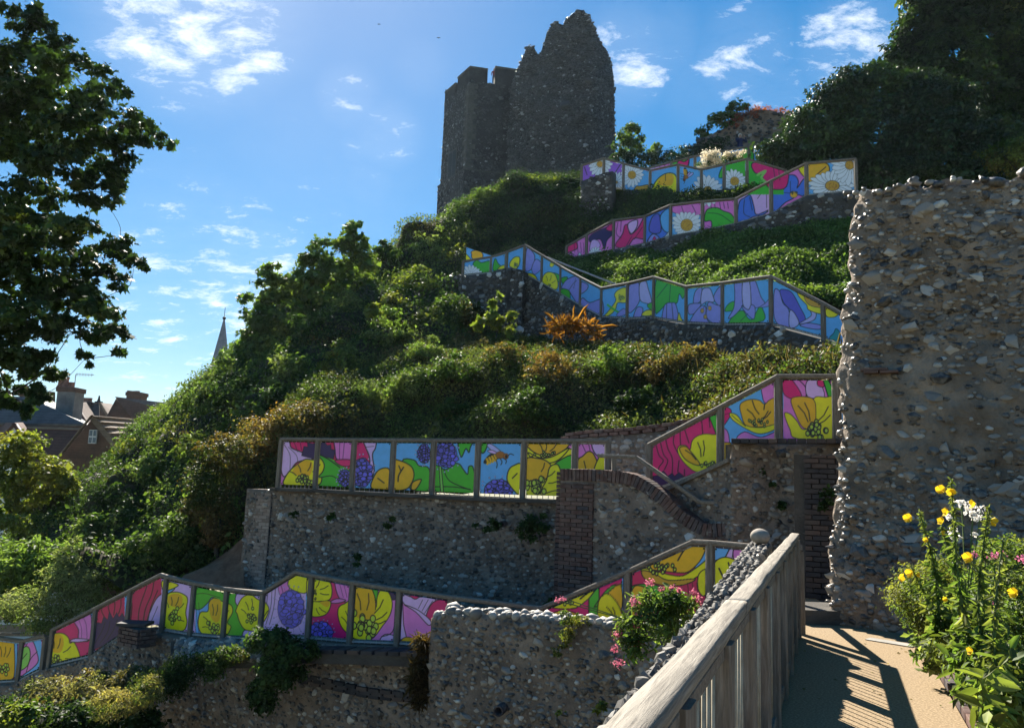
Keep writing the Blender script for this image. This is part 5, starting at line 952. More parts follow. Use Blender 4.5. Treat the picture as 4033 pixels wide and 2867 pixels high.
# flints in rough courses, sparser in the eroded middle patch
def ruin_stones(sz0, nsingle, step, prob, sig, key):
    PS, PZ = [], []
    for r, z in enumerate(np.arange(.02, 5.9, sz0*step*.78)):
        x = np.arange(-.4, Smax, sz0*step*1.12)+rng.uniform(-.4, .4)*sz0; x = x+rng.normal(0, sz0*.3, len(x)); PS.append(x); PZ.append(z+rng.normal(0, sz0*.22, len(x)))
    PS, PZ = np.concatenate(PS), np.concatenate(PZ); ok = (PS > left_s(PZ)+.01) & (PZ < np.interp(PS, ttop[:, 0], ttop[:, 1])-.03)
    Pw = rb[0]+PS[:, None]*dr; Pw[:, 2] = PZ; bare = np.clip(1.7-np.hypot((PS-left_s(PZ)-1.0)/1.1, (PZ-2.6)/.7), 0, 1)*.42
    uu_, vv_, _z = proj(Pw); ok &= (rng.random(len(PS)) < prob-bare) & (uu_ < 5300) & (vv_ < 3000); Pw, PS, PZ = Pw[ok], PS[ok], PZ[ok]; n = len(Pw)
    fx = np.clip((PS-left_s(PZ))/(Smax-left_s(PZ)), 0, 1); hw = (vnoise(Pw, .9, 33, 4)-.5)*.34+(vnoise(Pw, .16, 35, 2)-.5)*.12-.25*np.exp(-fx*40)
    b = np.minimum(sz0*.5*rng.lognormal(-.02, sig, n), .11); size = np.stack([b*rng.uniform(.95, 1.6, n), b*rng.uniform(.6, 1., n), b*rng.uniform(.34, .5, n)], 1)
    Nw = unit(ndir+rng.normal(0, .28, (n, 3))); Tw = unit(dr-Nw*(dr*Nw).sum(1, keepdims=True))
    set_stones(Pw+ndir*(hw+rng.uniform(-.08, .12, n)*sz0)[:, None], Tw, Nw, size, M_FLINT, key, T, nsingle, jitter=.15)
ruin_stones(.098, 300, 1.05, .84, .4, 'r'); ruin_stones(.046, 0, 1.2, .5, .35, 'r')
# stones of the broken left edge and the top, bedded in the core
n = 160; zz2 = rng.uniform(.03, tp[0][2]-.05, n); back_ = rng.uniform(0, .8, n); Pe = rb[0]+(left_s(zz2)+rng.uniform(-.02, .06, n)+.3*back_)[:, None]*dr; Pe[:, 2] = zz2; Pe = Pe-ndir*(.16+back_)[:, None]
b = .03*rng.lognormal(0, .4, n); size = np.stack([b*1.3, b*.6, b*1.1], 1); Ne = unit(ndir+rng.normal(0, .8, (n, 3))); Te = unit(dr-Ne*(dr*Ne).sum(1, keepdims=True)); set_stones(Pe, Te, Ne, size, M_FLINT, 'r', T, 0)
st_ = np.arange(ttop[0, 0], 5, .075); n = len(st_)*4; s3 = np.tile(st_, 4)+rng.normal(0, .04, n); Pt = rb[0]+s3[:, None]*dr; Pt[:, 2] = np.interp(s3, ttop[:, 0], ttop[:, 1])+rng.uniform(-.05, .02, n)+.05*(vnoise(Pt, .5, 9)-.5); Pt = Pt-ndir*np.repeat([.0, .2, .45, .8], len(st_))[:, None]
b = np.minimum(.036*rng.lognormal(0, .4, n), .075); size = np.stack([b*1.3, b, b*.9], 1); Nt = unit(ndir+rng.normal(0, .7, (n, 3))); Tt = unit(dr-Nt*(dr*Nt).sum(1, keepdims=True)); set_stones(Pt, Tt, Nt, size, M_FLINT, 'r', T, 0)
for u, v, w in ((1952, 826, .3), (1985, 831, .2), (1945, 832, .16)):
    c = on_plane(u, v)+ndir*.06; brick(T, c, dr*w, ndir*.12, np.array([0, 0, .03]), M_BRICK, 'tile')
# brick step at the path end
g = onz(1803*K, 1392*K, 0); MB().box(g+np.array([.22, .35, .075]), (.3, 0, 0), (0, .35, 0), (0, 0, .09)).build('step_core', M_MORTAR_DARK, T)
# ---------------------------------------------------------------- castle tower
ZT = (1700, 0, 1.8888)
def pT(x, y, Y): return at(ZT[0]+x/ZT[2], ZT[1]+y/ZT[2], Y)
M_TOWER = m_noise('tower mortar', [(.3, (.018, .018, .021)), (.55, (.04, .039, .043)), (.75, (.075, .07, .07))], .9, .95, 1.0, .06, bump_scale=5)  # dark bluish tone holds the shade of the backlit tower
M_ASHLAR = m_noise('ashlar', [(.3, (.05, .048, .045)), (.7, (.11, .105, .095))], 2, .9, .4, .02)
M_DARK = m_noise('dark opening', [(.3, (.008, .008, .01)), (.7, (.015, .015, .018))], 3, .6)
YB = 70.0; TF = YB/46.0
B0, B1 = pT(288, 505, YB), pT(720, 480, 46.8*TF); ztop = B0[2]; A0 = pT(100, 700, 49.0*TF)
tb = pT(288, 1500, YB)[2]-8
T = thing('castle_tower', (B0[0], B0[1], tb), 'dark octagonal flint castle tower with battlements on the hilltop', 'tower')
plan = [np.array([A0[0], A0[1]]), np.array([B0[0], B0[1]]), np.array([B1[0], B1[1]])]
dAB, dBC = plan[1]-plan[0], plan[2]-plan[1]
plan += [plan[2]+np.array([3.0, 4.8]), plan[2]+np.array([.9, 10]), plan[0]+np.array([2.8, 9]), plan[0]+np.array([.7, 4.5])]
def ring(scale, c0=None): c = np.mean(plan, axis=0); return [c+(p-c)*scale for p in plan]
nb_ = len(plan); zpar = ztop-0.85*TF; zs = pT(288, 1270, YB)[2]
def shell(zlo, zhi, sc):
    r = ring(sc); V = [(*p, zlo) for p in r]+[(*p, zhi) for p in r]; F = [(i, (i+1) % nb_, nb_+(i+1) % nb_, nb_+i) for i in range(nb_)]+[tuple(range(nb_, 2*nb_))]
    return MB().add(V, F)
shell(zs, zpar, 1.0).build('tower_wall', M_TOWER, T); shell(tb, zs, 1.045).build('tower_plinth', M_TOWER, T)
sc = MB(); r1, r2 = ring(1.06), ring(1.0); V = [(*p, zs-.08) for p in r1]+[(*p, zs+.04) for p in r1]+[(*p, zs+.2) for p in r2]
sc.add(V, [(k*nb_+i, k*nb_+(i+1) % nb_, (k+1)*nb_+(i+1) % nb_, (k+1)*nb_+i) for k in range(2) for i in range(nb_)]); sc.build('string_course', M_ASHLAR, T)
def merlon(p, q, f0, f1, top=None):
    a, b = p+(q-p)*f0, p+(q-p)*f1; d = unit(b-a); n = np.array([-d[1], d[0]]); t = ztop if top is None else top
    V = [(*x, z) for z in (zpar, t) for x in (a, b, b+n*.8, a+n*.8)]
    MB().add(V, [(0, 1, 5, 4), (1, 2, 6, 5), (2, 3, 7, 6), (3, 0, 4, 7), (4, 5, 6, 7)]).build('merlon', M_TOWER, T)
    c = (a+b)/2+n*.4; MB().box((*c, t+.07), (*(b-a)*.5*1.02, 0), (*n*.46, 0), (0, 0, .08)).build('merlon_cap', M_ASHLAR, T)
merlon(plan[0], plan[1], .52, 1.0, ztop); merlon(plan[0], plan[1], 0, .44, ztop-.25*TF); merlon(plan[1], plan[2], .0, .30); merlon(plan[1], plan[2], .43, 1.0, ztop+.25*TF)
for i in range(2, nb_): merlon(plan[i], plan[(i+1) % nb_], .1, .45); merlon(plan[i], plan[(i+1) % nb_], .6, .95)
# ashlar quoins on the visible corner
for i in range(30):
    z = zs+.4+i*.5
    if z > ztop-1.8: break
    for d_, l in ((unit(plan[0]-plan[1]), .8 if i % 2 else .5), (unit(plan[2]-plan[1]), .5 if i % 2 else .8)):
        n = np.array([d_[1], -d_[0]]); n = n if np.dot(n, plan[1]) < 0 else -n; c = plan[1]+d_*l/2
        MB().box((*(c+n*.01), z), (*(d_*l/2), 0), (*(n*.03), 0), (0, 0, .235)).build('quoin', M_ASHLAR, T)
# two-light window on the left face
dw = unit(plan[1]-plan[0]); nw = np.array([dw[1], -dw[0]]); nw = nw if np.dot(nw, plan[0]) < 0 else -nw
wz = pT(200, 1250, 48*TF)[2]
W = MB(); c = plan[0]+dw*np.linalg.norm(dAB)*.47
Wn = MB().box((*(c+nw*.02), wz), (*(dw*.95), 0), (*(nw*.05), 0), (0, 0, 1.5)).build('window', M_ASHLAR, T)
for s_ in (-.43, .43): MB().box((*(c+dw*s_+nw*.075), wz+.02), (*(dw*.31), 0), (*(nw*.012), 0), (0, 0, 1.3)).build('light', M_DARK, Wn)
# flints over the visible faces
def wall_flints(p, q, z0, z1, size, parent, dens=1.0):
    L = np.linalg.norm(q-p); d = (q-p)/L; n = np.array([d[1], -d[0]]); n = n if np.dot(n, p) < 0 else -n; N_ = int(L*(z1-z0)/(size*size*1.3)*dens)
    s = rng.random(N_)*L; z = z0+rng.random(N_)*(z1-z0); P = np.c_[p[None]+s[:, None]*d+n*.01, z]; b = size*.5*rng.lognormal(-.1, .35, N_); Nn = unit(np.r_[n, 0]+rng.normal(0, .25, (N_, 3))); Tt = np.tile(np.r_[d, 0], (N_, 1)); Tt = unit(Tt-Nn*(Tt*Nn).sum(1, keepdims=True))
    tag(stones('flint_field', P, Tt, Nn, np.stack([b*1.2, b*.8, b*.3], 1), M_FLINT_FAR, parent), kind='stuff')
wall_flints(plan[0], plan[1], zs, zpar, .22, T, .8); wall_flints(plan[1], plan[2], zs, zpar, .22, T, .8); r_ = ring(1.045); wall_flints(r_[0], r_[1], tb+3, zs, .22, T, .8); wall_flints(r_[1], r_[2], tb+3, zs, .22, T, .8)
# ruined tall section in front, on the right
out = catmull([(555, 1400), (560, 1300), (572, 1050), (590, 800), (605, 620), (640, 520), (665, 470), (680, 415), (705, 375), (737, 350), (765, 365), (785, 400), (803, 398), (832, 335), (858, 255), (880, 205), (920, 167), (955, 178), (975, 192), (1000, 145), (1045, 105), (1090, 82), (1130, 85), (1165, 115), (1195, 170), (1222, 240), (1260, 320), (1310, 400), (1338, 470), (1352, 640), (1358, 900), (1364, 1080), (1372, 1300), (1375, 1420)], 4)
left = out[:int(len(out)*9/33)+1]
T = thing('ruined_tower_wall', pT(960, 1500, 65), 'tall jagged ruined flint wall beside the tower', 'wall')
xs = np.r_[np.linspace(555, 1375, 110)]
def top_y(x):
    seg = out; ys = []
    for a, b in zip(seg[:-1], seg[1:]):
        lo, hi = sorted((a[0], b[0]))
        if lo <= x <= hi and hi > lo: ys.append(a[1]+(b[1]-a[1])*(x-a[0])/(b[0]-a[0]))
    return min(ys) if ys else 1400
ty = np.array([top_y(x) for x in xs]); nzr = 90
def ydep(x): t = (x-555)/(1375-555); return TF*(45.6-2.2*np.sin(np.clip(t, 0, 1)*np.pi*.62)**1.0+np.clip((t-.78)/.22, 0, 1)**1.5*3.6)
G = np.zeros((nzr, len(xs), 3))
for j, x in enumerate(xs):
    for i in range(nzr): y = 1640+(ty[j]-1640)*(i/(nzr-1)); G[i, j] = pT(x, y, ydep(x))
h = (vnoise(G, 1.8, 51, 3)-.5)*.8+(vnoise(G, .5, 52, 2)-.5)*.25; nrm_ = np.array([0, -1, 0]); G = G+nrm_*h[..., None]
G[..., 0] += (vnoise(G, .5, 53, 2)-.5)*.25; G[-1, :, 2] += (vnoise(G[-1], .5, 54, 2)-.5)*.3
idx = np.arange(nzr*len(xs)).reshape(nzr, -1); F = np.stack([idx[:-1, :-1], idx[:-1, 1:], idx[1:, 1:], idx[1:, :-1]], -1).reshape(-1, 4); o = G[..., 0].size
Bk = G+np.array([.0, 4.0, 0]); topf = np.stack([idx[-1, :-1], idx[-1, 1:], o+idx[-1, 1:], o+idx[-1, :-1]], -1); e0 = np.stack([idx[:-1, 0], idx[1:, 0], o+idx[1:, 0], o+idx[:-1, 0]], -1); e1 = np.stack([idx[:-1, -1], o+idx[:-1, -1], o+idx[1:, -1], idx[1:, -1]], -1)
mesh_obj('wall_core', np.r_[G.reshape(-1, 3), Bk.reshape(-1, 3)], np.concatenate([F, F[:, ::-1]+o, topf, e0, e1]), M_TOWER, T)
i, j = rng.integers(0, nzr-1, 16000), rng.integers(0, len(xs)-1, 16000); f1, f2 = rng.random((2, 16000, 1)); Pq = (G[i, j]*(1-f1)+G[i, j+1]*f1)*(1-f2)+(G[i+1, j]*(1-f1)+G[i+1, j+1]*f1)*f2
Pq[:, 2] = np.round(Pq[:, 2]/.22)*.22+rng.normal(0, .04, 16000); keepq = rng.random(16000) < np.clip((Pq[:, 2]-21)/3, .1, 1); Pq = Pq[keepq]; n = len(Pq)
N_ = unit(np.array([-.1, -1, .1])+rng.normal(0, .3, (n, 3))); Tt = np.tile([1., 0, 0], (n, 1)); Tt = unit(Tt-N_*(Tt*N_).sum(1, keepdims=True)); b = .115*rng.lognormal(-.1, .35, n)
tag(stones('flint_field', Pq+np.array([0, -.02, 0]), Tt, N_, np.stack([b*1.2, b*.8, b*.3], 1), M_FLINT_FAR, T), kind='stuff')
# low ruin behind the top fence
Zp = (2600, 380, 3.8083)
def pP(x, y, Y): return at(Zp[0]+x/Zp[2], Zp[1]+y/Zp[2], Y)
rt = [(560, 640), (700, 610), (860, 520), (1030, 455), (1150, 380), (1250, 250), (1400, 215), (1560, 205), (1720, 225), (1900, 260), (2100, 300)]
W_R = Wall('ruined_wall', 'low ruined flint wall topped with red valerian behind the person', [(*pP(x, y, 43-.0006*x), 12.0) for x, y in rt], 1.2, M_MORTAR, ns=80, nz=30, seed=61, rough=.25, rough_scale=1.0)
W_R.flints(.24, M_FLINT_FAR, 'f', 1.0, 40, zmin=14, keep=inview)
# ---------------------------------------------------------------- foreground path, railing, parapet
RH = 1.12
r_far = onz(1774*K, 1186*K, RH); r_near = onz(1380*K, 1624*K, RH); rd = unit(r_far-r_near); rn = np.array([rd[1], -rd[0], 0])   # rn points to the path side
r_start = r_near-rd*1.2
def rp(t, off=0, z=0): p = r_start+rd*t+rn*off; return np.array([p[0], p[1], z])
RL = np.linalg.norm(r_far-r_start)
pe = [onz(2196*K, 1690*K, 0), onz(2160*K, 1624*K, 0), onz(2100*K, 1520*K, 0), onz(2050*K, 1440*K, 0), onz(2035*K, 1418*K, 0)]
edge_pts = catmull(pe, 5)
mb = MB(); left_ = [rp(-3, -.05), rp(0, -.05), rp(RL*.5, -.05), rp(RL, -.05), onz(1795*K, 1388*K, 0)+np.array([0, .0, 0]), np.array([3.3, 12.4, 0]), np.array([4.6, 12.0, 0]), rb[0]+np.array([.5, .3, 0]), rb[0]+dr*1.2+ndir*-.1]
V = [(*p[:2], 0) for p in left_]+[(*p[:2], 0) for p in edge_pts[::-1]]+[(pe[0][0]-.9, -1.5, 0), (-2.2, -2.5, 0)]
bm_ = bmesh.new(); vsx = [bm_.verts.new(v) for v in V]; bm_.faces.new(vsx); bmesh.ops.triangulate(bm_, faces=bm_.faces[:]); me = bpy.data.meshes.new('path'); bm_.to_mesh(me); bm_.free(); me.materials.append(M_PATH)
o = bpy.data.objects.new('path', me); COL.objects.link(o); tag(o, kind='structure')
# earth bank that carries the path
mb = MB(); mb.add([(*rp(-4, -.1)[:2], -.03), (*rp(RL+.6, -.1)[:2], -.03), (3.3, 12.6, -.03), (9, 12.0, -.03), (9, -4, -.03), (-3, -4, -.03), (*rp(-4, -.1)[:2], -6.4), (*rp(RL+.6, -.1)[:2], -6.4), (3.3, 12.6, -6.4), (9, 12.0, -6.4), (9, -4, -6.4), (-3, -4, -6.4)],
   [(0, 1, 2, 3, 4, 5)]+[(i, (i+1) % 6, 6+(i+1) % 6, 6+i) for i in range(6)]); tag(mb.build('terrain', M_SOIL), kind='structure')
# concrete strip across the path end
c0, c1 = onz(1936*K, 1425*K, 0), onz(2040*K, 1442*K, 0); MB().beam(c0+[0, 0, -.02], c1+[0, 0, -.02], .16, .06).build('threshold', M_CONC, bpy.data.objects['path'])
# brick edging
T = thing('brick_edging', pe[1], 'red brick edging between the path and the flower border', 'edging')
Lp = resample(edge_pts, 60); s = np.r_[0, np.cumsum(np.linalg.norm(np.diff(Lp, axis=0), axis=1))]; n = int(s[-1]/.228)
for i in range(n):
    t = (i+.5)/n*s[-1]; c = np.array([np.interp(t, s, Lp[:, k]) for k in range(3)]); c2 = np.array([np.interp(t+.05, s, Lp[:, k]) for k in range(3)]); c1_ = np.array([np.interp(t-.05, s, Lp[:, k]) for k in range(3)]); d = unit(c2-c1_); nr = np.array([d[1], -d[0], 0])
    brick(T, c+nr*.07+np.array([0, 0, .0]), d*.218, nr*.105, np.array([0, 0, .08]), M_BRICK_RED if 'M_BRICK_RED' in globals() else M_BRICK)
    brick(T, c+nr*.185+np.array([0, 0, -.004]), d*.218, nr*.105, np.array([0, 0, .08]), M_BRICK)
# railing
T = thing('timber_railing', rp(RL), 'weathered timber railing with rounded handrail along the foreground path', 'railing')
def rail_part(a, b, w, h, name, m):
    """handrail with a rounded top, wavering slightly like old oak"""
    d = unit(b-a); L = np.linalg.norm(b-a); x = np.array([d[1], -d[0], 0]); x = unit(x); y = np.cross(x, d); y = y if y[2] > 0 else -y; V = []; n = max(2, int(L/.1)); pr = [(-.46, -.5), (.46, -.5), (.5, -.4), (.5, .3), (.47, .44), (.38, .5), (0, .51), (-.38, .5), (-.47, .44), (-.5, .3), (-.5, -.4)]
    m0 = len(pr)
    for i in range(n+1):
        c = a+d*L*i/n
        for k, (px, py) in enumerate(pr):
            q = c+x*px*w+y*py*h; wv = (vnoise(np.array([[i*.1, k*1.3, 0]]), .35, 9, 2)[0]-.5)*.008; V.append(q+(x*px+y*py)*wv*2)
    F = [(i*m0+k, i*m0+(k+1) % m0, (i+1)*m0+(k+1) % m0, (i+1)*m0+k) for i in range(n) for k in range(m0)]+[tuple(range(m0))[::-1], tuple(n*m0+k for k in range(m0))]
    # build along local X so the grain follows the timber
    o = mesh_local(name, np.array(V), F, a, d, x, m, T); return o
def mesh_local(name, V, F, org, ax, ay, m, parent):
    az = np.cross(ax, ay); Mx = np.stack([ax, ay, az], 1); Vl = (V-org) @ Mx; me = bpy.data.meshes.new(name); me.from_pydata(Vl.tolist(), [], F); me.update()
    b2 = bmesh.new(); b2.from_mesh(me); bmesh.ops.recalc_face_normals(b2, faces=b2.faces); b2.to_mesh(me); b2.free(); me.polygons.foreach_set('use_smooth', np.ones(len(me.polygons), bool)); me.materials.append(m)
    return place(name, me, frame(org, ax, ay, az), parent)
M_WOOD_X = m_wood('weathered oak handrail', [(.25, (.07, .06, .05)), (.42, (.17, .15, .125)), (.58, (.27, .24, .20)), (.8, (.40, .36, .31))], (2.2, 40, 40), .9)
cut = [0, RL*.36, RL*.7, RL]
for a, b in zip(cut[:-1], cut[1:]): rail_part(rp(a+.002, 0, RH-.04), rp(b-.002, 0, RH-.04), .088, .055, 'handrail', M_WOOD_X)
post_t = [RL-.06-k*.9 for k in range(10) if RL-.06-k*.9 > 0]
for t in post_t: MB().beam(rp(t, 0, -.05), rp(t, 0, RH-.09), .1, .12, up=rd, bev=.01).build('post', M_WOOD_V, T)
for a, b in zip(post_t[1:], post_t[:-1]): MB().beam(rp(a+.05, .0, .07), rp(b-.05, .0, .07), .05, .08, bev=.005).build('bottom_rail', M_WOOD, T); MB().beam(rp(a+.05, .0, RH-.12), rp(b-.05, .0, RH-.12), .05, .05, bev=.005).build('top_rail', M_WOOD, T)
M_ROD = m_noise('bleached lath', [(.3, (.28, .23, .16)), (.7, (.48, .41, .30))], 12, .7, .2, .002)
rod = MB().tube([(0, 0, .1), (0, 0, RH-.13)], .0065, 6).build('baluster', M_ROD, None, True); rme = rod.data; bpy.data.objects.remove(rod)
t = .0
while t < RL-.1:
    if min(abs(t-q) for q in post_t) > .09:
        M4 = np.eye(4); M4[:3, 3] = rp(t); place('baluster', rme, M4, T)
    t += .115
# end section turning down behind the last post
T2 = thing('end_railing', rp(RL+.25), 'short stepped-down timber railing at the far end of the foreground railing', 'railing')
e1 = rp(RL+.06, .02); e2 = rp(RL+.06, .02)+np.array([.42, 1.3, 0])
MB().beam(np.r_[e1[:2], .95], np.r_[e2[:2], .62], .1, .07, bev=.015).build('handrail', M_WOOD, T2)
for q, h in ((e1+np.array([.06, .14, 0]), .9), (e2, .6)): MB().beam(np.r_[q[:2], -.02], np.r_[q[:2], h], .1, .1, up=(1, 0, 0), bev=.01).build('post', M_WOOD_V, T2)
# flint parapet beside the railing (its rounded stones show past the handrail)
pw = [(*rp(t, -.26, 0)[:2], z, -3.5) for t, z in ((-.6, .52), (RL*.35, .64), (RL*.6, .74), (RL*.85, .90), (RL+.1, .96))]
W_Q = Wall('parapet_wall', 'low flint parapet just behind the foreground timber railing', pw, .22, M_MORTAR_DARK, ns=80, nz=30, seed=71, rough=.02)
W_Q.flints(.11, M_FLINT, 'a', 1.05, 120, zmin=-.2, keep=inview); W_Q.crown(.06, M_FLINT_DULL, 'd', 300, 4, .24, .0, .7)
c = rp(RL-.2, -.36, 1.06); V, F = subdiv(ICO2, ICO2F); V = V*np.array([.105, .105, .085])*(1+.10*(vnoise(V*1.0, .7, 3, 2)-.5))[:, None]+c
M_PEB = m_noise('pale boulder', [(.3, (.20, .17, .14)), (.7, (.38, .33, .28))], 9, .85, .5, .01); tag(mesh_obj('capstone', V, F, M_PEB, None, True), 'large rounded pale stone capping the far end of the parapet', 'stone', kind='thing')

# fallen leaves and grit on the path
n = 90; tt_ = rng.uniform(0, RL, n); of_ = rng.uniform(.1, 1.25, n)**1.0; P = np.array([rp(a, b, .006) for a, b in zip(tt_, of_)])
tag(leaf_mesh('fallen_leaves', P, np.tile([0, 0, 1.], (n, 1)), rng.uniform(.015, .05, n), shade_var(mixcol([np.array([.16, .10, .04]), np.array([.25, .2, .07]), np.array([.08, .1, .03])], rng.random((n, 3))), .3), M_LEAF, tilt=.15), 'small fallen leaves scattered on the foreground path', 'leaves', kind='stuff')
# ---------------------------------------------------------------- houses of the town below
ZH = (0, 1420, 3.1736)
def pH(x, y, Y): return at(ZH[0]+x/ZH[2], ZH[1]+y/ZH[2], Y)
def m_tiles(name, stops, scale, rough=.85, tilt=1.0):
    """courses of tiles too small to tell apart: thin rows by height"""
    m, n, l, b = mat(name, rough, .3); pos = geo_pos(n); s = n.new('ShaderNodeSeparateXYZ'); l.new(pos, s.inputs[0])
    k = n.new('ShaderNodeMath'); k.operation = 'MULTIPLY'; l.new(s.outputs['Z'], k.inputs[0]); k.inputs[1].default_value = scale
    f = n.new('ShaderNodeMath'); f.operation = 'FRACT'; l.new(k.outputs[0], f.inputs[0])
    t = noise_node(n, l, 1.4, 8, .7, vec=pos); r = ramp(n, stops); l.new(t.outputs['Fac'], r.inputs[0])
    rr = ramp(n, [(0, g3(.62)), (.18, g3(1)), (1, g3(.93))]); l.new(f.outputs[0], rr.inputs[0])
    q = n.new('ShaderNodeMix'); q.data_type = 'RGBA'; q.blend_type = 'MULTIPLY'; q.inputs[0].default_value = 1; l.new(r.outputs[0], q.inputs[6]); l.new(rr.outputs[0], q.inputs[7]); l.new(q.outputs[2], b.inputs['Base Color'])
    bump(n, l, b, f.outputs[0], .8, .05); return m
M_SLATE = m_tiles('slate roof', [(.3, (.055, .058, .066)), (.7, (.12, .12, .13))], 4.5, .75)
M_CLAY = m_tiles('clay tile roof', [(.3, (.055, .026, .022)), (.7, (.13, .058, .045))], 5.5)
M_STONE_T = m_tiles('stone tile roof', [(.3, (.12, .08, .055)), (.7, (.30, .22, .16))], 3.2)
M_BROWN_T = m_tiles('brown tile roof', [(.3, (.07, .045, .04)), (.7, (.15, .10, .085))], 5)
M_HWALL = m_tiles('far brickwork', [(.3, (.06, .035, .028)), (.7, (.16, .09, .065))], 7)
M_RENDER = m_noise('white render', [(.3, (.62, .64, .66)), (.7, (.78, .79, .80))], 2, .8, .1, .01)
M_CHIM = m_noise('sooty render', [(.3, (.12, .11, .105)), (.7, (.27, .25, .23))], 1.2, .9, .3, .02)
M_POT = m_noise('chimney pot clay', [(.3, (.16, .07, .05)), (.7, (.34, .16, .11))], 3, .85, .2, .01)
M_GLASS, _n, _l, _b = mat('window glass', .08, .6); _b.inputs['Base Color'].default_value = (.05, .09, .14, 1)
M_WFRAME = m_noise('painted frame', [(.3, g3(.6)), (.7, g3(.75))], 5, .6, .1, .005)
def slab(T, name, pts, m, th=.18):
    """a roof plane through pixel points (x, y, Y), with thickness"""
    P = [pH(*p) for p in pts]; n = unit(np.cross(P[1]-P[0], P[2]-P[0])); n = n if n[2] > 0 else -n
    return MB().prism(P, (0, 0, 0), -n*th).build(name, m, T)
def walls(T, name, pts, m, back=6.0, zb=-6.4):
    """an upright face through pixel points, carried down to the ground and back"""
    P = [pH(*p) for p in pts]; P = P+[np.array([P[-1][0], P[-1][1], zb]), np.array([P[0][0], P[0][1], zb])]
    return MB().prism(P, (0, 0, 0), (0, back, 0)).build(name, m, T)
def chimney(T, x0, x1, y0, y1, Y, m, pots, band=True):
    a, b = pH(x0, y1, Y), pH(x1, y0, Y); w = b[0]-a[0]; d = min(w, 1.4)
    c = MB().aabox((a[0], Y, a[2]-3), (b[0], Y+d, b[2])).build('chimney', m, T)
    if band: MB().aabox((a[0]-.09, Y-.09, b[2]-.32), (b[0]+.09, Y+d+.09, b[2]+.05)).build('chimney_cap', M_HWALL, c)
    for px, ph, r in pots:
        q = pH(px, y0, Y+d*.5); z = pH(px, ph, Y+d*.5)[2]-q[2]; MB().lathe((q[0], q[1], b[2]), [(r*1.15, 0), (r*1.1, z*.15), (r*.85, z*.3), (r*.8, z*.85), (r*1.0, z*.9), (r*.95, z), (r*.6, z), (r*.6, z*.8)], 10).build('chimney_pot', M_POT, c, False)
    return c
def window(T, x0, x1, y0, y1, Y, m=None):
    a, b = pH(x0, y1, Y), pH(x1, y0, Y); f = MB().aabox((a[0], Y-.06, a[2]), (b[0], Y+.05, b[2])).build('window', M_WFRAME, T)
    g = MB(); n = 2
    for i in range(n):
        for j in range(2):
            w, h = (b[0]-a[0])/n, (b[2]-a[2])/2; g = MB().aabox((a[0]+w*i+w*.12, Y-.075, a[2]+h*j+h*.1), (a[0]+w*(i+1)-w*.12, Y-.055, a[2]+h*(j+1)-h*.1)); g.build('pane', M_GLASS, f)
# slate-roofed house on the far left
T = thing('slate_house', pH(500, 1300, 62), 'slate roofed house with a tall rendered chimney stack on the left', 'house')
slab(T, 'roof', [(-500, 770, 60), (1085, 800, 60), (860, 690, 61.2), (350, 455, 62.3), (-500, 420, 62.3)], M_SLATE); slab(T, 'roof_hip', [(1085, 803, 60), (865, 692, 61.2), (350, 455, 62.3), (600, 470, 67), (1120, 790, 66)], M_SLATE)
walls(T, 'wall', [(-500, 775, 60.4), (1080, 803, 60.4)], M_HWALL, 10); chimney(T, 680, 945, 345, 700, 63.5, M_CHIM, [(762, 195, .3), (817, 200, .26), (890, 265, .27)]); chimney(T, 235, 352, 400, 520, 66, M_HWALL, [(260, 300, .25), (320, 310, .25)])
slab(T, 'rear_wall', [(455, 640, 69), (690, 640, 69), (690, 395, 69), (455, 385, 69)], M_HWALL, .3)
a = pH(930, 330, 64); z1 = pH(932, 170, 64)[2]; an = MB().tube([a, (a[0], a[1], z1)], .035, 6); 
for i in range(6): an.tube([(a[0]+.1+i*.24, a[1], z1-.05-.18*(i % 2)*0-.1), (a[0]+.1+i*.24, a[1], z1+.22-.1)], .02, 4)
an.tube([(a[0], a[1], z1), (a[0]+1.5, a[1], z1)], .025, 5).build('aerial', M_STEEL, T)
# white gabled house
T = thing('white_house', pH(1000, 1300, 70), 'white gable end house with dark window behind the slate roof', 'house')
walls(T, 'gable_wall', [(925, 790, 70), (925, 530, 70), (1095, 790, 70)][::1], M_RENDER, .4); window(T, 922, 950, 612, 700, 69.9); slab(T, 'roof', [(925, 520, 69.6), (1105, 790, 69.6), (1290, 780, 80), (1120, 520, 80)], M_BROWN_T, .2)
# chapel gable with cross
T = thing('chapel', pH(1230, 1300, 84), 'small chapel gable with a cross finial among the roofs', 'chapel')
walls(T, 'gable_wall', [(1080, 720, 84), (1232, 530, 84), (1365, 720, 84)], M_HWALL, .5); slab(T, 'roof', [(1232, 520, 83.7), (1375, 722, 83.7), (1560, 722, 97), (1400, 540, 97)], M_BROWN_T, .3)
c = pH(1232, 530, 84); z1 = pH(1232, 445, 84)[2]; MB().lathe((c[0], 84, c[2]-.1), [(.3, 0), (.12, .5), (.05, .9)], 8).aabox((c[0]-.07, 83.95, c[2]+.5), (c[0]+.07, 84.07, z1)).aabox((c[0]-.42, 83.96, z1-.72), (c[0]+.42, 84.06, z1-.56)).build('cross', M_DARK, T)
slab(T, 'coping', [(1232, 520, 83.5), (1255, 520, 83.5), (1375, 720, 83.5), (1340, 720, 83.5)], M_STONE_T, .2)
T = thing('terrace_house', pH(1080, 1300, 78), 'dark roofed house with a three-pot brick chimney beside the chapel', 'house')
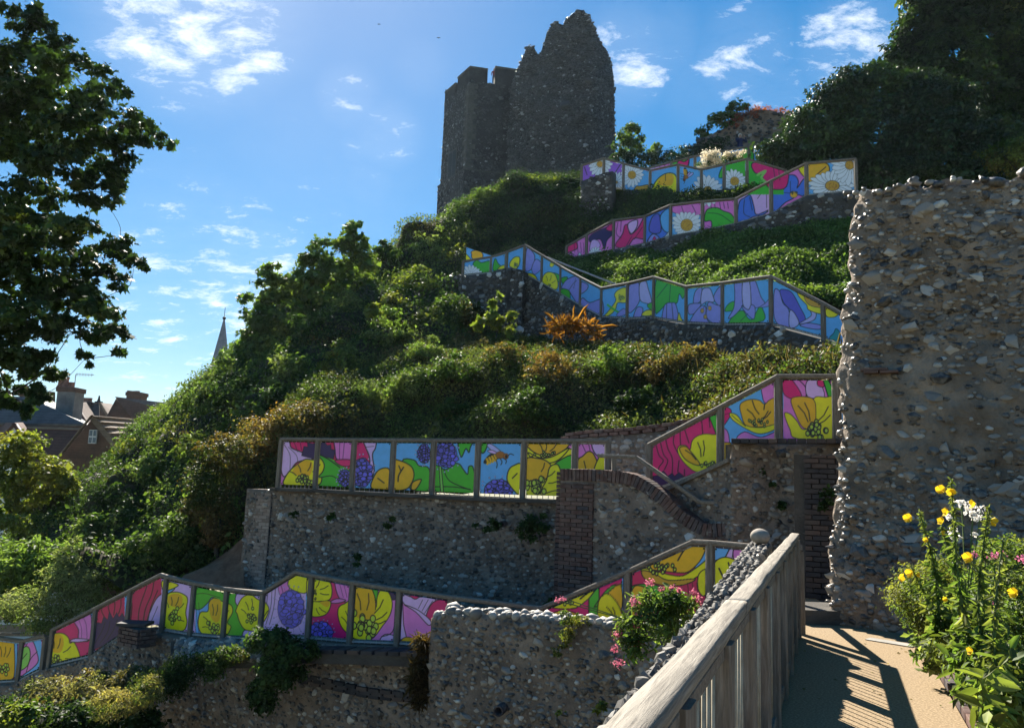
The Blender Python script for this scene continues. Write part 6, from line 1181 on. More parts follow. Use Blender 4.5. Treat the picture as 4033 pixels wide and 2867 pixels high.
slab(T, 'roof', [(945, 520, 78.4), (1240, 545, 78.4), (1240, 720, 77), (1040, 720, 77)], M_BROWN_T); walls(T, 'wall', [(1045, 725, 77.2), (1230, 725, 77.2)], M_HWALL, 7); chimney(T, 1020, 1145, 525, 640, 78, M_HWALL, [(1058, 465, .26), (1090, 465, .26), (1120, 465, .26)])
# large brown roof with wide chimney
T = thing('brown_house', pH(1700, 1300, 80), 'large brown roofed house with a wide flared chimney', 'house')
walls(T, 'gable_wall', [(1330, 700, 78), (1450, 475, 78), (1640, 700, 78)], M_HWALL, .5); slab(T, 'roof', [(1455, 455, 77.6), (1660, 720, 77.6), (2500, 720, 77.6), (2500, 580, 79.2), (1990, 545, 79.2)], M_BROWN_T, .3); chimney(T, 1572, 1768, 405, 520, 82, M_HWALL, [(1615, 375, .28), (1650, 377, .28), (1685, 377, .28), (1720, 375, .28)]); chimney(T, 1925, 1980, 540, 600, 83, M_HWALL, [(1935, 515, .25), (1965, 515, .25)], False)
# nearest house: long red roof and brick gable
T = thing('red_roof_house', pH(900, 1500, 50), 'nearest town house with long dark red roof and brick gable', 'house')
slab(T, 'roof', [(120, 1420, 47), (620, 1420, 47), (1045, 848, 49.4), (345, 822, 49.4)], M_CLAY); slab(T, 'ridge', [(340, 818, 49.35), (1045, 843, 49.35), (1045, 862, 49.25), (345, 838, 49.25)], M_STONE_T, .15)
walls(T, 'gable_wall', [(560, 1450, 47), (1172, 702, 47), (1780, 1450, 47)], M_HWALL, .5); slab(T, 'gable_roof', [(1172, 688, 46.7), (1640, 726, 58), (2300, 1400, 58), (1800, 1460, 46.7)], M_STONE_T, .3); slab(T, 'verge', [(1172, 682, 46.6), (1150, 700, 46.6), (540, 1450, 46.6), (575, 1450, 46.6)], M_STONE_T, .25)
W = window(T, 1105, 1222, 868, 1035, 46.9); walls(T, 'wall', [(130, 1425, 47.3), (700, 1425, 47.3)], M_HWALL, 6)
# courses of tiles on the sunlit gable slope
for i in range(11):
    f = (i+.5)/11; a = pH(1172, 688, 46.6)*(1-f)+pH(1800, 1460, 46.6)*f; b = pH(1640, 726, 58)*(1-f)+pH(2300, 1400, 58)*f; MB().beam(a+[0, 0, .1], b+[0, 0, .1], .3, .07).build('tile_course', M_STONE_T, T)
# small white gable on the far left
T = thing('white_gable', pH(150, 1500, 55), 'small white triangular gable at the left edge among roofs', 'house')
walls(T, 'gable_wall', [(-30, 1000, 55), (180, 785, 55), (268, 920, 55), (215, 1000, 55)], M_RENDER, .4); slab(T, 'roof', [(180, 775, 54.8), (280, 920, 54.8), (420, 880, 62), (330, 770, 62)], M_CLAY, .2); slab(T, 'roof_side', [(180, 775, 54.8), (-60, 1010, 54.8), (-200, 1000, 62), (40, 770, 62)], M_CLAY, .2); window(T, 165, 215, 950, 1000, 54.95)
# white garden building behind the golden tree
T = thing('white_outbuilding', dd(60, 1140, 34), 'low white outbuilding behind the golden leaved tree', 'shed')
a, b = dd(-40, 1142, 34), dd(112, 1098, 34); MB().aabox((a[0], 34, -6.4), (b[0], 38, b[2])).build('wall', M_RENDER, T); MB().aabox((a[0]-.1, 33.8, b[2]), (b[0]+.1, 38.2, b[2]+.12)).build('roof', M_SLATE, T)
for i in range(4): z = a[2]+(b[2]-a[2])*(i+.5)/4; MB().aabox((a[0], 33.97, z-.03), (b[0], 34.0, z)).build('board', M_WFRAME, T)
for x in (20, 72): q = dd(x, 1120, 33.9); MB().tube([(q[0], 33.85, a[2]-1), (q[0], 33.85, b[2]+.6)], .03, 5).build('post', M_DARK, T)
# church spire
T = thing('church_spire', dd(490, 1000, 150), 'slender church spire with ball and vane rising behind the trees', 'spire')
c = dd(500, 712, 150); zt = dd(500, 712, 150)[2]; zb_ = dd(480, 870, 150)[2]; n = 8
MB().lathe((c[0], 150, 0), [(2.9, zb_-6), (2.8, zb_), (1.4, zb_+(zt-zb_)*.5), (.14, zt)], 8).build('spire', m_noise('copper spire', [(.3, (.10, .11, .14)), (.7, (.17, .17, .20))], 1, .6), T)
MB().aabox((c[0]-2.6, 147.4, -6.4), (c[0]+2.6, 152.6, zb_-5.9)).build('tower', M_HWALL, T)
MB().lathe((c[0], 150, zt+.2), [(.05, -.35), (.3, -.2), (.36, 0), (.3, .2), (.05, .35)], 8).build('ball', M_DARK, T); MB().tube([(c[0], 150, zt), (c[0], 150, dd(500, 686, 150)[2])], .06, 5).build('vane', M_DARK, T)
# ---------------------------------------------------------------- foliage
GD, GM, GL, GY, BR_, ST, IV, RD, OR_ = map(np.array, ((.028, .053, .016), (.053, .098, .025), (.095, .152, .04), (.165, .195, .04), (.15, .085, .03), (.36, .28, .14), (.014, .034, .012), (.30, .06, .04), (.42, .14, .02)))
def blend_cols(P, pal, scale, seed, jitter=.5):
    w = np.stack([vnoise(P, scale, seed+i*7, 2)*k for i, (c, k) in enumerate(pal)], 1); w = np.clip(w+rng.normal(0, .06, w.shape), 0, None)**6
    return shade_var(mixcol([c for c, _ in pal], w+1e-6), jitter)
def cover(L, name, label, n, size, pal, scale, seed, jit=.1, m=None, aspect=.62, tilt=.75, shape='leaf', ndz=0, mask=None):
    P, N, H = L.sample(n, jit)
    if mask is not None: k = mask(P); P, N = P[k], N[k]
    sz = size*rng.lognormal(0, .28, len(P)); o = leaf_mesh(name, P, unit(N+np.array([0, 0, ndz])), sz, blend_cols(P, pal, scale, seed), m or M_LEAF, aspect=aspect, tilt=tilt, shape=shape)
    return tag(o, label, 'ground cover', kind='stuff')
def uvD(P): u, v, _ = proj(P); return u/K, v/K
cover(S4, 'hillside_scrub', 'dense leafy scrub covering the left flank of the mound', 170000, .11, [(GD, 1.0), (GM, 1.05), (GL, .95), (GY, .72), (BR_, .62)], 2.2, 101, .14, tilt=.8)
cover(S1, 'bramble_cover', 'bramble and creeper blanket on the slope above the middle terrace', 120000, .075, [(GD, .95), (GM, 1.05), (np.array([.10, .125, .04]), 1.0), (ST*.5, .72), (BR_*.8, .76)], 1.4, 131, .08, tilt=.8)
cover(S3, 'ivy_cover', 'dark ivy bank below the tower with sunlit tops', 80000, .10, [(IV, 1.05), (GD, 1.0), (GM, .8), (GY, .6)], 1.6, 161, .12)
cover(S2, 'creeper_cover', 'even green creeper on the slope between third and fourth terraces', 80000, .085, [(GM, 1.0), (GL*.9, 1.05), (GL*1.25, 1.0), (GY, .7)], 1.3, 191, .07, tilt=.65)  # leaf palette lightened to include the skylight on this slope
cover(S6, 'creeper_cover', 'green creeper on the slope behind the ruined wall', 16000, .12, [(GM, 1.0), (GL, .95), (GD, .9)], 1.3, 197, .08)
# dry grass on the right of the bramble slope and along its crest
P, N, H = S1.sample(24000, .05); u, v = uvD(P); k = rng.random(len(P)) < np.clip((u-1150)/500, .03, 1)*np.clip(1.3-np.abs(v-800)/90, .04, 1); P, N = P[k], N[k]
tag(leaf_mesh('dry_grass', P, unit(N+np.array([0, 0, .4])), rng.uniform(.12, .34, len(P)), shade_var(np.tile(ST*.6, (len(P), 1))*rng.uniform(.5, 1, (len(P), 1)), .3), M_LEAF, aspect=.03, droop=-.1, tilt=1.3, shape='blade'), 'bleached dry grass tufts over the bramble slope', 'grass', kind='stuff')
def blob_pts(blobs, n, clump=.2, nclump=None):
    """blobs: (u, v, ru, rv, Y, ry metres) in the 2284-pixel view -> leaf positions, facing"""
    W = np.array([b[2]*b[3]*(b[4]/1758)**2 for b in blobs]); cnt = rng.multinomial(n, W/W.sum()); PP, NN, CC = [], [], []
    for b, k in zip(blobs, cnt):
        k = max(int(k), 4); s = b[4]/1758; c = dd(b[0], b[1], b[4]); r = np.array([b[2]*s, b[5] if len(b) > 5 else (b[2]+b[3])*.5*s, b[3]*s])
        m = max(4, k//45); d = unit(rng.normal(0, 1, (m, 3))); rad = rng.uniform(.35, 1.0, (m, 1))**.6; cc = c+d*rad*r
        q = rng.integers(0, m, k); P = cc[q]+rng.normal(0, 1, (k, 3))*clump*np.minimum(r.mean()*.9, .9)*np.array([1, 1, .6]); PP.append(P); NN.append(unit((P-c)/r+np.array([0, 0, .8]))); CC.append(cc)
    return np.concatenate(PP), np.concatenate(NN), CC
def tree(name, label, cat, base, blobs, n, size, pal, scale=1.0, seed=0, shape='leaf', m=None, trunk=.12, aspect=.7, clump=.2, tilt=.6, group=None, branches=2, leafname='crown', wood='trunk'):
    T = thing(name, base, label, cat, group); P, N, CC = blob_pts(blobs, n, clump)
    leaf_mesh(leafname, P, N, size*rng.lognormal(0, .25, len(P)), blend_cols(P, pal, scale, seed), m or M_LEAF, T, aspect=aspect, tilt=tilt, shape=shape, droop=.35)
    base = np.asarray(base, float); mb = MB(); cs = [dd(b[0], b[1], b[4]) for b in blobs]; top = np.mean(cs, axis=0); fork = base+(top-base)*.45
    mb.tube([base, base+(fork-base)*.5+rng.normal(0, trunk*.5, 3)*[1, 1, 0], fork], [trunk, trunk*.85, trunk*.65], 7)
    order = sorted(range(len(cs)), key=lambda i: np.linalg.norm(cs[i]-fork)); done = [fork]; rad = [trunk*.5]
    for i in order:                       # each limb springs from the nearest limb already grown
        c, cc = cs[i], CC[i]; k = int(np.argmin([np.linalg.norm(c-d) for d in done])); p = done[k]; r = max(rad[k]*.7, trunk*.06); L_n = np.linalg.norm(c-p)
        mid = (p+c)/2+rng.normal(0, .10, 3)*L_n; mb.tube(catmull([p, mid, c], 4), np.linspace(r, r*.55, 9), 5); done.append(c); rad.append(r*.75)
        for q in cc[:branches]: mb.tube([c, (c+q)/2+rng.normal(0, .05, 3), q], [r*.45, r*.3, r*.12], 4)
    mb.build(wood, M_BARK, T, True); return T
# --- overhanging sycamore at the upper left
SY = [(95, 75, 60, 55), (60, 150, 85, 60), (170, 175, 95, 35), (245, 205, 55, 26), (110, 240, 120, 55), (250, 275, 95, 30), (320, 300, 60, 24), (372, 318, 26, 10), (190, 310, 110, 45), (40, 320, 90, 70), (150, 375, 100, 32), (240, 380, 50, 40), (70, 430, 95, 30), (195, 430, 70, 24), (236, 452, 20, 12),
      (40, 500, 90, 50), (190, 520, 95, 32), (255, 560, 55, 22), (300, 588, 30, 16), (110, 560, 110, 40), (225, 610, 50, 24), (268, 648, 20, 16), (60, 620, 100, 60), (150, 650, 90, 45), (200, 690, 60, 32), (245, 740, 36, 26), (272, 782, 14, 12), (60, 710, 90, 60), (160, 740, 75, 36), (190, 800, 20, 22),
      (40, 790, 70, 45), (100, 830, 40, 30), (85, 880, 30, 36), (20, 880, 40, 40), (60, 915, 24, 22), (10, 14, 26, 22), (-60, 200, 110, 120), (-70, 500, 110, 160), (-70, 800, 90, 90)]
tree('sycamore_tree', 'dark sycamore overhanging the top left of the view', 'tree', dd(-330, 1330, 16), [(b[0], b[1], b[2], b[3]*.8, 15.5+.9*math.sin(i*2.3), b[2]*15/1758*1.2) for i, b in enumerate(SY)], 34000, .108, [(GD, 1.05), (GD*.7, 1.0), (GM, .8), (GY, .5)], 1.0, 201, 'palm', m=M_LEAF_DARK, trunk=.12, aspect=.95, clump=.15, branches=9)
# --- saplings and small trees on the left skyline
def sap(name, label, blobs, Y, n, size, pal, base, seed, grp=None, **k): return tree(name, label, 'tree', dd(*base), [(*b, Y, b[2]*Y/1758*.9) for b in blobs], n, size, pal, 1.2, seed, **k)
PG2 = [(GM, 1.0), (GL, 1.0), (GY, .7)]
PG = [(GD, 1.0), (GM, 1.0), (GL, .9), (GY, .6)]
sap('young_sycamore', 'young sycamore on the skyline right of the church spire', [(600, 640, 40, 45), (572, 668, 32, 20), (630, 700, 55, 60), (585, 720, 45, 55), (600, 790, 75, 60), (560, 800, 40, 50), (605, 600, 16, 22), (540, 665, 14, 10)], 33, 4600, .2, PG2, (610, 900, 33), 211, shape='palm', aspect=.9, trunk=.1)
sap('young_sycamore', 'taller young sycamore on the skyline at mid slope', [(790, 540, 35, 45), (740, 570, 55, 40), (700, 600, 45, 40), (780, 600, 60, 50), (720, 650, 70, 50), (795, 500, 18, 22), (668, 640, 40, 40)], 34, 5000, .19, PG2, (750, 740, 34), 221, shape='palm', aspect=.9, trunk=.1)
sap('elder_bush', 'small elder bush on the skyline below the tower', [(855, 550, 22, 18), (860, 570, 40, 22)], 36, 900, .16, PG, (860, 610, 36), 231)
sap('brown_shrub', 'brownish shrub left of the middle terrace fence', [(680, 935, 75, 40), (620, 975, 90, 45), (560, 1030, 70, 50), (720, 965, 50, 30)], 21.6, 16000, .07, [(GM, .85), (BR_, 1.05), (np.array([.19, .13, .05]), 1.0), (GL, .7)], (620, 1060, 21.8), 241, trunk=.07)
sap('brown_shrub', 'russet shrub hanging left of the brick pillar', [(500, 1010, 60, 40), (470, 1080, 55, 60), (490, 1160, 40, 60), (440, 1120, 30, 50)], 19.6, 13000, .065, [(GD, .9), (BR_*.8, 1.0), (np.array([.15, .10, .04]), .9), (GM, .9)], (490, 1270, 19.6), 251, trunk=.06)
sap('golden_tree', 'golden green leaved small tree at the left edge', [(40, 1000, 60, 40), (20, 1060, 70, 50), (100, 1060, 60, 40), (150, 1075, 40, 30), (60, 1110, 50, 25), (10, 1130, 40, 30)], 27, 9000, .13, [(GY, 1.1), (np.array([.23, .21, .03]), 1.0), (GL, .8), (GM, .7)], (30, 1290, 27), 261, trunk=.09, clump=.16)
sap('golden_tree', 'lower yellowish bush below the golden tree', [(40, 1165, 60, 20), (120, 1180, 50, 25)], 26, 4000, .09, [(GY, 1.0), (GL, .9), (BR_, .6)], (60, 1230, 26), 266, trunk=.05)
sap('laurel_bush', 'glossy broad leaved laurel at the left edge', [(40, 1250, 90, 40), (20, 1300, 80, 40), (110, 1230, 60, 30)], 20.6, 5000, .17, [(GL*1.2, 1.0), (np.array([.16, .23, .07]), 1.0), (GM, .6)], (40, 1350, 20.6), 271, shape='blade', aspect=.35, trunk=.05)
sap('pale_shrub', 'pale green feathery shrub in the lower left garden', [(150, 1300, 60, 60), (70, 1350, 90, 40), (190, 1340, 50, 40), (150, 1240, 26, 40), (110, 1380, 70, 25), (200, 1285, 40, 30)], 18.6, 13000, .075, [(np.array([.18, .22, .10]), 1.0), (GL*1.2, 1.0), (np.array([.26, .27, .16]), 1.0), (GM, .6)], (130, 1410, 18.6), 281, aspect=.35, trunk=.04)
sap('laurel_bush', 'round dark green bush behind the magenta panels', [(400, 1190, 60, 40), (340, 1230, 60, 40), (300, 1280, 60, 35), (420, 1240, 50, 30)], 19.6, 12000, .08, [(GD, .9), (GM, 1.0), (GL, .8), (GY, .5)], (360, 1330, 19.6), 291, trunk=.05)
# --- separate shrubs standing out of the scrub
ORD = 'first second third fourth fifth sixth seventh eighth ninth tenth eleventh twelfth'.split()
def nth(L, i): return ORD[sorted(range(len(L)), key=lambda j: L[j][0] if L[j][3] == L[i][3] else 1e9).index(i)]
def hill_shrub(L, u, v, r, size, pal, seed, label, grp, shape='leaf', asp=.65, n=1500, tall=1.0):
    c = L.near(u, v); Y = float(c[1])-.15; tree('hillside_shrub', label, 'shrub', c-[0, 0, .2], [(u, v-r*.25, r, r*.55*tall, Y, r*Y/1758*.7), (u-r*.5, v, r*.6, r*.4, Y, r*Y/1758*.5), (u+r*.5, v+r*.05, r*.6, r*.4, Y, r*Y/1758*.5), (u+r*.1, v-r*.6*tall, r*.45, r*.4*tall, Y, r*Y/1758*.4)], n, size, pal, .8, seed, shape=shape, aspect=asp, trunk=.04, clump=.22, group=grp, branches=1)
PA, PB2, PC2, PD2 = [(GL*1.15, 1.0), (np.array([.15, .19, .075]), 1.0), (GM, .8)], [(GM, 1.0), (GD, 1.0), (GL, .6)], [(GY, 1.0), (GL, .9), (BR_, .6)], [(BR_*.9, 1.0), (np.array([.16, .12, .05]), 1.0), (GM, .8)]
SH4 = ((455, 905, 50, 0), (385, 975, 45, 2), (525, 880, 60, 1), (655, 850, 60, 0), (770, 810, 55, 2), (870, 750, 50, 0), (700, 745, 60, 1), (335, 1060, 45, 0), (255, 1120, 45, 1), (430, 1010, 45, 2), (620, 900, 45, 1), (930, 640, 50, 2), (960, 560, 45, 0), (830, 640, 55, 1), (210, 1180, 40, 0), (560, 945, 40, 0), (310, 1150, 50, 1), (780, 700, 45, 0), (880, 690, 40, 2), (500, 830, 35, 0), (290, 1010, 35, 2))
SH1 = ((905, 870, 45, 0), (1010, 830, 50, 1), (1120, 800, 50, 2), (1215, 830, 60, 2), (1360, 820, 55, 0), (1480, 830, 55, 2), (820, 890, 50, 0), (1560, 800, 45, 2), (1010, 930, 45, 1), (1180, 920, 60, 1), (1420, 910, 55, 1), (950, 790, 45, 0))
for i, (u, v, r, kind) in enumerate(SH4):
    hill_shrub(S4, u, v, r, (.13, .1, .11)[kind], (PA, PB2, PC2)[kind], 600+i*5, nth(SH4, i)+' from left of the '+('pale green', 'dark green', 'yellowing')[kind]+' shrubs in the scrub on the left flank', ('pale', 'dark', 'yellowing')[kind]+' shrubs on the left flank', asp=(.5, .7, .6)[kind], n=int(26*r), tall=(1.4, 1.0, 1.1)[kind])
for i, (u, v, r, kind) in enumerate(SH1):
    hill_shrub(S1, u, v, r, (.09, .075, .07)[kind], (PA, PB2, PD2)[kind], 800+i*5, nth(SH1, i)+' from left of the '+('pale green', 'dark green', 'browning')[kind]+' bushes above the middle terrace', ('pale', 'dark', 'browning')[kind]+' bushes among the brambles', asp=(.45, .7, .55)[kind], n=int(34*r))
# --- right hand side
MOUND = [(1980, 210, 110, 60), (1880, 220, 80, 50), (2080, 240, 110, 70), (1850, 280, 100, 60), (1960, 300, 140, 80), (2100, 330, 130, 90), (1790, 330, 80, 45), (1730, 345, 55, 25), (1860, 360, 120, 50), (2000, 390, 150, 60), (2170, 420, 120, 70), (1780, 370, 60, 25), (2230, 330, 90, 70), (1920, 170, 60, 25), (2050, 190, 60, 30)]
tree('ivy_thicket', 'huge rounded mound of dark ivy right of the top fence', 'shrub', dd(1980, 470, 33), [(*b, 34.5-.0035*(b[0]-1700), b[2]*33/1758*.7) for b in MOUND], 80000, .17, [(IV, 1.1), (GD, 1.0), (GM, .8), (GL, .55)], 1.8, 301, m=M_LEAF_DULL, trunk=.2, clump=.22, branches=0)
RT = [(2060, 60, 70, 55), (2030, 130, 75, 50), (2130, 40, 90, 70), (2120, 140, 100, 70), (2220, 70, 100, 90), (2230, 190, 100, 90), (2140, 220, 90, 60), (2060, 190, 70, 40), (2300, 130, 90, 120), (2080, -30, 80, 60), (2200, -40, 110, 70), (2260, 280, 70, 60), (2320, 10, 80, 90), (2000, 165, 40, 25), (2180, 290, 70, 50)]
tree('horse_chestnut_tree', 'tall dark leafy tree in the top right corner', 'tree', dd(2240, 470, 39), [(*b, 39+.8*math.sin(i*1.7), b[2]*39/1758*.9) for i, b in enumerate(RT)], 60000, .25, [(IV, 1.0), (GD, 1.1), (GM, .85), (GY, .55)], 1.8, 321, trunk=.4, clump=.2, branches=1)
sap('yellowing_bush', 'yellowing bush between the ivy mound and ruined wall', [(2240, 350, 50, 40), (2270, 330, 40, 30), (2290, 400, 50, 40)], 30, 3500, .12, [(BR_, .8), (GY, .9), (GM, .9)], (2260, 470, 30), 341)
sap('small_bush', 'small leafy bush just right of the tower base', [(1410, 300, 32, 22), (1405, 330, 36, 20), (1450, 335, 25, 14), (1390, 345, 26, 14), (1415, 282, 14, 14)], 41, 2200, .17, PG, (1410, 375, 41), 351, trunk=.06)
sap('ruin_sapling', 'leafy sapling growing on top of the low ruin', [(1600, 275, 35, 22), (1640, 245, 28, 18), (1575, 295, 28, 10), (1630, 265, 24, 16), (1660, 240, 12, 10)], 42.6, 1800, .17, PG, (1615, 310, 42.6), 361, trunk=.05)
T = thing('red_valerian', dd(1690, 265, 42.2), 'russet red valerian tuft crowning the low ruin', 'plant')
P, N, _ = blob_pts([(1665, 262, 34, 10, 42.3, .5), (1640, 275, 20, 10, 42.3, .4), (1700, 248, 40, 8, 42.3, .5), (1745, 252, 30, 6, 42.3, .4)], 2600, .2); leaf_mesh('flowers', P, N, .11*rng.lognormal(0, .3, len(P)), shade_var(mixcol([RD, np.array([.38, .10, .09]), BR_], rng.random((len(P), 3))), .4), M_LEAF, T, aspect=.4); MB().tube([dd(1690, 275, 42.3), dd(1690, 250, 42.3)], .03, 5).build('stem', M_BARK, T)
for (lab, bl, base) in (('dark ivy trailing over the left end of the low ruin', [(1560, 335, 45, 16), (1520, 350, 30, 12), (1600, 320, 30, 10)], (1560, 360, 41.5)), ('low dark hedge between tower and top fence', [(1420, 358, 60, 14), (1480, 352, 60, 12), (1530, 362, 30, 14)], (1450, 375, 40.5))):
    tree('ivy_bush', lab, 'shrub', dd(*base), [(*b, base[2], .8) for b in bl], 3500, .12, [(IV, 1.1), (GD, 1.0), (GM, .6)], 1.0, 371, m=M_LEAF_DULL, trunk=.04)
T = thing('white_flower_bush', dd(1600, 385, 35.5), 'bush of cream white flowers in front of the topmost fence', 'plant')
P, N, _ = blob_pts([(1600, 360, 42, 18, 35.6, .4), (1580, 370, 26, 16, 35.6, .3), (1635, 352, 30, 12, 35.6, .3)], 2600, .2); leaf_mesh('leaves', P, N, .1, blend_cols(P, PG, .5, 5), M_LEAF, T, aspect=.3)
P, N, _ = blob_pts([(1600, 350, 45, 14, 35.5, .45), (1575, 362, 24, 14, 35.5, .3), (1640, 342, 34, 10, 35.5, .3)], 1500, .22); leaf_mesh('flowers', P, N, .075*rng.lognormal(0, .3, len(P)), shade_var(np.tile([.72, .66, .52], (len(P), 1)), .2), M_PETAL, T, aspect=.9)
# sunlit creeper along the top of the dark bank
tree('sunlit_creeper', 'sunlit yellow green creeper at the crest below the tower', 'plant', dd(1200, 430, 38.5), [(1210, 412, 90, 14, 38.8, .6), (1100, 440, 60, 22, 39.2, .6), (1330, 425, 60, 12, 37.3, .5), (1050, 470, 30, 20, 39.6, .5), (1400, 432, 40, 10, 36.4, .4)], 7000, .13, [(GY, 1.1), (GL, 1.0), (GM, .8)], 1, 381, trunk=.03, branches=0)
# saplings on the bramble slope
sap('sycamore_seedling', 'bright yellow green sycamore seedling before the third terrace wall', [(1108, 668, 14, 16), (1105, 700, 30, 16), (1085, 725, 26, 18), (1120, 735, 30, 20), (1140, 700, 12, 10)], 26.5, 700, .17, [(GY, 1.1), (np.array([.26, .27, .04]), .9), (GL, .9)], (1105, 770, 26.5), 391, shape='palm', aspect=.9, trunk=.03)
sap('sycamore_seedling', 'small sycamore seedling in the middle of the scrub', [(835, 700, 22, 22), (830, 690, 12, 12)], 28.5, 260, .2, [(GY, 1.0), (GL, 1.0)], (835, 740, 28.5), 395, shape='palm', aspect=.9, trunk=.03)
sap('hanging_bush', 'leafy bush against the left end of the third terrace wall', [(1010, 700, 60, 40), (960, 720, 50, 36), (1040, 690, 40, 30), (900, 740, 60, 36)], 29.2, 7000, .11, [(GD, 1.0), (GM, 1.0), (BR_, .7), (GY, .5)], (1000, 770, 29.2), 397, trunk=.06)
T = thing('dead_fern', dd(1260, 745, 25), 'rust orange dead fern fronds on the bramble slope', 'plant')
P, N, _ = blob_pts([(1245, 735, 45, 12, 25.0, .4), (1290, 732, 30, 12, 25.0, .3), (1328, 745, 10, 12, 24.6, .2)], 420, .2); leaf_mesh('fronds', P, unit(N+np.array([.3, 0, .8])), .34*rng.lognormal(0, .3, len(P)), shade_var(mixcol([OR_*.7, BR_, np.array([.34, .17, .04])], rng.random((len(P), 3))), .3), M_LEAF, T, aspect=.08, droop=-.6, shape='blade', tilt=.9); MB().tube([dd(1260, 760, 25), dd(1262, 735, 25)], .02, 5).build('stem', M_BARK, T)
# --- plants on and below the lowest wall
def clumpy(name, label, blobs, n, size, pal, seed, **k): return tree(name, label, 'plant', dd(blobs[0][0], blobs[0][1]+blobs[0][3], blobs[0][4]), blobs, n, size, pal, .5, seed, branches=1, **k)
clumpy('climbing_ivy', 'green creeper tumbling down the wall below the scabious panel', [(600, 1430, 50, 30, 14.4, .3), (620, 1490, 55, 40, 14.3, .25), (590, 1545, 30, 45, 14.35, .2), (660, 1450, 50, 22, 14.3, .25)], 9000, .06, [(GD, 1.0), (GM, 1.1), (GL, .7)], 401, trunk=.02, clump=.18)
clumpy('trailing_plant', 'tangled green plants over the cobbled slope below the green panel', [(430, 1490, 70, 25, 14.7, .4), (370, 1520, 60, 30, 14.6, .4), (480, 1470, 40, 18, 14.7, .3), (520, 1460, 40, 16, 14.6, .3)], 8000, .06, [(GD, 1.0), (GM, 1.0), (GL, .8), (BR_, .6)], 411, trunk=.02, aspect=.35)
clumpy('grey_green_shrub', 'grey green weeds below the poppy panels at lower left', [(130, 1540, 90, 24, 15.8, .4), (240, 1545, 90, 36, 15.2, .4), (110, 1575, 80, 30, 15.5, .4), (205, 1510, 30, 16, 15.8, .3), (300, 1515, 40, 26, 15.2, .3)], 12000, .075, [(np.array([.10, .12, .06]), 1.0), (GM, .85), (np.array([.17, .16, .09]), .95), (BR_, .8), (ST*.6, .8)], 421, trunk=.03, aspect=.38)
clumpy('ivy_bush', 'dark bushes filling the bottom left corner', [(60, 1615, 110, 40, 14.6, .5), (180, 1620, 100, 45, 14.3, .5), (290, 1620, 60, 50, 14.2, .4), (-20, 1600, 60, 40, 15, .5)], 16000, .08, [(GD, 1.1), (IV, 1.0), (GM, .9), (GY, .45), (BR_, .6)], 431, trunk=.04)
clumpy('pale_weed', 'straw coloured seeding weed at the bottom left', [(260, 1570, 55, 30, 13.9, .3), (330, 1540, 30, 30, 13.9, .3)], 3500, .055, [(np.array([.22, .20, .08]), 1.0), (GL, .8), (ST, .7)], 441, trunk=.015, aspect=.3)
clumpy('yellow_weed', 'bright yellow green weed in the bottom left corner', [(25, 1600, 40, 22, 13.7, .3), (60, 1590, 20, 14, 13.7, .2)], 1800, .07, [(GY, 1.1), (GL, .9)], 446, trunk=.015)
clumpy('hanging_roots', 'brown dry stems hanging beside the parapet wall end', [(945, 1480, 26, 60, 12.9, .12), (950, 1540, 30, 40, 12.9, .1)], 2600, .14, [(BR_*.5, 1.0), (np.array([.10, .07, .04]), 1.0), (GM, .4)], 451, trunk=.012, aspect=.08, tilt=.9)
for (nm_, lab, bl, n) in (('wall_fern', 'dark creeper patch high on the middle terrace wall', [(1090, 1170, 30, 16, 15.75, .08), (1190, 1180, 36, 30, 15.5, .1), (1215, 1165, 20, 20, 15.5, .1)], 1600), ('wall_fern', 'small fern tuft low in the middle terrace wall', [(795, 1250, 12, 16, 16.4, .06)], 260), ('wall_fern', 'green tuft in the centre of the middle terrace wall', [(870, 1165, 10, 14, 16.25, .06)], 220), ('wall_fern', 'dark plant at the foot of the brick quoins', [(1225, 1335, 14, 16, 15.1, .1)], 300),
      ('wall_fern', 'green sprig high in the middle terrace wall near its left end', [(740, 1150, 9, 9, 16.6, .05), (655, 1145, 7, 7, 16.8, .05)], 260), ('wall_fern', 'green leaf sprig with pink blooms on the dark pilaster', [(1845, 1105, 9, 22, 11.7, .08), (1835, 1125, 6, 8, 11.7, .06)], 330), ('wall_fern', 'small green tuft in the shaded wall under the climbing fence', [(1720, 1075, 10, 8, 13.0, .06), (1740, 1125, 12, 8, 12.9, .06), (1700, 1050, 6, 6, 13.0, .05)], 300)):
    clumpy(nm_, lab, bl, n, .06, [(GD, 1.0), (GM, 1.0), (GL, .4)], 461+n, trunk=.006)
# cobbled slope under the green panel
ZA = FR['a']; cob = [(1480, 760), (2120, 720), (2140, 800), (1900, 880), (1500, 850)]
n = 420; q = rng.random((n, 2)); P = np.array([at(ZA[0]+(1440+700*a)/ZA[2], ZA[1]+(712+150*b)/ZA[2], 15.55-.25*b-.0006*700*a) for a, b in q])
T = thing('cobbled_slope', P[0], 'sloping bed of grey flint cobbles below the green panel', 'cobbles'); cor = [at(ZA[0]+x/ZA[2], ZA[1]+y/ZA[2], Y) for x, y, Y in ((1400, 705, 15.58), (2160, 705, 15.13), (2160, 880, 14.85), (1400, 880, 15.3))]
MB().prism(cor, (0, 0, -.02), (0, 0, -.12)).build('bed', M_MORTAR_DARK, T); Nn = np.tile(unit(np.array([0, -.9, .45])), (n, 1)); Tt = np.tile([1., 0, 0], (n, 1)); b = .055*rng.lognormal(0, .3, n); set_stones(P, Tt, Nn, np.stack([b*1.2, b, b*.6], 1), M_FLINT, 'a', T, 200, name='cobble')
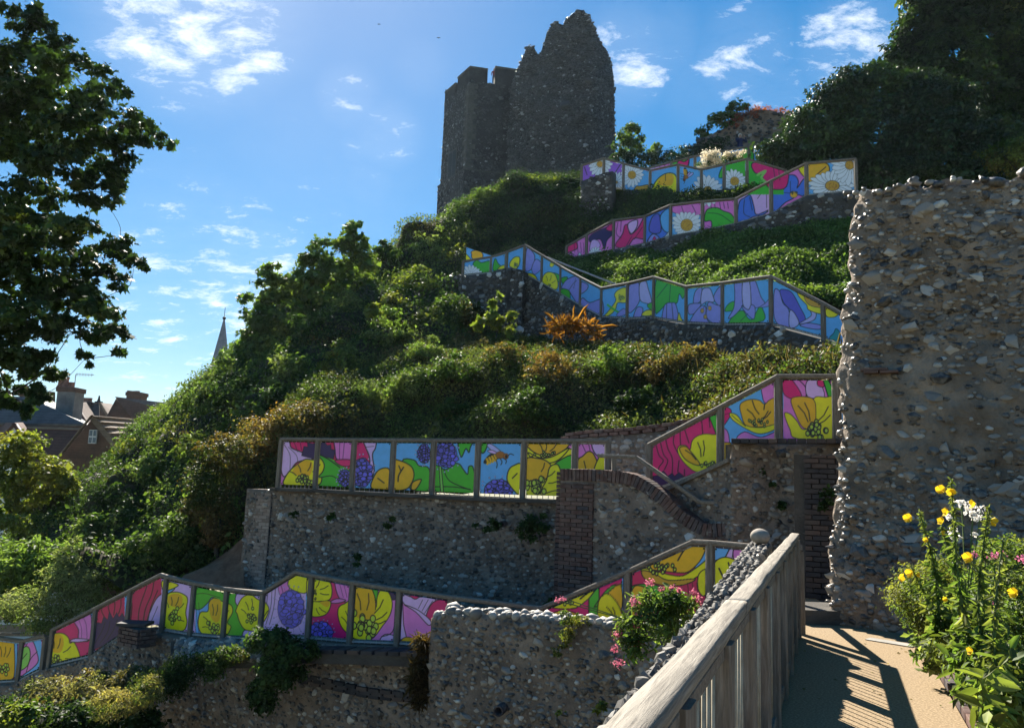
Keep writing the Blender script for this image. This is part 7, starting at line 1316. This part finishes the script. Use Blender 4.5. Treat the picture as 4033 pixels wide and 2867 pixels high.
# brick pier in front of the magenta panels, and boards at the left
T = thing('brick_pier', at(520, 2480, 15.9), 'squat brick pier in front of the magenta panels', 'pier'); a, b = at(ZA[0]+975/ZA[2], ZA[1]+700/ZA[2], 16.4), at(ZA[0]+1150/ZA[2], ZA[1]+618/ZA[2], 16.1)
brick_panel(T, a, b, a[2]-.1, b[2], .3, M_BRICK, .225, .076, proud=.05); c = (a+b)/2; MB().box((c[0], c[1]+.2, b[2]+.04), (abs(b[0]-a[0])/2+.02, 0, 0), (0, .2, 0), (0, 0, .03)).build('pier_cap', M_BRICK_DARK, T)
brick_panel(T, b, b+np.array([.2, .3, 0]), a[2]-.1, b[2], .1, M_BRICK, .225, .076, proud=.03)
T = thing('timber_edging', at(100, 2480, 20), 'stacked timber sleepers holding the garden bed at lower left', 'edging')
for x0, x1, y0, y1 in ((-40, 260, 585, 640), (265, 520, 555, 600), (270, 400, 605, 640), (0, 390, 650, 672)): p, q = at(ZA[0]+x0/ZA[2], ZA[1]+(y0+y1)/2/ZA[2], 20.2), at(ZA[0]+x1/ZA[2], ZA[1]+(y0+y1)/2/ZA[2], 19.9); MB().beam(p, q, .1, (y1-y0)/ZA[2]*20/FS, bev=.01).build('sleeper', M_WOOD, T)
# bare clay bank beside the pillar
cl_ = Loft([[(400, 1320, 18.2), (460, 1310, 18.1), (545, 1330, 17.9)], [(410, 1285, 18.6), (470, 1265, 18.7), (545, 1260, 18.4)], [(440, 1280, 19.4), (500, 1235, 19.3), (548, 1195, 19.0)]], 24, 16, ((.5, .06),), 91)
tag(cl_.mesh('earth_bank', m_noise('bare clay', [(.3, (.10, .055, .035)), (.7, (.24, .14, .09))], 4, .95, .8, .03), 0), kind='structure')
# --- pink valerian by the railing
ZR = FR['c']
def pR(x, y, Y): return at(ZR[0]+x/ZR[2], ZR[1]+y/ZR[2], Y)
def flower_head(T, c, r, col, n=34, size=.02):
    P = c+rng.normal(0, r*.5, (n, 3))*[1, 1, .8]; leaf_mesh('flower', P, unit(P-c+np.array([0, 0, .01])), size, shade_var(np.tile(col, (n, 1)), .25), M_PETAL, T, aspect=.8)
YV = 7.4; T = thing('valerian_plant', pR(1300, 900, YV), 'pink flowering valerian beside the foreground railing', 'plant')
P, N, _ = blob_pts([(1470, 1400, 60, 45, YV, .25), (1500, 1360, 50, 40, YV, .25), (1440, 1370, 40, 40, YV+.1, .2), (1470, 1330, 40, 20, YV, .2), (1430, 1440, 40, 25, YV, .2), (1520, 1330, 40, 25, YV, .2), (1400, 1400, 30, 30, YV, .15)], 3000, .24)
leaf_mesh('leaves', P, N, .06*rng.lognormal(0, .25, len(P)), blend_cols(P, [(GL*1.2, 1.0), (np.array([.18, .23, .09]), 1.0), (GM, .7)], .3, 7), M_LEAF, T, aspect=.34, shape='blade')
pk = np.array([.58, .17, .27]); mb = MB()
for x, y, s in ((850, 780, 1.2), (825, 890, .9), (860, 985, 1.1), (965, 560, 1), (970, 720, 1), (1005, 825, 1), (975, 870, .7), (1070, 430, 1), (1060, 700, .9), (1105, 640, 1), (990, 650, .7), (1225, 465, .8), (1270, 480, .7), (1155, 475, .6), (1285, 560, 1), (1400, 545, 1), (430, 550, .5), (470, 535, .5), (1370, 490, .7), (1235, 850, .8), (1110, 640, .8)):
    c = pR(x, y, YV-.1*rng.random()); flower_head(T, c, .042*s, pk, int(52*s), .022); b0 = pR(1250, 800, YV); mb.tube([b0, (b0+c)/2+rng.normal(0, .03, 3), c], [.006, .005, .004], 4)
mb.build('stems', m_noise('green stem', [(.3, (.06, .10, .03)), (.7, (.12, .16, .05))], 9, .7), T); M_STEM = bpy.data.materials['green stem']
clumpy('hanging_plant', 'straggly yellow flowered plant hanging over the parapet coping', [(1275, 1375, 26, 16, 11.6, .12), (1260, 1410, 18, 30, 11.5, .1), (1245, 1440, 8, 24, 11.5, .08), (1300, 1385, 26, 10, 11.6, .1)], 1500, .04, [(GM, 1.0), (np.array([.24, .22, .06]), 1.0), (GL, .8)], 471, trunk=.005, aspect=.4)
clumpy('trailing_vine', 'thin leafy stem trailing low on the parapet wall', [(1330, 1575, 30, 8, 10.8, .06), (1250, 1590, 10, 4, 10.9, .05)], 160, .05, [(GL, 1.0), (GY, .8)], 475, trunk=.004)
# --- flower border on the right
ZG = (3400, 1850, 1.5972)
def pG(x, y, Y): return at(ZG[0]+x/ZG[2], ZG[1]+y/ZG[2], Y)
def gD(x, y): return 1925.7+x/2.8203, 1047.8+y/2.8203
def gb(x, y, rx, ry, Y, d): u, v = gD(x, y); return (u, v, rx/2.82, ry/2.82, Y, d)
tree('clipped_bush', 'olive green small leaved bush at the foot of the ruined wall', 'shrub', pG(380, 1150, 8.0), [gb(400, 720, 130, 130, 8.1, .4), (gb(330, 820, 110, 110, 8.0, .4)), gb(480, 830, 130, 160, 8.0, .4), gb(430, 960, 130, 120, 7.9, .4), gb(520, 650, 90, 90, 8.1, .3)], 16000, .032, [(GL*1.25, 1.0), (np.array([.21, .22, .06]), 1.0), (BR_, .65), (GM, .8)], .3, 501, trunk=.03, aspect=.45, clump=.22)
tree('clipped_bush', 'dense hedge at the right edge behind the primroses', 'shrub', pG(950, 1300, 6.8), [gb(900, 600, 110, 140, 7.2, .4), gb(1000, 520, 90, 90, 7.3, .4), gb(960, 800, 120, 180, 6.9, .4), gb(960, 1050, 120, 200, 6.6, .4), gb(800, 720, 90, 120, 7.2, .3)], 12000, .036, [(GL, 1.0), (GM, .9), (np.array([.19, .2, .06]), .95), (GL*1.2, .8)], .3, 511, trunk=.03, aspect=.5, clump=.22)
tree('clipped_bush', 'leafy hedge continuing beyond the right edge of the view', 'shrub', dd(2420, 1500, 6.2), [(2360, 1380, 60, 60, 6.6, .4), (2420, 1450, 70, 80, 6.2, .4), (2520, 1400, 80, 80, 6.3, .4), (2560, 1550, 90, 90, 5.6, .4)], 7000, .045, [(GL, 1.0), (GM, .9), (np.array([.19, .2, .06]), .95)], .3, 515, trunk=.03, aspect=.5, clump=.22)
yl = np.array([.80, .55, .02])
def primrose(label, base, top, Y, fl, nleaf, seed, bigleaf=0):
    b, t = pG(*base, Y), pG(*top, Y); T = thing('evening_primrose', b, label, 'plant'); mid = (b+t)/2+rng.normal(0, .03, 3); S = catmull([b, mid, t], 12); MB().tube(S, np.linspace(.012, .005, len(S)), 6).build('stem', M_STEM, T, True)
    k = rng.random(nleaf)**.8; P = np.stack([np.interp(k, np.linspace(0, 1, len(S)), S[:, i]) for i in range(3)], 1); N = unit(rng.normal(0, 1, (nleaf, 3))*[1, 1, .3]+[0, 0, .5]); sz = np.interp(k, [0, .5, 1], [.13, .07, .03])*rng.lognormal(0, .25, nleaf)
    leaf_mesh('leaves', P, N, sz, blend_cols(P, [(GL*1.1, 1.0), (np.array([.2, .22, .07]), 1.0), (GM, .7)], .2, seed), M_LEAF, T, aspect=.3, shape='blade', tilt=.5)
    for x, y, s in fl:
        c = pG(x, y, Y-.02); m_ = 14; d = unit(rng.normal(0, 1, 3)*[1, .4, .2]+np.array([-.3, -.3, .1])); V = []
        for j in range(4):             # four overlapping petals in a cup
            a = j*math.pi/2+.3; x_ = unit(np.cross(d, [0, 0, 1])); y_ = np.cross(x_, d); r = .027*s; e = math.cos(a)*x_+math.sin(a)*y_; f = -math.sin(a)*x_+math.cos(a)*y_
            V += [c, c+e*r*.8+f*r*.7+d*r*.9, c+e*r*1.15+d*r*1.3, c+e*r*.8-f*r*.7+d*r*.9]
        V = np.array(V); mesh_obj('flower', V, np.array([(4*j+i0, 4*j+i1, 4*j+i2) for j in range(4) for i0, i1, i2 in ((0, 1, 2), (0, 2, 3))]), M_PETAL, T, col=shade_var(np.tile(yl, (16, 1)), .15))
        MB().tube([c, pG(x+(25 if x < top[0] else -25), y+30, Y)], .004, 4).build('flower_stalk', M_STEM, T)
    if bigleaf:
        P = np.array([pG(base[0]+rng.normal(0, 48), base[1]-rng.random()*380, Y+rng.normal(0, .12)) for _ in range(bigleaf)]); leaf_mesh('broad_leaves', P, unit(rng.normal(0, .5, (bigleaf, 3))+[0, -.3, .9]), .115*rng.lognormal(0, .25, bigleaf), blend_cols(P, [(GL*1.2, 1.0), (np.array([.2, .24, .1]), 1.0), (GM, .7), (GY*1.2, .7)], .3, seed+1), M_LEAF, T, aspect=.42, shape='blade', tilt=.5)
primrose('tallest evening primrose reaching up before the ruined wall', (720, 1400), (552, 60), 5.6, [(490, 130, 1.1), (548, 122, 1.1), (540, 268, 1.1), (505, 328, 1)], 330, 521, 40)
primrose('evening primrose nearest the path with drooping yellow bloom', (480, 1050), (352, 262), 6.3, [(285, 305, 1.2), (390, 440, .7)], 260, 531, 14)
primrose('evening primrose at right with two pale yellow blooms', (770, 1350), (792, 232), 5.6, [(712, 215, 1.2), (800, 318, 1.1), (675, 550, 1.3)], 300, 541, 34)
primrose('short evening primrose leaning left over the bush', (470, 1000), (300, 610), 6.9, [(305, 645, 1.3), (220, 676, 1.2), (330, 665, 1)], 160, 551)
primrose('evening primrose in the middle of the border with small bud', (600, 1250), (488, 350), 5.9, [(487, 392, .7), (510, 812, .6), (595, 925, 1.1)], 280, 561, 22)
primrose('leafy evening primrose at the right edge of the border', (860, 1500), (880, 430), 5.0, [(960, 775, 1.1)], 220, 571, 40)
primrose('low broad leaved primrose beside the brick edging', (800, 1620), (720, 1180), 4.7, [(690, 1140, .8)], 60, 581, 50)
T = thing('white_phlox', pG(640, 700, 6.0), 'white flowered plant among the evening primroses', 'plant')
for x, y, s in ((610, 200, 1), (625, 215, .8), (655, 250, 1), (690, 270, 1), (700, 300, 1), (740, 245, 1), (690, 215, .7), (575, 370, .8), (555, 400, .8), (595, 430, .7), (735, 300, .8), (700, 405, .5), (540, 295, .6)): flower_head(T, pG(x, y, 6.0), .028*s, np.array([.80, .79, .78]), 16, .03)
mb = MB(); [mb.tube([pG(650, 900, 6.0), pG(x, y, 6.0)], .005, 4) for x, y in ((620, 220), (690, 280), (580, 390), (740, 260))]; mb.build('stems', M_STEM, T)
T = thing('pink_flower_plant', pG(820, 760, 6.6), 'pink flowers in the border near the right edge', 'plant')
for x, y, s in ((760, 550, 1.2), (705, 530, .8), (825, 540, 1), (875, 532, 1), (990, 556, 1), (835, 845, .8)): flower_head(T, pG(x, y, 6.6), .03*s, np.array([.66, .2, .36]), 26, .022)
mb = MB(); [mb.tube([pG(820, 900, 6.6), pG(x, y, 6.6)], .005, 4) for x, y in ((760, 550), (830, 540), (880, 535))]; mb.build('stems', M_STEM, T)
tree('border_foliage', 'mixed low foliage along the edge of the flower border', 'plant', pG(500, 1250, 6.6), [gb(430, 1150, 90, 70, 6.9, .25), gb(560, 1080, 110, 110, 6.5, .3), gb(700, 1000, 130, 160, 6.2, .35), gb(850, 1250, 160, 200, 5.4, .35), gb(930, 1480, 120, 150, 4.9, .3), gb(760, 1400, 90, 120, 5.2, .25)], 5200, .062, [(GL*1.15, 1.0), (GM, .9), (np.array([.2, .23, .09]), 1.0), (GD, .6), (GY*1.2, .7)], .4, 591, trunk=.02, aspect=.5, clump=.25)
# ---------------------------------------------------------------- people and birds
def person(label, foot, h, facing, arm_up, shirt, hair, skin=(.42, .26, .19)):
    T = thing('person', foot, label, 'person'); s = h/1.7; ca, sa = math.cos(facing), math.sin(facing)
    J = dict(pel=(0, 0, .93), waist=(0, .01, 1.08), chest=(0, .02, 1.3), neck=(0, .0, 1.45), head=(0, -.02, 1.53), crown=(0, -.02, 1.68), hl=(-.09, 0, .9), kl=(-.1, -.02, .5), al=(-.1, .03, .08), fl=(-.11, -.14, .04), hr=(.09, 0, .9), kr=(.1, -.02, .5), ar=(.1, .03, .08), fr=(.11, -.14, .04),
             sl=(-.19, .02, 1.4), el=(-.25, .0, 1.13), wl=(-.22, -.14, .92), ml=(-.2, -.2, .86), sr=(.19, .02, 1.4), er=(.25, .0, 1.13), wr=(.22, -.14, .92), mr=(.2, -.2, .86))
    if arm_up: J.update(er=(.3, -.16, 1.22), wr=(.17, -.22, 1.45), mr=(.13, -.2, 1.54), el=(-.27, -.12, 1.16), wl=(-.12, -.24, 1.3), ml=(-.06, -.24, 1.36))
    E = [('pel', 'waist'), ('waist', 'chest'), ('chest', 'neck'), ('neck', 'head'), ('head', 'crown'), ('pel', 'hl'), ('hl', 'kl'), ('kl', 'al'), ('al', 'fl'), ('pel', 'hr'), ('hr', 'kr'), ('kr', 'ar'), ('ar', 'fr'), ('chest', 'sl'), ('sl', 'el'), ('el', 'wl'), ('wl', 'ml'), ('chest', 'sr'), ('sr', 'er'), ('er', 'wr'), ('wr', 'mr')]
    RR = dict(pel=.14, waist=.125, chest=.145, neck=.055, head=.08, crown=.075, hl=.1, kl=.065, al=.045, fl=.04, hr=.1, kr=.065, ar=.045, fr=.04, sl=.065, el=.045, wl=.032, ml=.036, sr=.065, er=.045, wr=.032, mr=.036)
    ks = list(J); V = [(foot[0]+s*(J[k][0]*ca-J[k][1]*sa), foot[1]+s*(J[k][0]*sa+J[k][1]*ca), foot[2]+s*J[k][2]) for k in ks]
    me = bpy.data.meshes.new('body'); me.from_pydata(V, [(ks.index(a), ks.index(b)) for a, b in E], []); o = bpy.data.objects.new('body', me); COL.objects.link(o); adopt(o, T)
    o.modifiers.new('skin', 'SKIN'); me.skin_vertices or None
    for i, k in enumerate(ks): me.skin_vertices[0].data[i].radius = (RR[k]*s, RR[k]*s); me.skin_vertices[0].data[i].use_root = (k == 'pel')
    o.modifiers.new('sub', 'SUBSURF').levels = 2; o.modifiers['sub'].render_levels = 2
    m, n, l, b = mat('clothed figure', .8, .2); pos = geo_pos(n); sp = n.new('ShaderNodeSeparateXYZ'); l.new(pos, sp.inputs[0]); mr = n.new('ShaderNodeMapRange'); l.new(sp.outputs['Z'], mr.inputs[0]); mr.inputs[1].default_value = foot[2]; mr.inputs[2].default_value = foot[2]+h
    r = ramp(n, [(0, (.03, .03, .035)), (.05, (.05, .06, .10)), (.55, shirt), (.845, skin)], 'CONSTANT'); l.new(mr.outputs[0], r.inputs[0]); l.new(r.outputs[0], b.inputs['Base Color']); me.materials.append(m)
    Vh, Fh = ICO2, ICO2F; c = np.array([foot[0]+s*(.02*sa), foot[1]+s*.03, foot[2]+s*1.625]); mesh_obj('hair', c+Vh*np.array([.1, .105, .1])*s*(1+.06*rng.random((len(Vh), 1))), Fh, m_noise('hair', [(.3, tuple(.7*np.array(hair))), (.7, hair)], 40, .8, .4, .005), T, True)
    return T
f = pP(1200, 800, 40.2); person('person in navy clothes with grey hair photographing from the top terrace', (f[0], f[1], pP(1200, 560, 40.2)[2]-1.73), 1.72, .25, True, (.02, .03, .09), (.62, .60, .56))
c = pT(467, 512, 71.0); person('person peering through the tower battlements', (c[0], c[1], c[2]-1.7), 1.7, 0, False, (.30, .06, .06), (.10, .05, .03), (.45, .2, .16))
for lab, u, v, sc_ in (('small dark bird flying left of the tower', 845, 55, 1.0), ('small dark bird flying nearer the tower', 978, 85, 1.1)):
    c = dd(u, v, 60); T = thing('bird', c, lab, 'bird'); S = sc_*.11
    MB().tube([c+np.array([-.0, 0, -.75])*S, c+np.array([0, 0, -.3])*S, c+np.array([.05, 0, .3])*S, c+np.array([.08, 0, .7])*S], [.05*S, .18*S, .16*S, .05*S], 6).build('body', M_DARK, T, True)
    for s_ in (-1, 1): mesh_obj('wing', [c+np.array(q)*S for q in ((0, 0, .2), (s_*.7, .3, .6), (s_*1.5, .5, .2), (s_*.6, .2, .0), (0, .02, -.1), (s_*.62, .28, .3))], [(0, 1, 5), (1, 2, 5), (2, 3, 5), (3, 4, 5), (4, 0, 5)], M_DARK, T)
# ---------------------------------------------------------------- thin air volume added to lift the shade like lens flare
hz = MB().aabox((-3050, -850, -7.6), (3050, 4050, 52)).build('haze', None); tag(hz, kind='stuff')
hm = bpy.data.materials.new('shade-lifting haze'); hm.use_nodes = True; hn, hl = hm.node_tree.nodes, hm.node_tree.links; hn.clear()
ho = hn.new('ShaderNodeOutputMaterial'); hv = hn.new('ShaderNodeVolumePrincipled'); hv.inputs['Density'].default_value = 0.00009; hv.inputs['Color'].default_value = (.62, .82, 1, 1); hv.inputs['Anisotropy'].default_value = 0.45
hl.new(hv.outputs[0], ho.inputs['Volume']); hz.data.materials.append(hm)
